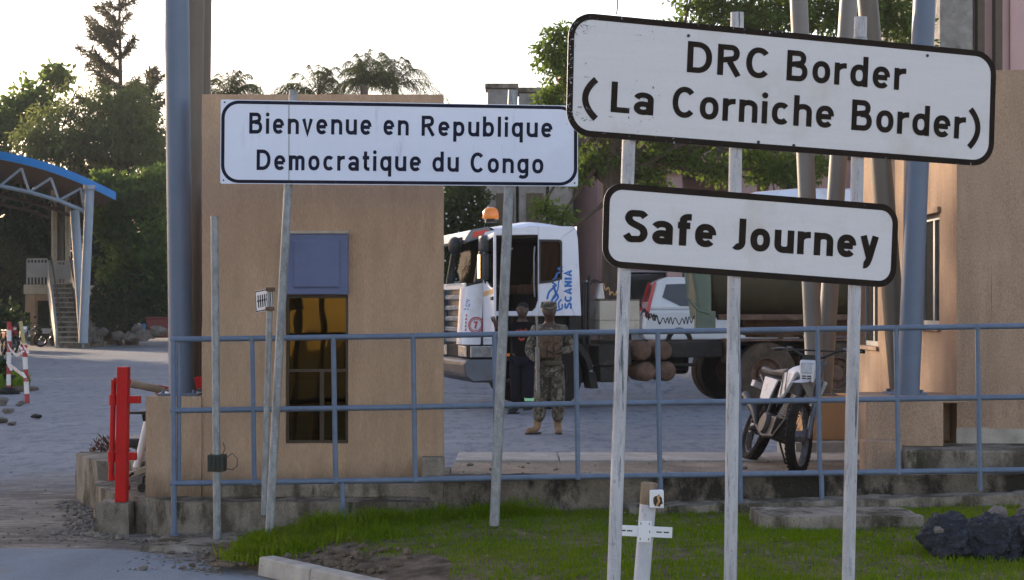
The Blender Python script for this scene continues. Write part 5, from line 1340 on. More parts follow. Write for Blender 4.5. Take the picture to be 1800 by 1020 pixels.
# ================================================================== PEOPLE
def skin_obj(name, pts, edges, mat, parent, sub=2, root=0):
    me = bpy.data.meshes.new(name)
    me.from_pydata([p[:3] for p in pts], edges, [])
    me.materials.append(mat)
    o = bpy.data.objects.new(name, me); COL.objects.link(o)
    md = o.modifiers.new("skin", 'SKIN'); md.use_smooth_shade = True
    for i, p in enumerate(pts):
        v = me.skin_vertices[0].data[i]
        r = p[3]; v.radius = r if isinstance(r, tuple) else (r, r); v.use_root = (i == root)
    sb = o.modifiers.new("subsurf", 'SUBSURF'); sb.levels = sub; sb.render_levels = sub
    o.parent = parent
    return o
class Sk:
    def __init__(s): s.p = []; s.e = []
    def chain(s, pts, start=None):
        prev = start
        for p in pts:
            s.p.append(p); i = len(s.p)-1
            if prev is not None: s.e.append((prev, i))
            prev = i
        return prev
def person(label, loc, rz, pose, clothes):
    """local: faces -y, x to its left side as seen from the camera's right; pose gives elbows, hands, knees, feet"""
    t = thing('person', label, 'person', loc, rot=(0,0,rz))
    k = Sk()
    root = k.chain([(0,0,.96,(.135,.10))])
    chest = k.chain([(0,-.005,1.12,(.125,.095)),(0,.0,1.30,(.16,.105)),(0,.01,1.42,(.13,.09))], root)
    neck = k.chain([(0,.005,1.49,.066),(0,-.005,1.54,.064)], chest)
    hd = pose.get('head', (0,0))
    hx_, hy_ = hd
    head = k.chain([(hx_*.3,-.02+hy_*.3,1.60,(.072,.084)),(hx_*.6,-.018+hy_*.6,1.67,(.085,.102)),(hx_,-.01+hy_,1.735,(.080,.095)),(hx_,-.005+hy_,1.775,(.035,.045))], neck)
    nb = len(k.p)-3
    k.chain([(hx_*.6,-.125+hy_*.6,1.665,.017)], nb)                      # nose
    k.chain([(hx_*.6+.090,.0,1.665,.014)], nb); k.chain([(hx_*.6-.090,.0,1.665,.014)], nb)   # ears
    for s_ in (1,-1):
        el, ha, fd = pose['elbow'][s_], pose['hand'][s_], Vector(pose['fdir'][s_]).normalized()
        sh = Vector((s_*.185,.01,1.41)); el = Vector(el); ha = Vector(ha)
        w = k.chain([(*sh,.062),(*(sh*.5+el*.5),.050),(*el,.042),(*(el*.55+ha*.45),.040),(*ha,.028)], chest)
        pm = ha + fd*.05; palm = k.chain([(*pm,(.036,.018))], w)
        up = Vector((0,0,1)) if abs(fd.z) < .7 else Vector((0,1,0)); sd = fd.cross(up).normalized(); nn = sd.cross(fd)
        for j, off in enumerate((-.028,-.010,.010,.027)):
            L_ = (.065,.078,.082,.068)[j]
            b0 = pm + fd*.045 + sd*off; b1 = b0 + fd*L_*.5 + nn*.010; b2 = b1 + fd*L_*.35 + nn*.026
            k.chain([(*b0,.0105),(*b1,.0095),(*b2,.008)], palm)
        th0 = pm - fd*.012 - sd*.040*s_*-1; k.chain([(*th0,.012),(*(th0+fd*.035+nn*.02-sd*.012*s_*-1),.0095)], palm)
        kn, ft = Vector(pose['knee'][s_]), Vector(pose['foot'][s_])
        td = Vector(pose['toe'][s_]).normalized()
        hp_ = Vector((s_*.095,0,.90))
        k.chain([(*hp_,(.088,.088)),(*(hp_*.5+kn*.5),.072),(*kn,.052),(*(kn*.55+ft*.45+Vector((0,.012,0))),.050),(*(ft+Vector((0,0,.09))),.036),(*(ft+td*.10+Vector((0,0,.035))),(.038,.03)),(*(ft+td*.17+Vector((0,0,.03))),(.034,.022))], root)
    skin_obj('body', k.p, k.e, MT['skin'], t)
    # jacket with sleeves
    j = Sk(); r0 = j.chain([(0,0,.88,(.185,.140))]); c0 = j.chain([(0,-.005,1.08,(.175,.135)),(0,0,1.28,(.205,.142)),(0,.01,1.42,(.150,.110)),(0,.006,1.495,(.092,.088))], r0)
    for s_ in (1,-1):
        el, ha = Vector(pose['elbow'][s_]), Vector(pose['hand'][s_]); sh = Vector((s_*.185,.01,1.41))
        j.chain([(*sh,.092),(*(sh*.5+el*.5),.080),(*el,.070),(*(el*.5+ha*.5),.054),(*(el*.10+ha*.90),.046)], c0-1)
    skin_obj('jacket', j.p, j.e, clothes['top'], t)
    tz = Sk(); r0 = tz.chain([(0,0,.93,(.160,.125))])
    for s_ in (1,-1):
        kn, ft = Vector(pose['knee'][s_]), Vector(pose['foot'][s_]); hp_ = Vector((s_*.10,0,.86))
        tz.chain([(*hp_,(.120,.112)),(*(hp_*.5+kn*.5),.115),(*kn,.102),(*(kn*.5+ft*.5),.094),(*(kn*.12+ft*.88+Vector((0,0,.09))),.064)], r0)
    skin_obj('trousers', tz.p, tz.e, clothes['legs'], t)
    for s_ in (1,-1):
        ft = Vector(pose['foot'][s_]); td = Vector(pose['toe'][s_]).normalized(); kn = Vector(pose['knee'][s_])
        bo = Sk(); sh = ft*.80+kn*.20
        bo.chain([(*(sh+Vector((0,0,.09))),.060),(*(ft+Vector((0,0,.17))),.056),(*(ft+Vector((0,0,.075))),(.055,.058)),(*(ft+td*.09+Vector((0,0,.05))),(.050,.044)),(*(ft+td*.19+Vector((0,0,.042))),(.046,.036))])
        bb_ = skin_obj('boot', bo.p, bo.e, clothes['boots'], t)
        m = MB(); sd = Vector((td.y,-td.x,0)); 
        q_ = [ft-td*.05+sd*.03, ft+td*.10+sd*.045, ft+td*.20+sd*.025, ft+td*.20-sd*.025, ft+td*.10-sd*.045, ft-td*.05-sd*.03]
        m.prism([(p_.x,p_.y) for p_ in q_], lambda a,b_,c: (a,b_,ft.z+c), .0, .022); m.build('sole', MT['chassis'], bb_, bevel=.008)
    for s_ in (1,-1):
        m = MB(); m.ball((hx_*.6+s_*.032,-.108+hy_*.6,1.692),(.012,.007,.006)); m.build('eye', MT['cap_hair'], t, smooth=True)
    m = MB(); m.ball((hx_*.6,-.106+hy_*.6,1.618),(.026,.010,.009)); m.build('mouth', M('lips', (.09,.035,.028), .5), t, smooth=True)
    return t
Ls = P(966, 763, 23.2); 
s1 = person('soldier in camouflage and peaked cap, tan boots, holding an upright rifle on the road', (Ls.x, 23.2, 0), R(4),
    dict(head=(-.012,-.01), elbow={1:(.30,.06,1.16), -1:(-.28,.03,1.12)}, hand={1:(.12,-.20,1.12), -1:(-.17,-.16,.97)}, fdir={1:(-.9,-.3,-.1), -1:(.45,-.5,-.5)},
         knee={1:(.115,-.03,.50), -1:(-.12,-.03,.50)}, foot={1:(.115,.04,0), -1:(-.165,.0,0)}, toe={1:(.05,-1,0), -1:(-.85,-.55,0)}),
    dict(top=MT['camo'], legs=MT['camo'], boots=MT['boot_tan']))
m = MB()
m.lathe((-.010,.0,1.715), (0,-.06,1), [(.116,-.005),(.114,.03),(.106,.075),(.06,.084),(.01,.085)], 24)
m.prism([(-.075,-.085),(-.05,-.165),(0,-.185),(.05,-.165),(.075,-.085)], lambda a,b_,c: (a-.01,b_,1.722+c+.25*(b_+.085)), 0, .007)
m.build('cap', MT['camo'], s1, smooth=True)
m = MB()
m.hexa([(-.125,-.165,1.04),(.125,-.165,1.04),(.15,.0,1.04),(-.15,.0,1.04),(-.12,-.155,1.36),(.12,-.155,1.36),(.15,.0,1.40),(-.15,.0,1.40)])
for s_ in (1,-1): m.bar((s_*.09,-.15,1.35),(s_*.11,-.03,1.475),.05,.02)
for xx in (-.10,-.01,.08): m.box(xx-.035,xx+.035,-.205,-.166,1.04,1.20)
m.box(-.11,-.03,-.19,-.16,1.25,1.36); m.box(.03,.10,-.19,-.16,1.24,1.37); m.tube([(.15,-.13,1.38),(0,-.19,1.2),(-.16,-.14,1.02)], .016, 6)
m.build('vest', MT['vest'], s1, bevel=.02)
m = MB(); m.lathe((0,0,.965), (0,0,1), [(.17,-.03),(.175,-.02),(.175,.02),(.17,.03)], 20); m.build('belt', M('webbing', (.07,.06,.04), .8), s1, smooth=True)
# rifle: muzzle up along his right side
rf = thing('rifle', 'grey rifle held muzzle-up by the soldier at his right side', 'rifle', (Ls.x-.16, 23.2-.22, .72), rot=(R(4), R(-2), R(10)))
m = MB(); m.tube([(0,0,.40),(0,0,.84)], .011, 10); m.tube([(0,0,.80),(0,0,.88)], .017, 10); m.box(-.012,.012,-.03,-.004,.78,.82); m.build('barrel', MT['gun'], rf)
m = MB(); m.box(-.025,.025,-.035,.045,.16,.46); m.box(-.02,.02,-.05,-.036,.22,.42); m.build('receiver', MT['gun'], rf, bevel=.01)
m = MB(); m.hexa([(-.022,-.03,-.16),(.022,-.03,-.16),(.022,.10,-.12),(-.022,.10,-.12),(-.02,-.02,.159),(.02,-.02,.159),(.02,.04,.159),(-.02,.04,.159)]); m.build('stock', MT['gun'], rf, bevel=.01)
m = MB(); m.hexa([(-.014,.046,.24),(.014,.046,.24),(.014,.20,.30),(-.014,.20,.30),(-.014,.046,.32),(.014,.046,.32),(.014,.19,.38),(-.014,.19,.38)]); m.build('magazine', MT['steel_dark'], rf, bevel=.006)
Lp = P(918, 728, 27.6)
s2 = person('person in black shirt with red print and dark trousers by the open truck door', (Lp.x, 27.6, 0), R(-6),
    dict(head=(.01,-.01), elbow={1:(.29,.08,1.14), -1:(-.34,-.02,1.20)}, hand={1:(.26,-.10,.92), -1:(-.42,-.10,1.42)}, fdir={1:(-.1,-.4,-.9), -1:(-.3,-.2,.9)},
         knee={1:(.12,-.06,.52), -1:(-.10,-.01,.50)}, foot={1:(.12,-.10,.07), -1:(-.10,.04,0)}, toe={1:(-.3,-1,0), -1:(-.6,-.8,0)}),
    dict(top=MT['black_cloth'], legs=MT['navy_cloth'], boots=MT['black_plastic']))
m = MB(); m.ball((.01,.012,1.730),(.096,.112,.078)); m.build('hair', MT['cap_hair'], s2, smooth=True)
m = MB(); rr = random.Random(4)
for k in range(9):
    x0, z0 = -.085+.02*k+rr.uniform(-.004,.004), 1.33+rr.uniform(-.012,.012); m.box(x0,x0+.013,-.147,-.139,z0,z0+.04)
for k in range(4): x0, z0 = -.045+.025*k, 1.19+rr.uniform(-.01,.02); m.box(x0,x0+.02,-.147,-.138,z0,z0+.035)
m.build('shirt_print', M('faded_red_print', (.38,.07,.04), .8), s2)
m = MB(); m.lathe((.12,-.075,.24), (0,.1,1), [(.078,-.03),(.080,-.02),(.080,.02),(.078,.03)], 18); m.build('ankle_band', MT['lime'], s2, smooth=True)
# ================================================================== GATE THINGS
Dg = 12.95
th = thing('gate_post', 'bright red steel barrier post with a hinged bar, standing on a small concrete block', 'barrier post', P(216,882,Dg))
m = MB(); m.hexa([(X(204,Dg),Dg-.05,Z(882,Dg)),(X(224,Dg),Dg-.05,Z(882,Dg)),(X(224,Dg),Dg+.05,Z(882,Dg)),(X(204,Dg),Dg+.05,Z(882,Dg)),(X(208,Dg),Dg-.05,Z(645,Dg)),(X(227,Dg),Dg-.05,Z(645,Dg)),(X(227,Dg),Dg+.05,Z(645,Dg)),(X(208,Dg),Dg+.05,Z(645,Dg))])
m.build('post', MT['red_paint'], th, bevel=.006)
m = MB(); m.tube([P(200,668,Dg+.02), P(195,845,Dg+.02)], 5/F*Dg, 12)
m.tube([P(200,668,Dg+.02), P(210,672,Dg+.02)], 5/F*Dg, 10); m.tube([P(196,842,Dg+.02), P(208,838,Dg+.02)], 4/F*Dg, 10)
hg = m.build('hinge_bar', MT['red_paint'], th, smooth=True)
m = MB()
for yy in (703, 803): m.tube([P(199.5-(yy-703)*.025,yy-9,Dg+.02), P(199-(yy-703)*.025,yy+9,Dg+.02)], 8/F*Dg, 14)
m.build('collar', MT['red_paint'], hg, smooth=True)
m = MB(); m.box(X(224,Dg),X(247,Dg),Dg-.03,Dg+.03,Z(709,Dg),Z(696,Dg)); m.build('stub_arm', MT['red_paint'], th, bevel=.004); m = MB(); m.box(X(222,Dg),X(240,Dg),Dg-.03,Dg+.03,Z(809,Dg),Z(795,Dg)); m.build('stub_arm', MT['red_paint'], th, bevel=.004)
m = MB(); m.hexa([(X(172,Dg),Dg-.14,-.02),(X(234,Dg),Dg-.14,-.02),(X(236,Dg),Dg+.22,-.02),(X(170,Dg),Dg+.22,-.02),(X(176,Dg),Dg-.12,Z(882,Dg)-.002),(X(232,Dg),Dg-.12,Z(882,Dg)-.002),(X(234,Dg),Dg+.2,Z(882,Dg)-.002),(X(174,Dg),Dg+.2,Z(882,Dg)-.002)])
tag(roughen(m.build('concrete_block', MT['concrete']), .05, .014), 'small rough concrete block under the red gate post, at the edge of the road', 'block')
th = thing('boom_barrier', 'cream and red barrier pole lying on red supports behind the low wall', 'barrier', P(290,690,14.2))
m = MB(); m.tube([P(226,673,13.9), P(302,689,14.3), P(352,700,14.6)], .034, 14); m.build('pole', MT['cream'], th, smooth=True)
m = MB(); m.tube([P(225,672.8,13.9), P(240,676,13.98)], .036, 14); m.tube([P(275,683.3,14.16), P(300,688.6,14.29)], .036, 14); m.build('red_band', MT['red_paint'], th, smooth=True)
for px in (279, 296):
    m = MB(); a = P(px,688,14.25); m.bar(a, (a.x-.04,a.y,.41), .04, .04); m.build('support', MT['red_paint'], th)
m = MB(); m.hexa([P(349,698,14.3),P(356,698,14.3),P(356,698,14.38),P(349,698,14.38),P(341,664,14.3),P(356,661,14.3),P(356,661,14.38),P(341,664,14.38)]); m.tube([P(350,698,14.35), (X(350,14.35),14.35,.42)], .02, 8)
tag(m.build('red_bracket', MT['red_paint'], bevel=.004), 'red steel bracket behind the columns beside the booth wall', 'bracket')
# office chair half hidden behind the low wall
Dc = 13.75
th = thing('office_chair', 'office chair with black seat and pale frame, half hidden behind the low tan wall', 'chair', (X(258,Dc),Dc,.27))
m = MB(); m.box(X(224,Dc),X(275,Dc),Dc-.2,Dc+.25,Z(784,Dc),Z(768,Dc)); m.build('seat', MT['black_plastic'], th, bevel=.02)
m = MB(); m.hexa([(X(226,Dc),Dc-.25,Z(725,Dc)),(X(285,Dc),Dc-.25,Z(725,Dc)),(X(285,Dc),Dc-.18,Z(725,Dc)),(X(226,Dc),Dc-.18,Z(725,Dc)),(X(226,Dc),Dc-.25,Z(721,Dc)),(X(285,Dc),Dc-.25,Z(720,Dc)),(X(285,Dc),Dc-.18,Z(720,Dc)),(X(226,Dc),Dc-.18,Z(721,Dc))])
m.tube([P(252,724,Dc-.2), P(257,750,Dc-.15), P(264,775,Dc-.1)], .018, 8); m.build('armrest', MT['black_plastic'], th)
m = MB(); m.tube([P(259,742,Dc-.3), P(247,795,Dc-.3), P(240,822,Dc-.3)], .030, 10); m.build('frame_tube', MT['white_plastic'], th, smooth=True)
m = MB(); m.bar(P(230,795,Dc-.1), P(236,826,Dc-.1), .03, .03); m.bar(P(218,838,Dc-.2), P(275,818,Dc-.1), .05, .04); m.build('base', MT['stair_conc'], th)
for px, py in ((250,852),(221,850)):
    m = MB(); c = P(px,py,Dc-.45); c.z = .27+.035; m.lathe(c, (0,1,0), [(.034,-.02),(.034,.02)], 16); m.tube([c, c+Vector((.01,0,.08)), c+Vector((.05,.04,.11))], .012, 8); m.build('castor', MT['black_plastic'], th)
# banded poles, tape
def banded(label, pts, D, base):
    t = thing('marker_pole', label, 'pole', P(pts[-1][0], pts[-1][1], D), 'red and white banded poles')
    m = MB(); m.tube([P(x,y,D) for x, y in pts], .045, 12); m.build('pole', MT['redwhite'], t, smooth=True)
    if base:
        m = MB(); c = P(pts[-1][0], pts[-1][1], D); m.lathe((c.x,c.y,.0), (0,0,1), [(.22,0),(.22,.06),(.12,.12),(.06,.14)], 16); m.build('foot', MT['rubber'], t)
    return t
banded('upright red and white banded pole on a black foot in the grass patch', [(16,566),(16,620),(15,690)], 34, True)
t = banded('leaning red and white banded pole with a bare bamboo tip, standing in rubble', [(43,604),(45,650),(48,709)], 30.6, False)
m = MB(); m.tube([P(36,565,30.6), P(40,590,30.6), P(43,605,30.6)], .035, 10); m.build('bamboo_tip', M('bamboo', (.42,.34,.15), .7), t, smooth=True)
def strip(m, pts, w):
    pts = [Vector(p) for p in pts]
    for i in range(len(pts)-1):
        o_ = Vector((0,.01*math.sin(i*1.7),w/2)); m.add([pts[i]-o_, pts[i+1]-o_, pts[i+1]+o_, pts[i]+o_], [(0,1,2,3)])
m = MB()
strip(m, [P(14+(x-14),y,D) for x, y, D in ((13,604,34),(18,614,33.5),(25,622,33),(30,625,32.6),(40,619,31),(44,612,30.6))], .06)
strip(m, [P(x,y,D) for x, y, D in ((16,640,34),(24,647,33),(33,654,32),(42,661,30.7))], .07)
for px, py, D in ((44,607,30.5),(47,612,30.5),(38,610,30.5),(18,643,33.9),(15,638,33.9),(42,655,30.5)):
    c = P(px,py,D); m.add([c, c+Vector((.06,-.02,-.09)), c+Vector((.01,-.03,-.10)), c+Vector((-.05,0,.02))], [(0,1,2,3)])
tag(m.build('barrier_tape', MT['tape'], fix=False), 'red and white plastic tape strung between the two banded poles', 'tape')

# ================================================================== CANOPY, STAIR
Dk = 72.0
th = thing('arched_canopy', 'arched canopy with a bright blue roof edge, pale trusses and leaning blue-grey columns', 'canopy', P(150,600,Dk))
edge = [(-260,262),(-160,252),(-80,253),(0,266),(50,277),(100,292),(150,312),(204,338)]
epts = crom([(X(a,Dk), Z(b,Dk)) for a, b in edge], 4)
def roof_strip(m, d0, d1, up, dn):
    n = len(epts); vs = []
    for D in (d0, d1):
        for x, z in epts: vs.append((x-.30*(D-Dk), D, z+up))
        for x, z in epts: vs.append((x-.30*(D-Dk), D, z-dn))
    fs = []
    for i in range(n-1):
        fs += [(i,i+1,n+i+1,n+i),(2*n+i,3*n+i,3*n+i+1,2*n+i+1),(i,2*n+i,2*n+i+1,i+1),(n+i,n+i+1,3*n+i+1,3*n+i)]
    fs += [(0,n,3*n,2*n),(n-1,3*n-1,4*n-1,2*n-1)]
    m.add(vs, fs)
m = MB(); roof_strip(m, Dk, Dk+.15, 0, .34); m.build('fascia', MT['blue_roof'], th)
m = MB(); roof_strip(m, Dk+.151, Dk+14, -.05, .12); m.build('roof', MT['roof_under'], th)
for q, D in enumerate((Dk+.3, Dk+6.5, Dk+13)):
    m = MB()
    top = [(-60,263),(38,287),(90,304),(143,322)]; bot = [(-120,318),(-55,318),(0,326),(52,337),(104,352),(150,371)]
    bp = [Vector((X(a,Dk)-.30*(D-Dk), D, Z(b,Dk))) for a, b in bot]; tp = [Vector((X(a,Dk)-.30*(D-Dk), D, Z(b,Dk)-.2)) for a, b in top]
    m.tube(bp, .085, 10)
    for a, b in ((2,1),(3,1),(3,2),(4,2),(4,3),(5,3),(1,0),(2,0)): m.tube([bp[a], tp[b]], .055, 8)
    m.tube([bp[5], (bp[5].x, D, Z(318,Dk))], .08, 8)
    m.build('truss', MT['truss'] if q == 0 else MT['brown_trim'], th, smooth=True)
for (a, b_, r, mt) in ((P(158,330,Dk), P(146,603,Dk+.2), .19, 'truss'), (P(131,372,Dk+2), P(147,603,Dk+.6), .20, 'truss')):
    m = MB(); m.tube([a, b_], r, 16); m.build('column', MT[mt], th, smooth=True)
for px, D in ((95,84),(104,86),(119,84)):
    m = MB(); m.tube([P(px,330,D), P(px+1,560,D)], .22 if px == 104 else .14, 12); m.build('rear_column', MT['brown_trim'] if px == 104 else MT['stair_conc'], th, smooth=True)
m = MB(); m.lathe(P(158,331,Dk-.05), (0,0,1), [(.24,-.05),(.24,.12)], 14); m.build('joint', MT['truss'], th, smooth=True); m = MB(); m.ball(P(150,371,Dk+.3), .16); m.build('joint', MT['truss'], th, smooth=True)

Ds, Dt = 74.0, 78.5
th = thing('concrete_stair', 'concrete stair with grey sheet parapets rising to a landing below the blue canopy', 'staircase', P(123,612,Ds))
n = 13; zt = Z(500,Dt)
def srow(i):   # left and right x at row i
    f = i/n; D = Ds+(Dt-Ds)*f
    return X(104,Ds)*(1-f)+X(89,Dt)*f, X(144,Ds)*(1-f)+X(124,Dt)*f, D
m = MB()
for i in range(n):
    xl, xr, D = srow(i); z = zt*(i+1)/n
    m.box(xl, xr, D, Dt+.1+.001*i, z-zt/n-.05 if i else 0, z)
m.build('steps', MT['concrete'], th)
m = MB()
for i in range(n):
    xl, xr, D = srow(i); z = zt*(i+1)/n
    m.box(xl+.01, xr-.01, D-.07, D+.33, z+.002, z+.055)
m.build('tread', MT['stair_conc'], th)
for s_ in (0, 1):
    m = MB(); xa, _, _ = (srow(0)[s_],0,0); xb = srow(n)[s_]; o = -.14 if s_ == 0 else .02
    m.hexa([(xa+o,Ds-.1,0),(xa+o+.12,Ds-.1,0),(xb+o+.12,Dt,zt-.5),(xb+o,Dt,zt-.5),(xa+o,Ds-.1,.9 if s_ else .75),(xa+o+.12,Ds-.1,.9 if s_ else .75),(xb+o+.12,Dt,zt+1.1),(xb+o,Dt,zt+1.1)])
    m.build('parapet', MT['grey_steel'], th)
m = MB(); xl = X(46,Dt); xr = X(88,Dt); m.box(xl-.15, X(126,Dt)+.1, Dt+.11, Dt+4, zt-.45, zt-.01); m.build('landing', MT['stair_conc'], th)
for (a, b_, D) in ((xl, xr-.16, Dt+.12), (X(91,Dt+3.8), X(126,Dt+3.8), Dt+3.8)):
    m = MB(); m.box(a, b_, D, D+.05, zt+.32, zt+1.0); m.box(a, b_, D, D+.05, zt+1.12, zt+1.2)
    k = int((b_-a)/.14)
    for i in range(k+1): m.box(a+i*(b_-a)/k-.03, a+i*(b_-a)/k+.03, D+.002, D+.048, zt, zt+1.12)
    m.build('railing', MT['grey_steel'], th)
m = MB()
holed(m, 'x', [xl+.1, X(90,Dt)], [0, zt-.451], Dt+.3, Dt+.6, [(X(60,Dt), X(86,Dt), .0, zt-.75)])
m.box(xl+.1, X(128,Dt), Dt+3.6, Dt+3.9, 0, zt-.452); m.box(xl-.1, X(60,Dt), Dt+.2, Dt+.299, zt-1.3, zt-.452)
merged(m, 'base_wall', MT['stucco'], th)
m = MB(); m.tube([P(90,452,Dt), P(107,570,Ds+.3)], .04, 8); m.tube([P(122,452,Dt),P(143,565,Ds+.3)], .04, 8); m.build('handrail', MT['brown_trim'], th)

# ================================================================== BUILDINGS BEHIND
Db = 48.0
th = thing('pink_building', 'pink rendered building with brown vertical trims behind the trees at the right', 'building', (X(1400,Db), Db, 0))
m = MB(); zt1 = Z(110,Db)
holes = [(X(a,Db), X(a,Db)+1.3, z0, z0+1.6) for a in (1135,1250,1365,1480) for z0 in (3.2,6.0)]
holed(m, 'x', [X(1042,Db), X(1640,Db+.0)], [.6, zt1], Db, Db+.4, holes)
m.box(X(1042,Db), X(1640,Db), Db+.4, Db+9, zt1-.3, zt1-.02)
merged(m, 'wall', MT['pink_wall'], th)
m = MB()   # angled left wing, lighter face
m.hexa([(X(985,Db),Db-.2,.6),(X(1043,Db),Db-2.2,.6),(X(1044,Db),Db+6,.6),(X(985,Db),Db+6,.6),(X(985,Db),Db-.2,zt1+.0),(X(1043,Db),Db-2.2,zt1),(X(1044,Db),Db+6,zt1),(X(985,Db),Db+6,zt1)])
m.build('wing', MT['pink_wall'], th)
for (a, b_, c, d_) in holes:
    m = MB(); m.box(a, b_, Db+.15, Db+.2, c, d_); w_ = m.build('window', MT['dark_glass'], th)
    m = MB(); m.box(a-.05, b_+.05, Db-.06, Db-.001, c-.12, c-.001); m.box((a+b_)/2-.04, (a+b_)/2+.04, Db+.1, Db+.149, c, d_); m.box(a, b_, Db+.1, Db+.149, (c+d_)/2-.03, (c+d_)/2+.03); m.build('frame', MT['brown_trim'], w_)
m = MB(); m.box(X(1150,Db),X(1420,Db), Db-2.5, Db-.001, 5.35, 5.6); m.build('awning', MT['brown_trim'], th)
for px in (1160, 1285, 1330, 1410):
    m = MB(); m.box(X(px,Db),X(px,Db)+.4, Db-2.3, Db-1.9, .6, 5.349); m.build('pillar', MT['pink_wall'], th)
th2 = thing('pink_tower', 'tall pink block with dark brown vertical strips and a grey stone strip, top right', 'building', (X(1760,42), 42, 0))
m = MB(); m.box(X(1712,42), X(2000,42), 42, 52, 0, 14); m.build('wall', MT['pink_wall'], th2)
m = MB(); m.box(X(1645,42), X(1702,42), 41.6, 51, 0, 13.5); m.build('stone_strip', MT['stone_wall'], th2)
for a, b_ in ((1713,1725),(1744,1756)):
    m = MB(); m.box(X(a,42), X(b_,42), 41.7, 41.999, 0, 13.8); m.build('brown_strip', MT['brown_trim'], th2)
m = MB(); m.box(X(1774,42), X(1776,42), 41.9, 41.999, 3, 13.8); m.build('rain_pipe', MT['pink_wall'], th2)
Dp = 45.0
th = thing('stone_building', 'grey stone building with square pillars and dark bays, behind the truck cab', 'building', (X(920,Dp), Dp, 0))
m = MB(); m.box(X(850,Dp), X(1010,Dp), Dp+1.0, Dp+8, 0, Z(195,Dp)); m.build('wall', MT['stone_wall'], th)
for a, b_, y in ((857,907,156),(912,960,163),(965,1005,163)):
    m = MB(); m.box(X(a,Dp), X(b_,Dp), Dp, Dp+.999, 0, Z(y,Dp)); p_ = m.build('pillar', MT['stone_wall'], th, bevel=.03)
    m = MB(); m.box(X(a,Dp)-.07, X(b_,Dp)+.07, Dp-.07, Dp+.9, Z(y,Dp)+.001, Z(y-9,Dp)); m.build('cap', MT['concrete'], p_, bevel=.02)
for a, b_, y0, y1 in ((872,903,420,340),(925,955,420,340)):
    m = MB(); m.box(X(a,Dp), X(b_,Dp), Dp-.05, Dp-.001, Z(y0,Dp), Z(y1,Dp)); m.build('dark_bay', MT['brown_trim'], th)

# ================================================================== VEGETATION
def leaves(name, clumps, n, size, mat, parent, seed, aspect=.5, droop=0.0, shell=.45, up=.3, dens=.52):
    """many small leaf faces spread through ellipsoid clumps (cx,cy,cz,rx,ry,rz)"""
    rg = np.random.default_rng(seed); C_ = np.array(clumps, float)
    w = C_[:,3]*C_[:,4]*C_[:,5]; w = w**.8; w /= w.sum()
    k = rg.choice(len(C_), n, p=w)
    d = rg.normal(size=(n,3)); d /= np.linalg.norm(d, axis=1)[:,None]
    r = rg.random(n)**shell
    # broken-up outline: radius jitter per direction
    jit = 1 + .22*np.sin(d[:,0]*7+k*1.3)*np.sin(d[:,1]*6+k)*1.0 + .18*np.sin(d[:,2]*9+k*2.1)
    pos = C_[k,:3] + d*C_[k,3:6]*(r*jit)[:,None]
    # thin out with a 3-D pattern so gaps open
    g = np.sin(pos[:,0]*2.1/size*.08+1)*np.sin(pos[:,1]*1.9/size*.08+2)*np.sin(pos[:,2]*2.4/size*.08+k)
    keep = rg.random(n) < dens+.8*g; pos = pos[keep]; d = d[keep]; n = len(pos)
    ax = rg.normal(size=(n,3)) + d*.7; ax[:,2] += -droop*2.2; ax /= np.linalg.norm(ax, axis=1)[:,None]
    nr = rg.normal(size=(n,3)); nr[:,2] += up*2; sd = np.cross(ax, nr); sd /= np.maximum(1e-6, np.linalg.norm(sd, axis=1))[:,None]
    L = size*(.6+.8*rg.random(n)); 
    a = pos; b = pos + ax*L[:,None]; m1 = pos + ax*(L*.45)[:,None] + sd*(L*aspect*.5)[:,None]; m2 = pos + ax*(L*.45)[:,None] - sd*(L*aspect*.5)[:,None]
    v = np.stack([a, m1, b, m2], 1).reshape(-1,3)
    return raw_quads(name, v, mat, parent)
def raw_quads(name, v, mat, parent, per=4):
    me = bpy.data.meshes.new(name); nf = len(v)//per
    me.vertices.add(len(v)); me.vertices.foreach_set('co', np.asarray(v, np.float32).ravel())
    me.loops.add(len(v)); me.loops.foreach_set('vertex_index', np.arange(len(v), dtype=np.int32))
    me.polygons.add(nf); me.polygons.foreach_set('loop_start', np.arange(0, len(v), per, dtype=np.int32))
    try: me.polygons.foreach_set('loop_total', np.full(nf, per, np.int32))
    except Exception: pass
    me.update(calc_edges=True)
    return link(name, me, mat, parent)
def limb(m, a, b, r0, r1, rr, bend=.12, seg=5):
    a, b = Vector(a), Vector(b); L = (b-a).length
    o = Vector((rr.uniform(-1,1), rr.uniform(-1,1), rr.uniform(-.3,.6)))*L*bend
    pts = [a + (b-a)*(i/seg) + o*math.sin(math.pi*i/seg) for i in range(seg+1)]
    m.tube(pts, [r0+(r1-r0)*i/seg for i in range(seg+1)], 8)
def tree(label, base, h0, r0, clumps, n, size, leafm, barkm, seed, name='tree', group=None, **kw):
    t = thing(name, label, 'tree', base, group); rr = random.Random(seed)
    m = MB(); b = Vector(base); top = Vector((b.x+rr.uniform(-.3,.3), b.y, b.z+h0)); m.tube([b-Vector((0,0,.2)), b*.6+top*.4+Vector((rr.uniform(-.15,.15),0,0)), top], [r0*1.25, r0, r0*.75], 12)
    for c in clumps:
        s = b + (top-b)*rr.uniform(.62,1.0); limb(m, s, (c[0], c[1], c[2]-c[5]*.2), r0*.42, r0*.10, rr)
        for _ in range(2):
            q = Vector(c[:3]) + Vector((rr.uniform(-1,1)*c[3], rr.uniform(-1,1)*c[4], rr.uniform(-.6,.9)*c[5]))*.75; limb(m, (c[0],c[1],c[2]-c[5]*.2), q, r0*.12, r0*.03, rr)
    m.build('trunk', barkm, t, smooth=True)
    leaves('crown', clumps, n, size, leafm, t, seed, **kw)
    return t
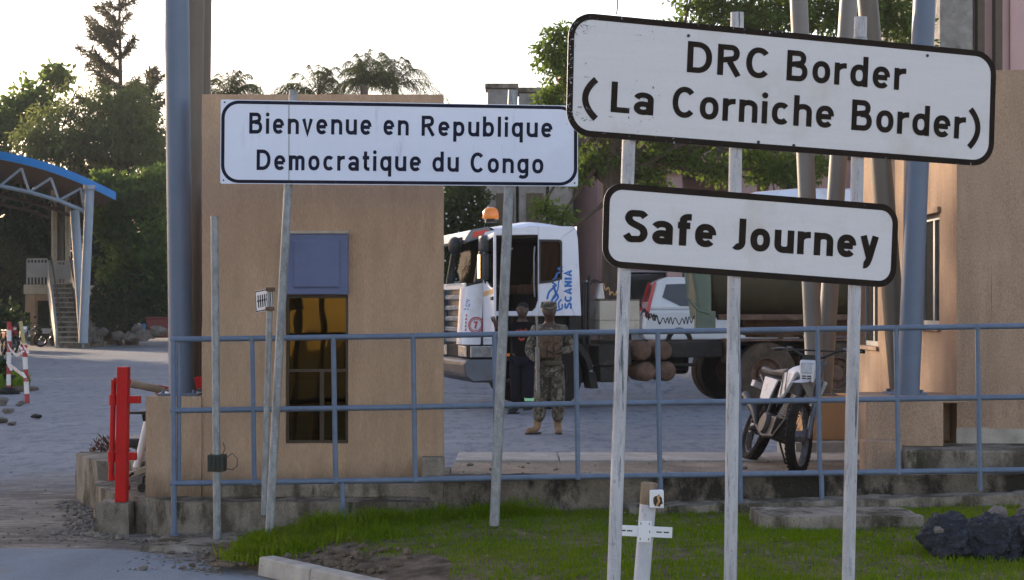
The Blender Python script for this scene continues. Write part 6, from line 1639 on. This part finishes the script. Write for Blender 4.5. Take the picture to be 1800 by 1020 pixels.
def cl(px, py, D, rpx, rpy=None, rd=None):
    c = P(px, py, D); return (c.x, c.y, c.z, rpx/F*D, rd or rpx/F*D, (rpy or rpx)/F*D)
G1 = 'trees behind the far road at the left'
D = 92
tree('broad fine-leaved tree, its bushy crown behind the blue canopy roof', (X(150,D),D,0), 6, .35,
     [cl(130,160,D,55,38), cl(175,190,D,62,45), cl(110,215,D,60,45), cl(200,240,D,70,55), cl(140,265,D,75,45), cl(235,190,D,45,50), cl(70,245,D,50,45), cl(255,250,D,45,60)], 42000, .34, MT['leaf_fine'], MT['bark'], 1, group=G1, aspect=.22, droop=.5)
D = 98
tree('loose round-leaved tree at the far left edge, above the canopy', (X(30,D),D,0), 5.5, .3,
     [cl(55,165,D,35,30), cl(25,205,D,45,40), cl(75,200,D,38,36), cl(-20,240,D,50,45), cl(100,135,D,28,26), cl(-60,260,D,60,50)], 15000, .36, MT['leaf_mid'], MT['bark'], 2, group=G1, aspect=.6)
D = 80
tree('dense green tree between the stair and the thick blue column', (X(232,D),D,0), 3.6, .28,
     [cl(230,350,D,45,38), cl(268,330,D,40,42), cl(195,390,D,38,40), cl(250,420,D,55,50), cl(210,460,D,45,50), cl(275,470,D,40,60), cl(180,330,D,28,25)], 34000, .26, MT['leaf_mid'], MT['bark'], 3, group=G1, aspect=.55)
tree('dark leafy tree behind the leaning blue canopy columns', (X(170,93),93,0), 2.5, .25,
     [cl(165,400,93,40,50), cl(175,460,93,40,50), cl(170,520,93,40,50), cl(290,400,93,40,60), cl(215,500,93,60,50), cl(290,500,93,40,60), cl(150,340,93,40,40)], 30000, .34, MT['leaf_dark'], MT['bark'], 16, group=G1, dens=.8)
tree('dark low bush behind the rocks beside the stair', (X(215,79),79,0), .8, .15,
     [cl(190,540,79,38,40), cl(235,550,79,40,38), cl(275,530,79,30,40), cl(180,580,79,20,20)], 13000, .22, MT['leaf_dark'], MT['bark'], 4, name='bush', group='dark bushes at the left')
tree('dark tall thicket behind the stair, under the canopy', (X(40,90),90,0), 2.5, .25,
     [cl(20,420,90,60,70), cl(70,400,90,50,60), cl(15,520,90,50,60), cl(110,440,90,35,80), cl(-40,480,90,60,90), cl(60,560,90,50,40), cl(30,330,90,70,45), cl(110,345,90,50,40), cl(-50,340,90,60,60), cl(60,470,92,60,60), cl(110,530,92,50,50), cl(20,460,93,60,60)], 60000, .32, MT['leaf_dark'], MT['bark'], 5, group=G1, dens=.8)
tree('dark shrub behind the parked motorcycles at the far left', (X(15,70),70,0), .7, .12,
     [cl(10,560,70,28,30), cl(30,580,70,22,25), cl(-15,570,70,30,40)], 6000, .2, MT['leaf_dark'], MT['bark'], 6, name='bush', group='dark bushes at the left')
# tall conifer
def conifer(label, base, H, seed, group):
    t = thing('conifer', label, 'tree', base, group); rr = random.Random(seed); rg = np.random.default_rng(seed)
    b = Vector(base); m = MB(); m.tube([b, b+Vector((.15,0,H*.5)), b+Vector((0,0,H))], [.32,.20,.03], 10)
    V = []
    z = H*.34
    while z < H*.985:
        f = (z/H-.34)/.66; Lb = 3.6*(1-f)**.75+.35
        for k in range(4):
            a = rr.uniform(0, 2*math.pi); L = Lb*rr.uniform(.6,1.15)
            p0 = b + Vector((0,0,z)); d = Vector((math.cos(a), math.sin(a), 0)); rise = rr.uniform(0,.3)+.35*f
            pts = [p0 + d*L*s + Vector((0,0, L*(rise*s*1.3 - .32*s*(1-s) ) )) for s in (0,.25,.5,.75,1)]
            m.tube(pts, [.05,.04,.03,.02,.012], 6)
            nn = int(L*80); s = rg.random(nn)**.75; seg = np.minimum((s*4).astype(int), 3); fr = s*4-seg
            pa = np.array([tuple(q) for q in pts]); q0 = pa[seg]*(1-fr)[:,None] + pa[np.minimum(seg+1,4)]*fr[:,None]
            q0 += rg.normal(size=(nn,3))*.07
            ax = rg.normal(size=(nn,3))*.55 + np.array([d.x*.7, d.y*.7, -.25+.4*f]); ax /= np.linalg.norm(ax, axis=1)[:,None]
            sd = np.cross(ax, rg.normal(size=(nn,3))); sd /= np.linalg.norm(sd, axis=1)[:,None]
            Ln = .30+.28*rg.random(nn); w = .035
            V.append(np.stack([q0 - sd*w, q0 + sd*w, q0 + ax*Ln[:,None] + sd*w*.4, q0 + ax*Ln[:,None] - sd*w*.4], 1).reshape(-1,3))
        z += H*.032*rr.uniform(.8,1.3)
    m.build('trunk', MT['bark'], t, smooth=True); raw_quads('crown', np.concatenate(V), MT['leaf_conifer'], t)
    return t
conifer('tall open conifer whose spire tops the trees at the left', (X(209,95),95,0), Z(-45,95), 11, G1)
conifer('shorter conifer with drooping branches beside the thick blue column', (X(262,97),97,0), Z(115,97), 12, G1)
# trees added out of view at the left to block the low sun
for i in range(13):
    x, y = (-23.6-1.75*i, 64-2.9*i) if i < 8 else ((-27-5*(i-8), 72-6*(i-8)) if i < 11 else ((-26.6,67) if i == 11 else (-30,70)))
    tree('broad tree added out of view past the left edge to block the sun', (x,y,0), 5.5, .4, [(x,y,9.2,2.4,2.6,2.6),(x-1.4,y+1,6.2,1.9,2,2.2),(x+1.2,y-1,6.6,1.8,2,2.2),(x+.3,y,12.2,1.9,2,2.2),(x,y-.5,3.6,2.0,2.2,1.9),(x+.2,y,1.7,2,2.2,1.4)], 8000, .5, MT['leaf_mid'], MT['bark'], 40+i, group='added sun-blocking trees past the left edge', aspect=.7)
# yard wall and trees beyond the booth, glimpsed past its edges
m = MB(); m.box(-17, 6, 92, 92.3, 0, 2.4)
tag(m.build('yard_wall', MT['stucco']), 'long tan yard wall far behind the guard booth, under the palms', 'wall')
for i, (px, py) in enumerate(((335,330),(430,350),(520,320),(610,345),(705,325),(790,350))):
    D = 96 + (i % 3)*2
    tree('broad green tree behind the far yard wall, hidden by the booth', (X(px,D),D,0), 3.5, .25, [cl(px,py,D,60,70), cl(px-35,py+60,D,50,60), cl(px+35,py+55,D,50,60), cl(px,py+130,D,70,60)], 7000, .36, MT['leaf_mid'], MT['bark'], 60+i, group='trees behind the yard wall')
# palms above the booth
def palm(label, px, py, D, n, L, seed, spread=1.0):
    c = P(px, py, D); t = thing('palm_tree', label, 'palm', (c.x, D, 0), 'palms above the booth wall'); rr = random.Random(seed); rg = np.random.default_rng(seed)
    m = MB(); m.tube([(c.x,D,0),(c.x+.12,D,c.z*.5),(c.x,D,c.z)], [.22,.17,.15], 10); m.build('trunk', MT['bark_grey'], t, smooth=True)
    m = MB(); V = []
    for i in range(n):
        a = rr.uniform(0, 2*math.pi); el = rr.uniform(.3, 1.5); Lf = L*rr.uniform(.75,1.1)
        d = Vector((math.cos(a), math.sin(a), 0)); pts = []
        for s in np.linspace(0, 1, 9):
            pts.append(c + d*Lf*math.cos(el)*s*spread + Vector((0,0, Lf*(math.sin(el)*s - .75*s**2.2*(1.15-el*.35)))))
        m.tube(pts, [.018*(1-.8*s) for s in np.linspace(0,1,9)], 5)
        pa = np.array([tuple(q) for q in pts]); nn = 40; s = np.linspace(.12, 1, nn); k = np.minimum((s*8).astype(int), 7); fr = s*8-k
        q0 = pa[k]*(1-fr)[:,None] + pa[np.minimum(k+1,8)]*fr[:,None]
        tg = np.array([tuple((pts[min(j+1,8)]-pts[max(j-1,0)]).normalized()) for j in k])
        side = np.cross(tg, [0,0,1.]); side /= np.maximum(1e-6, np.linalg.norm(side, axis=1))[:,None]
        for sg in (1,-1):
            ln = (.62*np.sin(np.pi*(.12+.8*s))+.1)*L/2.2
            e = q0 + (side*sg*.45 + tg*.45 + np.array([0,0,-.75]) + rg.normal(size=(nn,3))*.14)*ln[:,None]
            w = tg*.010
            V.append(np.stack([q0-w, q0+w, e+w*.3, e-w*.3], 1).reshape(-1,3))
    m.build('frond_stems', MT['leaf_palm'], t); raw_quads('fronds', np.concatenate(V), MT['leaf_palm'], t)
palm('low drooping palm just right of the columns, behind the booth wall', 404, 172, 70, 30, 2.3, 21)
palm('wide palm with thin fronds above the middle of the booth wall', 558, 174, 68, 24, 2.7, 22)
palm('tallest palm, with a dense upright head above the booth wall', 640, 150, 66, 28, 2.6, 23, .75)
palm('palm with fanned fronds at the right of the tallest palm', 694, 152, 72, 24, 2.9, 24)
# hedge with pale flowers behind the cab
D = 40
t = tree('dark flowering shrub with small pale blooms, between the booth wall and the truck cab', (X(815,D),D,0), 2.2, .12,
     [cl(815,400,D,45,60), cl(800,350,D,40,40), cl(850,440,D,40,60), cl(800,500,D,45,60), cl(835,345,D,30,22), cl(775,440,D,40,80)], 15000, .14, MT['leaf_hedge'], MT['bark'], 7, name='flowering_shrub')
rg = np.random.default_rng(3); m = MB()
for i in range(46):
    c = P(rg.uniform(778,858), rg.uniform(335,545), D-1.0+rg.uniform(-.3,.3)); m.ball(c, rg.uniform(.012,.026), 6, 4)
m.build('flowers', MT['petal'], t)
D = 52
tree('dull green tree filling the gap left of the grey stone building', (X(815,D),D,0), 3, .2, [cl(800,330,D,45,45), cl(840,350,D,40,50), cl(790,420,D,50,60), cl(850,430,D,40,60)], 9000, .2, MT['leaf_dark'], MT['bark'], 8)
# big tree over the truck
D = 37
CT = [cl(968,95,D,34,38), cl(985,60,D,26,22), cl(962,170,D,26,24), cl(985,205,D,32,22), cl(950,365,D,22,24), cl(985,380,D,32,22), cl(1010,310,D,30,24), cl(1050,180,D,70,60),
      cl(1120,290,D,36,24), cl(1210,275,D,46,34), cl(1260,300,D,36,26), cl(1180,120,D,90,80), cl(1240,5,D,60,45), cl(1310,40,D,70,50), cl(1390,15,D,70,55), cl(1480,20,D,70,50), cl(1560,20,D,60,50), cl(1610,60,D,35,50),
      cl(1370,295,D,45,30), cl(1330,310,D,30,18), cl(1430,290,D,30,30), cl(1300,160,D,100,80), cl(1450,150,D,90,80), cl(1560,140,D,60,60), cl(1050,280,D,50,30), cl(1140,320,D,40,22), cl(1170,260,D,50,30), cl(1310,275,D,40,26), cl(1000,120,D,50,60), cl(1225,-60,D,60,50), cl(1350,-80,D,90,60), cl(1500,-70,D,90,60)]
t = thing('tree', 'large leafy tree behind the signs, its branches hanging over the truck', 'tree', (X(1072,D),D,.3)); rr = random.Random(77)
m = MB(); tb_ = [Vector((X(1072,D),D,.1)), P(1074,440,D), P(1070,330,D), P(1073,265,D), P(1090,200,D)]
m.tube(tb_, [.24,.19,.15,.14,.10], 12)
for c in CT:
    s = tb_[rr.choice((2,3,3,4))]; limb(m, s, (c[0],c[1],c[2]-c[5]*.2), .075, .018, rr, .10, 6)
    for _ in range(3):
        q = Vector(c[:3]) + Vector((rr.uniform(-1,1)*c[3], rr.uniform(-1,1)*c[4], rr.uniform(-.8,.8)*c[5]))*.8; limb(m, (c[0],c[1],c[2]-c[5]*.2), q, .016, .005, rr, .1, 3)
limb(m, P(1072,330,D), P(1020,290,D), .06, .03, rr); limb(m, P(1072,345,D), P(1005,400,D-.5), .07, .02, rr)
m.build('trunk', MT['bark'], t, smooth=True)
leaves('crown', CT, 95000, .135, MT['leaf_centre'], t, 78, aspect=.42, droop=.25, shell=.5)
tree('small pale-barked tree behind the hanging foliage near the pink wall', (X(1345,43),43,.6), 3.0, .14, [cl(1350,290,43,40,30), cl(1385,310,43,30,20), cl(1320,270,43,40,25)], 5000, .14, MT['leaf_mid'], MT['bark_grey'], 9)

# grass patch at the left with a tiny conifer
def blades(name, n, xy, hf, hmin, hmax, mat, seed, w=.004, lean=.45, kind='stuff'):
    rg = np.random.default_rng(seed); p = xy(rg, n); n = len(p)
    h = hmin + (hmax-hmin)*rg.random(n)**1.6; X_, Y_ = p[:,0], p[:,1]; h = h*(.6 + .75*(.5+.5*np.sin(X_*9.3+2*np.sin(Y_*6.1))*np.sin(Y_*10.7+2*np.sin(X_*7.7))) + .35*(np.sin(X_*2.3+1)*np.sin(Y_*3.1+X_) > .45)); a = rg.random(n)*2*np.pi; ln = lean*rg.random(n)*h
    base = np.column_stack([p[:,0], p[:,1], hf(p)]); dx = np.column_stack([np.cos(a), np.sin(a), np.zeros(n)])
    b = rg.random(n)*np.pi; sd = np.column_stack([np.cos(b), np.sin(b)*.4, np.zeros(n)])*(w*(.6+.8*rg.random(n)))[:,None]
    mid = base + dx*(ln*.35)[:,None]; mid[:,2] += h*.6; tip = base + dx*ln[:,None]; tip[:,2] += h*(1-.25*lean)
    q1 = np.stack([base-sd, base+sd, mid+sd*.8, mid-sd*.8], 1); q2 = np.stack([mid-sd*.8, mid+sd*.8, tip+sd*.12, tip-sd*.12], 1)
    o = raw_quads(name, np.concatenate([q1,q2]).reshape(-1,3), mat, None)
    if kind: o['kind'] = kind
    return o
HZ = np.vectorize(hz)
slab_poly = [(p.x, p.y) for p in sl]
def bank(rg, n):
    x = rg.uniform(-1.95, 7.0, n); y = rg.uniform(8.6, 12.58, n)
    dk = (x+1.63)*.78 + (y-10.9)*.625
    ok = (dk > .30 + .22*np.sin(x*5+1)*np.sin(y*4) + .25*(x > -1.25)*(x < -.2)) & (x > -1.86 + .15*np.sin(y*7))
    # bare soil beside the kerb
    soil = np.exp(-(((x+1.15)/.28)**2 + ((y-10.78)/.33)**2)) ; ok &= rg.random(n) > soil*1.5
    thin = .5+.5*np.sin(x*1.7+2+np.sin(y*5))*np.sin(y*2.6+np.sin(x*4)); ok &= rg.random(n) < .50+.6*thin
    ok &= ~((y < 11.92) & (y > 11.33) & (x > X(1325,11.6)) & (x < X(1605,11.6)))
    ok &= ~((y > 12.31) & (x > X(1105,12.35)))
    return np.column_stack([x,y])[ok]
blades('grass', 215000, bank, lambda p: HZ(p[:,0],p[:,1])-.008, .012, .052, MT['grass'], 1, .003)
def tuft(rg, n):
    C_ = np.array([(-1.72,11.7,.16,.2),(-1.62,11.35,.2,.22),(-1.5,11.75,.22,.16),(-1.3,11.85,.2,.12),(-1.75,11.3,.12,.18),(-1.45,11.4,.2,.2),(-.55,12.35,.3,.08),(-.1,12.4,.3,.07),(-.9,12.2,.3,.12),(-1.0,11.5,.3,.14)])
    k = rg.integers(0, len(C_), n); return C_[k,:2] + rg.normal(size=(n,2))*C_[k,2:4]*.55
blades('tall_grass', 9000, tuft, lambda p: HZ(p[:,0],p[:,1])-.01, .05, .155, MT['grass'], 2, .0045, 1.15)
def patchL(rg, n):
    x = rg.uniform(X(-60,36), X(42,36), n); y = rg.uniform(33.3, 37.4, n); return np.column_stack([x,y])[((x-X(-30,36))/1.0)**2+((y-35.4)/2.0)**2 < 1.0]
blades('ground_cover', 6000, patchL, lambda p: p[:,0]*0+.06, .08, .34, MT['grass_bright'], 3, .02, .9)
m = MB(); m.lathe((X(-30,35.4),35.4,0), (0,0,1), [(1.12,0),(1.1,.06),(.6,.10),(.1,.12)], 24); struct(m.build('planting_bed', MT['soil']))
tree('tiny dark conical shrub in the bright grass patch at the left edge', (X(4,35),35,.08), .25, .03, [(X(4,35),35,.25,.18,.18,.16),(X(4,35),35,.45,.14,.14,.16),(X(4,35),35,.64,.08,.08,.12)], 2500, .07, MT['leaf_dark'], MT['bark'], 15, name='shrub')
# small reddish plants on the raised pavement
t = thing('potted_bed', 'low reddish plants growing behind the raised pavement edge', 'plants', (X(185,15.6),15.6,.36))
leaves('foliage', [(X(175,15.7)+.09*i,15.65,.42,.07,.08,.10) for i in range(13)], 2600, .06, MT['heather'], t, 30, aspect=.25, droop=-.5)
m = MB(); m.box(X(150,15.7),X(300,15.7),15.43,15.9,-.04,.37); m.build('soil', MT['soil'], t)

# ------------------------------------------------------------------ stones
def rock(name, c, r, seed, mat, sub=5, flat=.0, amp=.34, rot=0):
    bm = bmesh.new(); bmesh.ops.create_icosphere(bm, subdivisions=sub, radius=1)
    rr = random.Random(seed); off = Vector((rr.uniform(0,50), rr.uniform(0,50), rr.uniform(0,50)))
    pl = [(Vector((rr.gauss(0,1),rr.gauss(0,1),rr.gauss(0,1))).normalized(), rr.uniform(.55,.9)) for _ in range(11)]
    for v in bm.verts:
        p = v.co.copy()
        for n_, d_ in pl:
            e = p.dot(n_) - d_
            if e > 0: p -= n_*e*.92
        k = 1 + amp*.5*mnoise.noise(p*1.5+off) + amp*.35*mnoise.noise(p*4+off) + amp*.22*mnoise.noise(p*9+off) + amp*.14*mnoise.noise(p*21+off)
        p *= k; v.co = Vector((p.x*r[0], p.y*r[1], max(p.z, -.75)*r[2]))
    me = bpy.data.meshes.new(name); bm.to_mesh(me); bm.free()
    o = link(name, me, mat, None, smooth=False); o.location = c; o.rotation_euler = (0,0,rot)
    return o
D = 10.2
def rk(px, py, D, rx, ry, rz, seed, label, mat='basalt', name='boulder', g='dark boulders on the grass', amp=.34):
    c = P(px, py, D); return tag(rock(name, c, (rx/F*D, ry, rz/F*D), seed, MT[mat], amp=amp), label, 'rock', g)
rk(1668,958,10.15,60,.24,54,3,'dark bluish boulder, leftmost of the group at the right edge of the lawn')
rk(1748,962,10.05,66,.26,58,4,'dark speckled boulder in the middle of the lawn rock group')
rk(1822,955,10.0,50,.25,62,5,'tall dark boulder cut by the right edge of the picture')
rk(1752,907,10.35,19,.09,20,6,'small brown-grey stone perched behind the middle boulder', 'stone_grey')
rk(1805,915,10.45,24,.1,36,7,'pale speckled stone behind the tall boulder at the right edge','stone_grey')
rk(1712,929,10.5,30,.12,16,8,'low dark stone wedged behind the leftmost boulder')
rk(1650,932,9.95,9,.03,8,9,'small pale stone lying on the leftmost boulder', 'stone_grey', 'stone')
for i, (px, py, r) in enumerate(((180,585,14),(205,590,16),(228,592,18),(255,590,22),(278,582,20),(170,600,8),(240,578,14))):
    rk(px, py, 76, r*.8, .35, r*.6, 20+i, 'pale rough rock in the row in front of the bushes beside the stair', 'stone_grey', 'rock', 'rocks under the far bushes')
for i, (px, py, r) in enumerate(((38,708,6),(33,712,5),(4,706,14),(14,722,10),(2,738,12),(20,744,8))):
    D_ = 1.7*F/(py+r*.5-543); rk(px, py, D_, r, .12, r*.6, 40+i, 'grey lump of rubble beside the leaning banded pole at the left', 'stone_grey', 'rubble', 'rubble at the left edge')
D_ = 1.7*F/(737-543); o = rk(64, 732, D_, 9, .1, 5, 50, 'black rag lying on the asphalt at the left', 'rubber', 'rag', None)
o = None
# clods of earth by the kerb
rr = random.Random(8); n_c = 0
V = MB()
for i in range(260):
    x, y = rr.gauss(-1.15,.20), rr.gauss(10.72,.20)
    if (x+1.63)*.78+(y-10.9)*.625 < .15: continue
    s = rr.uniform(.008,.034); z = hz(x,y)+s*.4
    q = [Vector((rr.gauss(0,1),rr.gauss(0,1),rr.gauss(0,1))).normalized()*s*rr.uniform(.7,1.2) for _ in range(4)]
    b_ = MB(); b_.ball((x,y,z), (s*rr.uniform(.7,1.3), s*rr.uniform(.7,1.3), s*.7), 6, 4)
    V.add([(vx+rr.uniform(-.25,.25)*s, vy+rr.uniform(-.25,.25)*s, vz+rr.uniform(-.25,.25)*s) for vx,vy,vz in b_.v], b_.f)
for i in range(150):
    x, y = rr.gauss(-1.85,.09), rr.uniform(10.9,11.75); s = rr.uniform(.006,.022)
    b_ = MB(); b_.ball((x,y,hz(x,y)+s*.3), (s*rr.uniform(.7,1.3), s*rr.uniform(.7,1.3), s*.7), 6, 4)
    V.add([(vx+rr.uniform(-.25,.25)*s, vy+rr.uniform(-.25,.25)*s, vz+rr.uniform(-.25,.25)*s) for vx,vy,vz in b_.v], b_.f)
struct(V.build('earth_clods', MT['soil']), 'stuff')
# small stones and litter strewn on the hard ground
rr = random.Random(21); V = MB(); W2 = MB()
for i in range(900):
    k = rr.random()
    if k < .5: x, y, z = rr.uniform(-7,-2.6), rr.uniform(12.2,22)**1.0, 0
    elif k < .72: x, y, z = rr.uniform(-.5,5.5), rr.uniform(12.9,17.0), .241 if True else 0
    elif k < .86: x, y, z = rr.gauss(-3.3,.25), rr.gauss(12.9,.35), 0
    else: x, y, z = rr.uniform(-2.6,-1.9), rr.uniform(11.0,12.0), .004
    if k < .5 and x > -3.0-(y-13)*.45 and y > 12.8: continue
    s = rr.uniform(.004,.013)*(1 if rr.random() < .93 else 2.2)
    b_ = MB(); b_.ball((x,y,z+s*.4), (s*rr.uniform(.7,1.5), s*rr.uniform(.7,1.3), s*.6), 5, 3)
    V.add([(vx+rr.uniform(-.25,.25)*s, vy+rr.uniform(-.25,.25)*s, vz+rr.uniform(-.2,.2)*s) for vx,vy,vz in b_.v], b_.f)
ep = [Vector((-3.92,15.2,0)), Vector((-3.55,14.4,0)), Vector((-3.30,13.5,0)), Vector((-3.22,12.85,0)), Vector((-2.9,12.75,0)), Vector((-2.58,12.5,0)), Vector((-2.1,11.75,0)), Vector((-1.85,11.0,0))]
for i in range(420):
    k = rr.randrange(len(ep)-1); q = ep[k].lerp(ep[k+1], rr.random()); x, y = q.x - abs(rr.gauss(0,.10)), q.y - abs(rr.gauss(0,.06)); s = rr.uniform(.006,.02)*(1 if rr.random() < .9 else 1.8)
    b_ = MB(); b_.ball((x,y,s*.3), (s*rr.uniform(.7,1.5), s*rr.uniform(.7,1.3), s*.6), 6, 4)
    V.add([(vx+rr.uniform(-.25,.25)*s, vy+rr.uniform(-.25,.25)*s, vz+rr.uniform(-.2,.2)*s) for vx,vy,vz in b_.v], b_.f)
struct(V.build('gravel', MT['stone_grey']), 'stuff')
for i in range(420):
    k = rr.random()
    if k < .55: x, y = rr.uniform(-1.6,4.6), rr.uniform(9.2,12.3); z = hz(x,y)+.03
    elif k < .85: x, y, z = rr.uniform(-.5,5.2), rr.uniform(12.9,16.2), .246
    else: x, y, z = rr.uniform(-5.5,-2.7), rr.uniform(12.2,13.2), .006
    a = rr.uniform(0,6.28); L = rr.uniform(.012,.034); w_ = L*rr.uniform(.2,.4); t_ = rr.uniform(-.01,.012)
    W2.add([(x,y,z),(x+L*.5*math.cos(a)-w_*math.sin(a),y+L*.5*math.sin(a)+w_*math.cos(a),z+t_),(x+L*math.cos(a),y+L*math.sin(a),z+.006),(x+L*.5*math.cos(a)+w_*math.sin(a),y+L*.5*math.sin(a)-w_*math.cos(a),z-t_*.2+.004)], [(0,1,2,3)])
struct(W2.build('fallen_leaves', M('dry_leaf', (.22,.16,.075), .8, 0, .4, 30), fix=False), 'stuff')
# red bin and blue tub by the far rocks
t = thing('plastic_bin', 'dark red plastic bin standing among the far rocks, left of the thick blue column', 'bin', (X(279,76.5),76.5,.4))
m = MB(); c = (X(279,76.5),76.5,.62); m.hexa([(c[0]-.42,76.2,.4),(c[0]+.42,76.2,.4),(c[0]+.42,76.8,.4),(c[0]-.42,76.8,.4),(c[0]-.5,76.1,1.25),(c[0]+.5,76.1,1.25),(c[0]+.5,76.9,1.25),(c[0]-.5,76.9,1.25)]); m.build('body', M('dull_red_plastic', (.16,.03,.03), .6), t, bevel=.05)
m = MB(); m.box(c[0]-.54,c[0]+.54,76.05,76.95,1.251,1.33); m.build('rim', M('dull_red_plastic', (.16,.03,.03), .6), t, bevel=.03)
m = MB(); c = P(246,572,77.5); m.lathe((c.x,c.y,.55), (0,0,1), [(.2,0),(.28,.45),(.30,.46),(.26,.46)], 18)
tag(m.build('tub', M('blue_tub', (.05,.2,.42), .5)), 'small blue tub among the dark bushes beside the red bin', 'tub')
m = MB(); m.hexa([(X(165,81),81,0),(X(205,81),81,0),(X(205,81),81.3,0),(X(165,81),81.3,0),(X(165,81),81,Z(495,81)),(X(205,81),81,Z(495,81)),(X(205,81),81.3,Z(495,81)),(X(165,81),81.3,Z(495,81))])
tag(m.build('garden_wall', MT['stucco']), 'low tan wall behind the dark bush, right of the far stair', 'wall')
# wire rising from the upper sign
m = MB(); a = PL.to3(*PL.px(1086,24), -.02); m.tube([a, a+Vector((.004,.0,.03)), a+Vector((.006,0,.10))], .0035, 6)
tag(m.build('wire', MT['black_plastic']), 'short stiff dark wire sticking up from the top edge of the DRC Border sign', 'wire')

# ------------------------------------------------------------------ evening haze
hm = bpy.data.materials.new('evening_haze'); hm.use_nodes = True; hn = hm.node_tree
hn.nodes.remove(hn.nodes["Principled BSDF"])
pv = hn.nodes.new("ShaderNodeVolumePrincipled"); pv.inputs['Color'].default_value = (.86,.88,.92,1); pv.inputs['Density'].default_value = .0004; pv.inputs['Anisotropy'].default_value = .2
hn.links.new(pv.outputs[0], hn.nodes["Material Output"].inputs['Volume'])
m = MB(); m.box(-90,60,-4,150,-1.0,24)
struct(m.build('haze', hm), 'stuff')
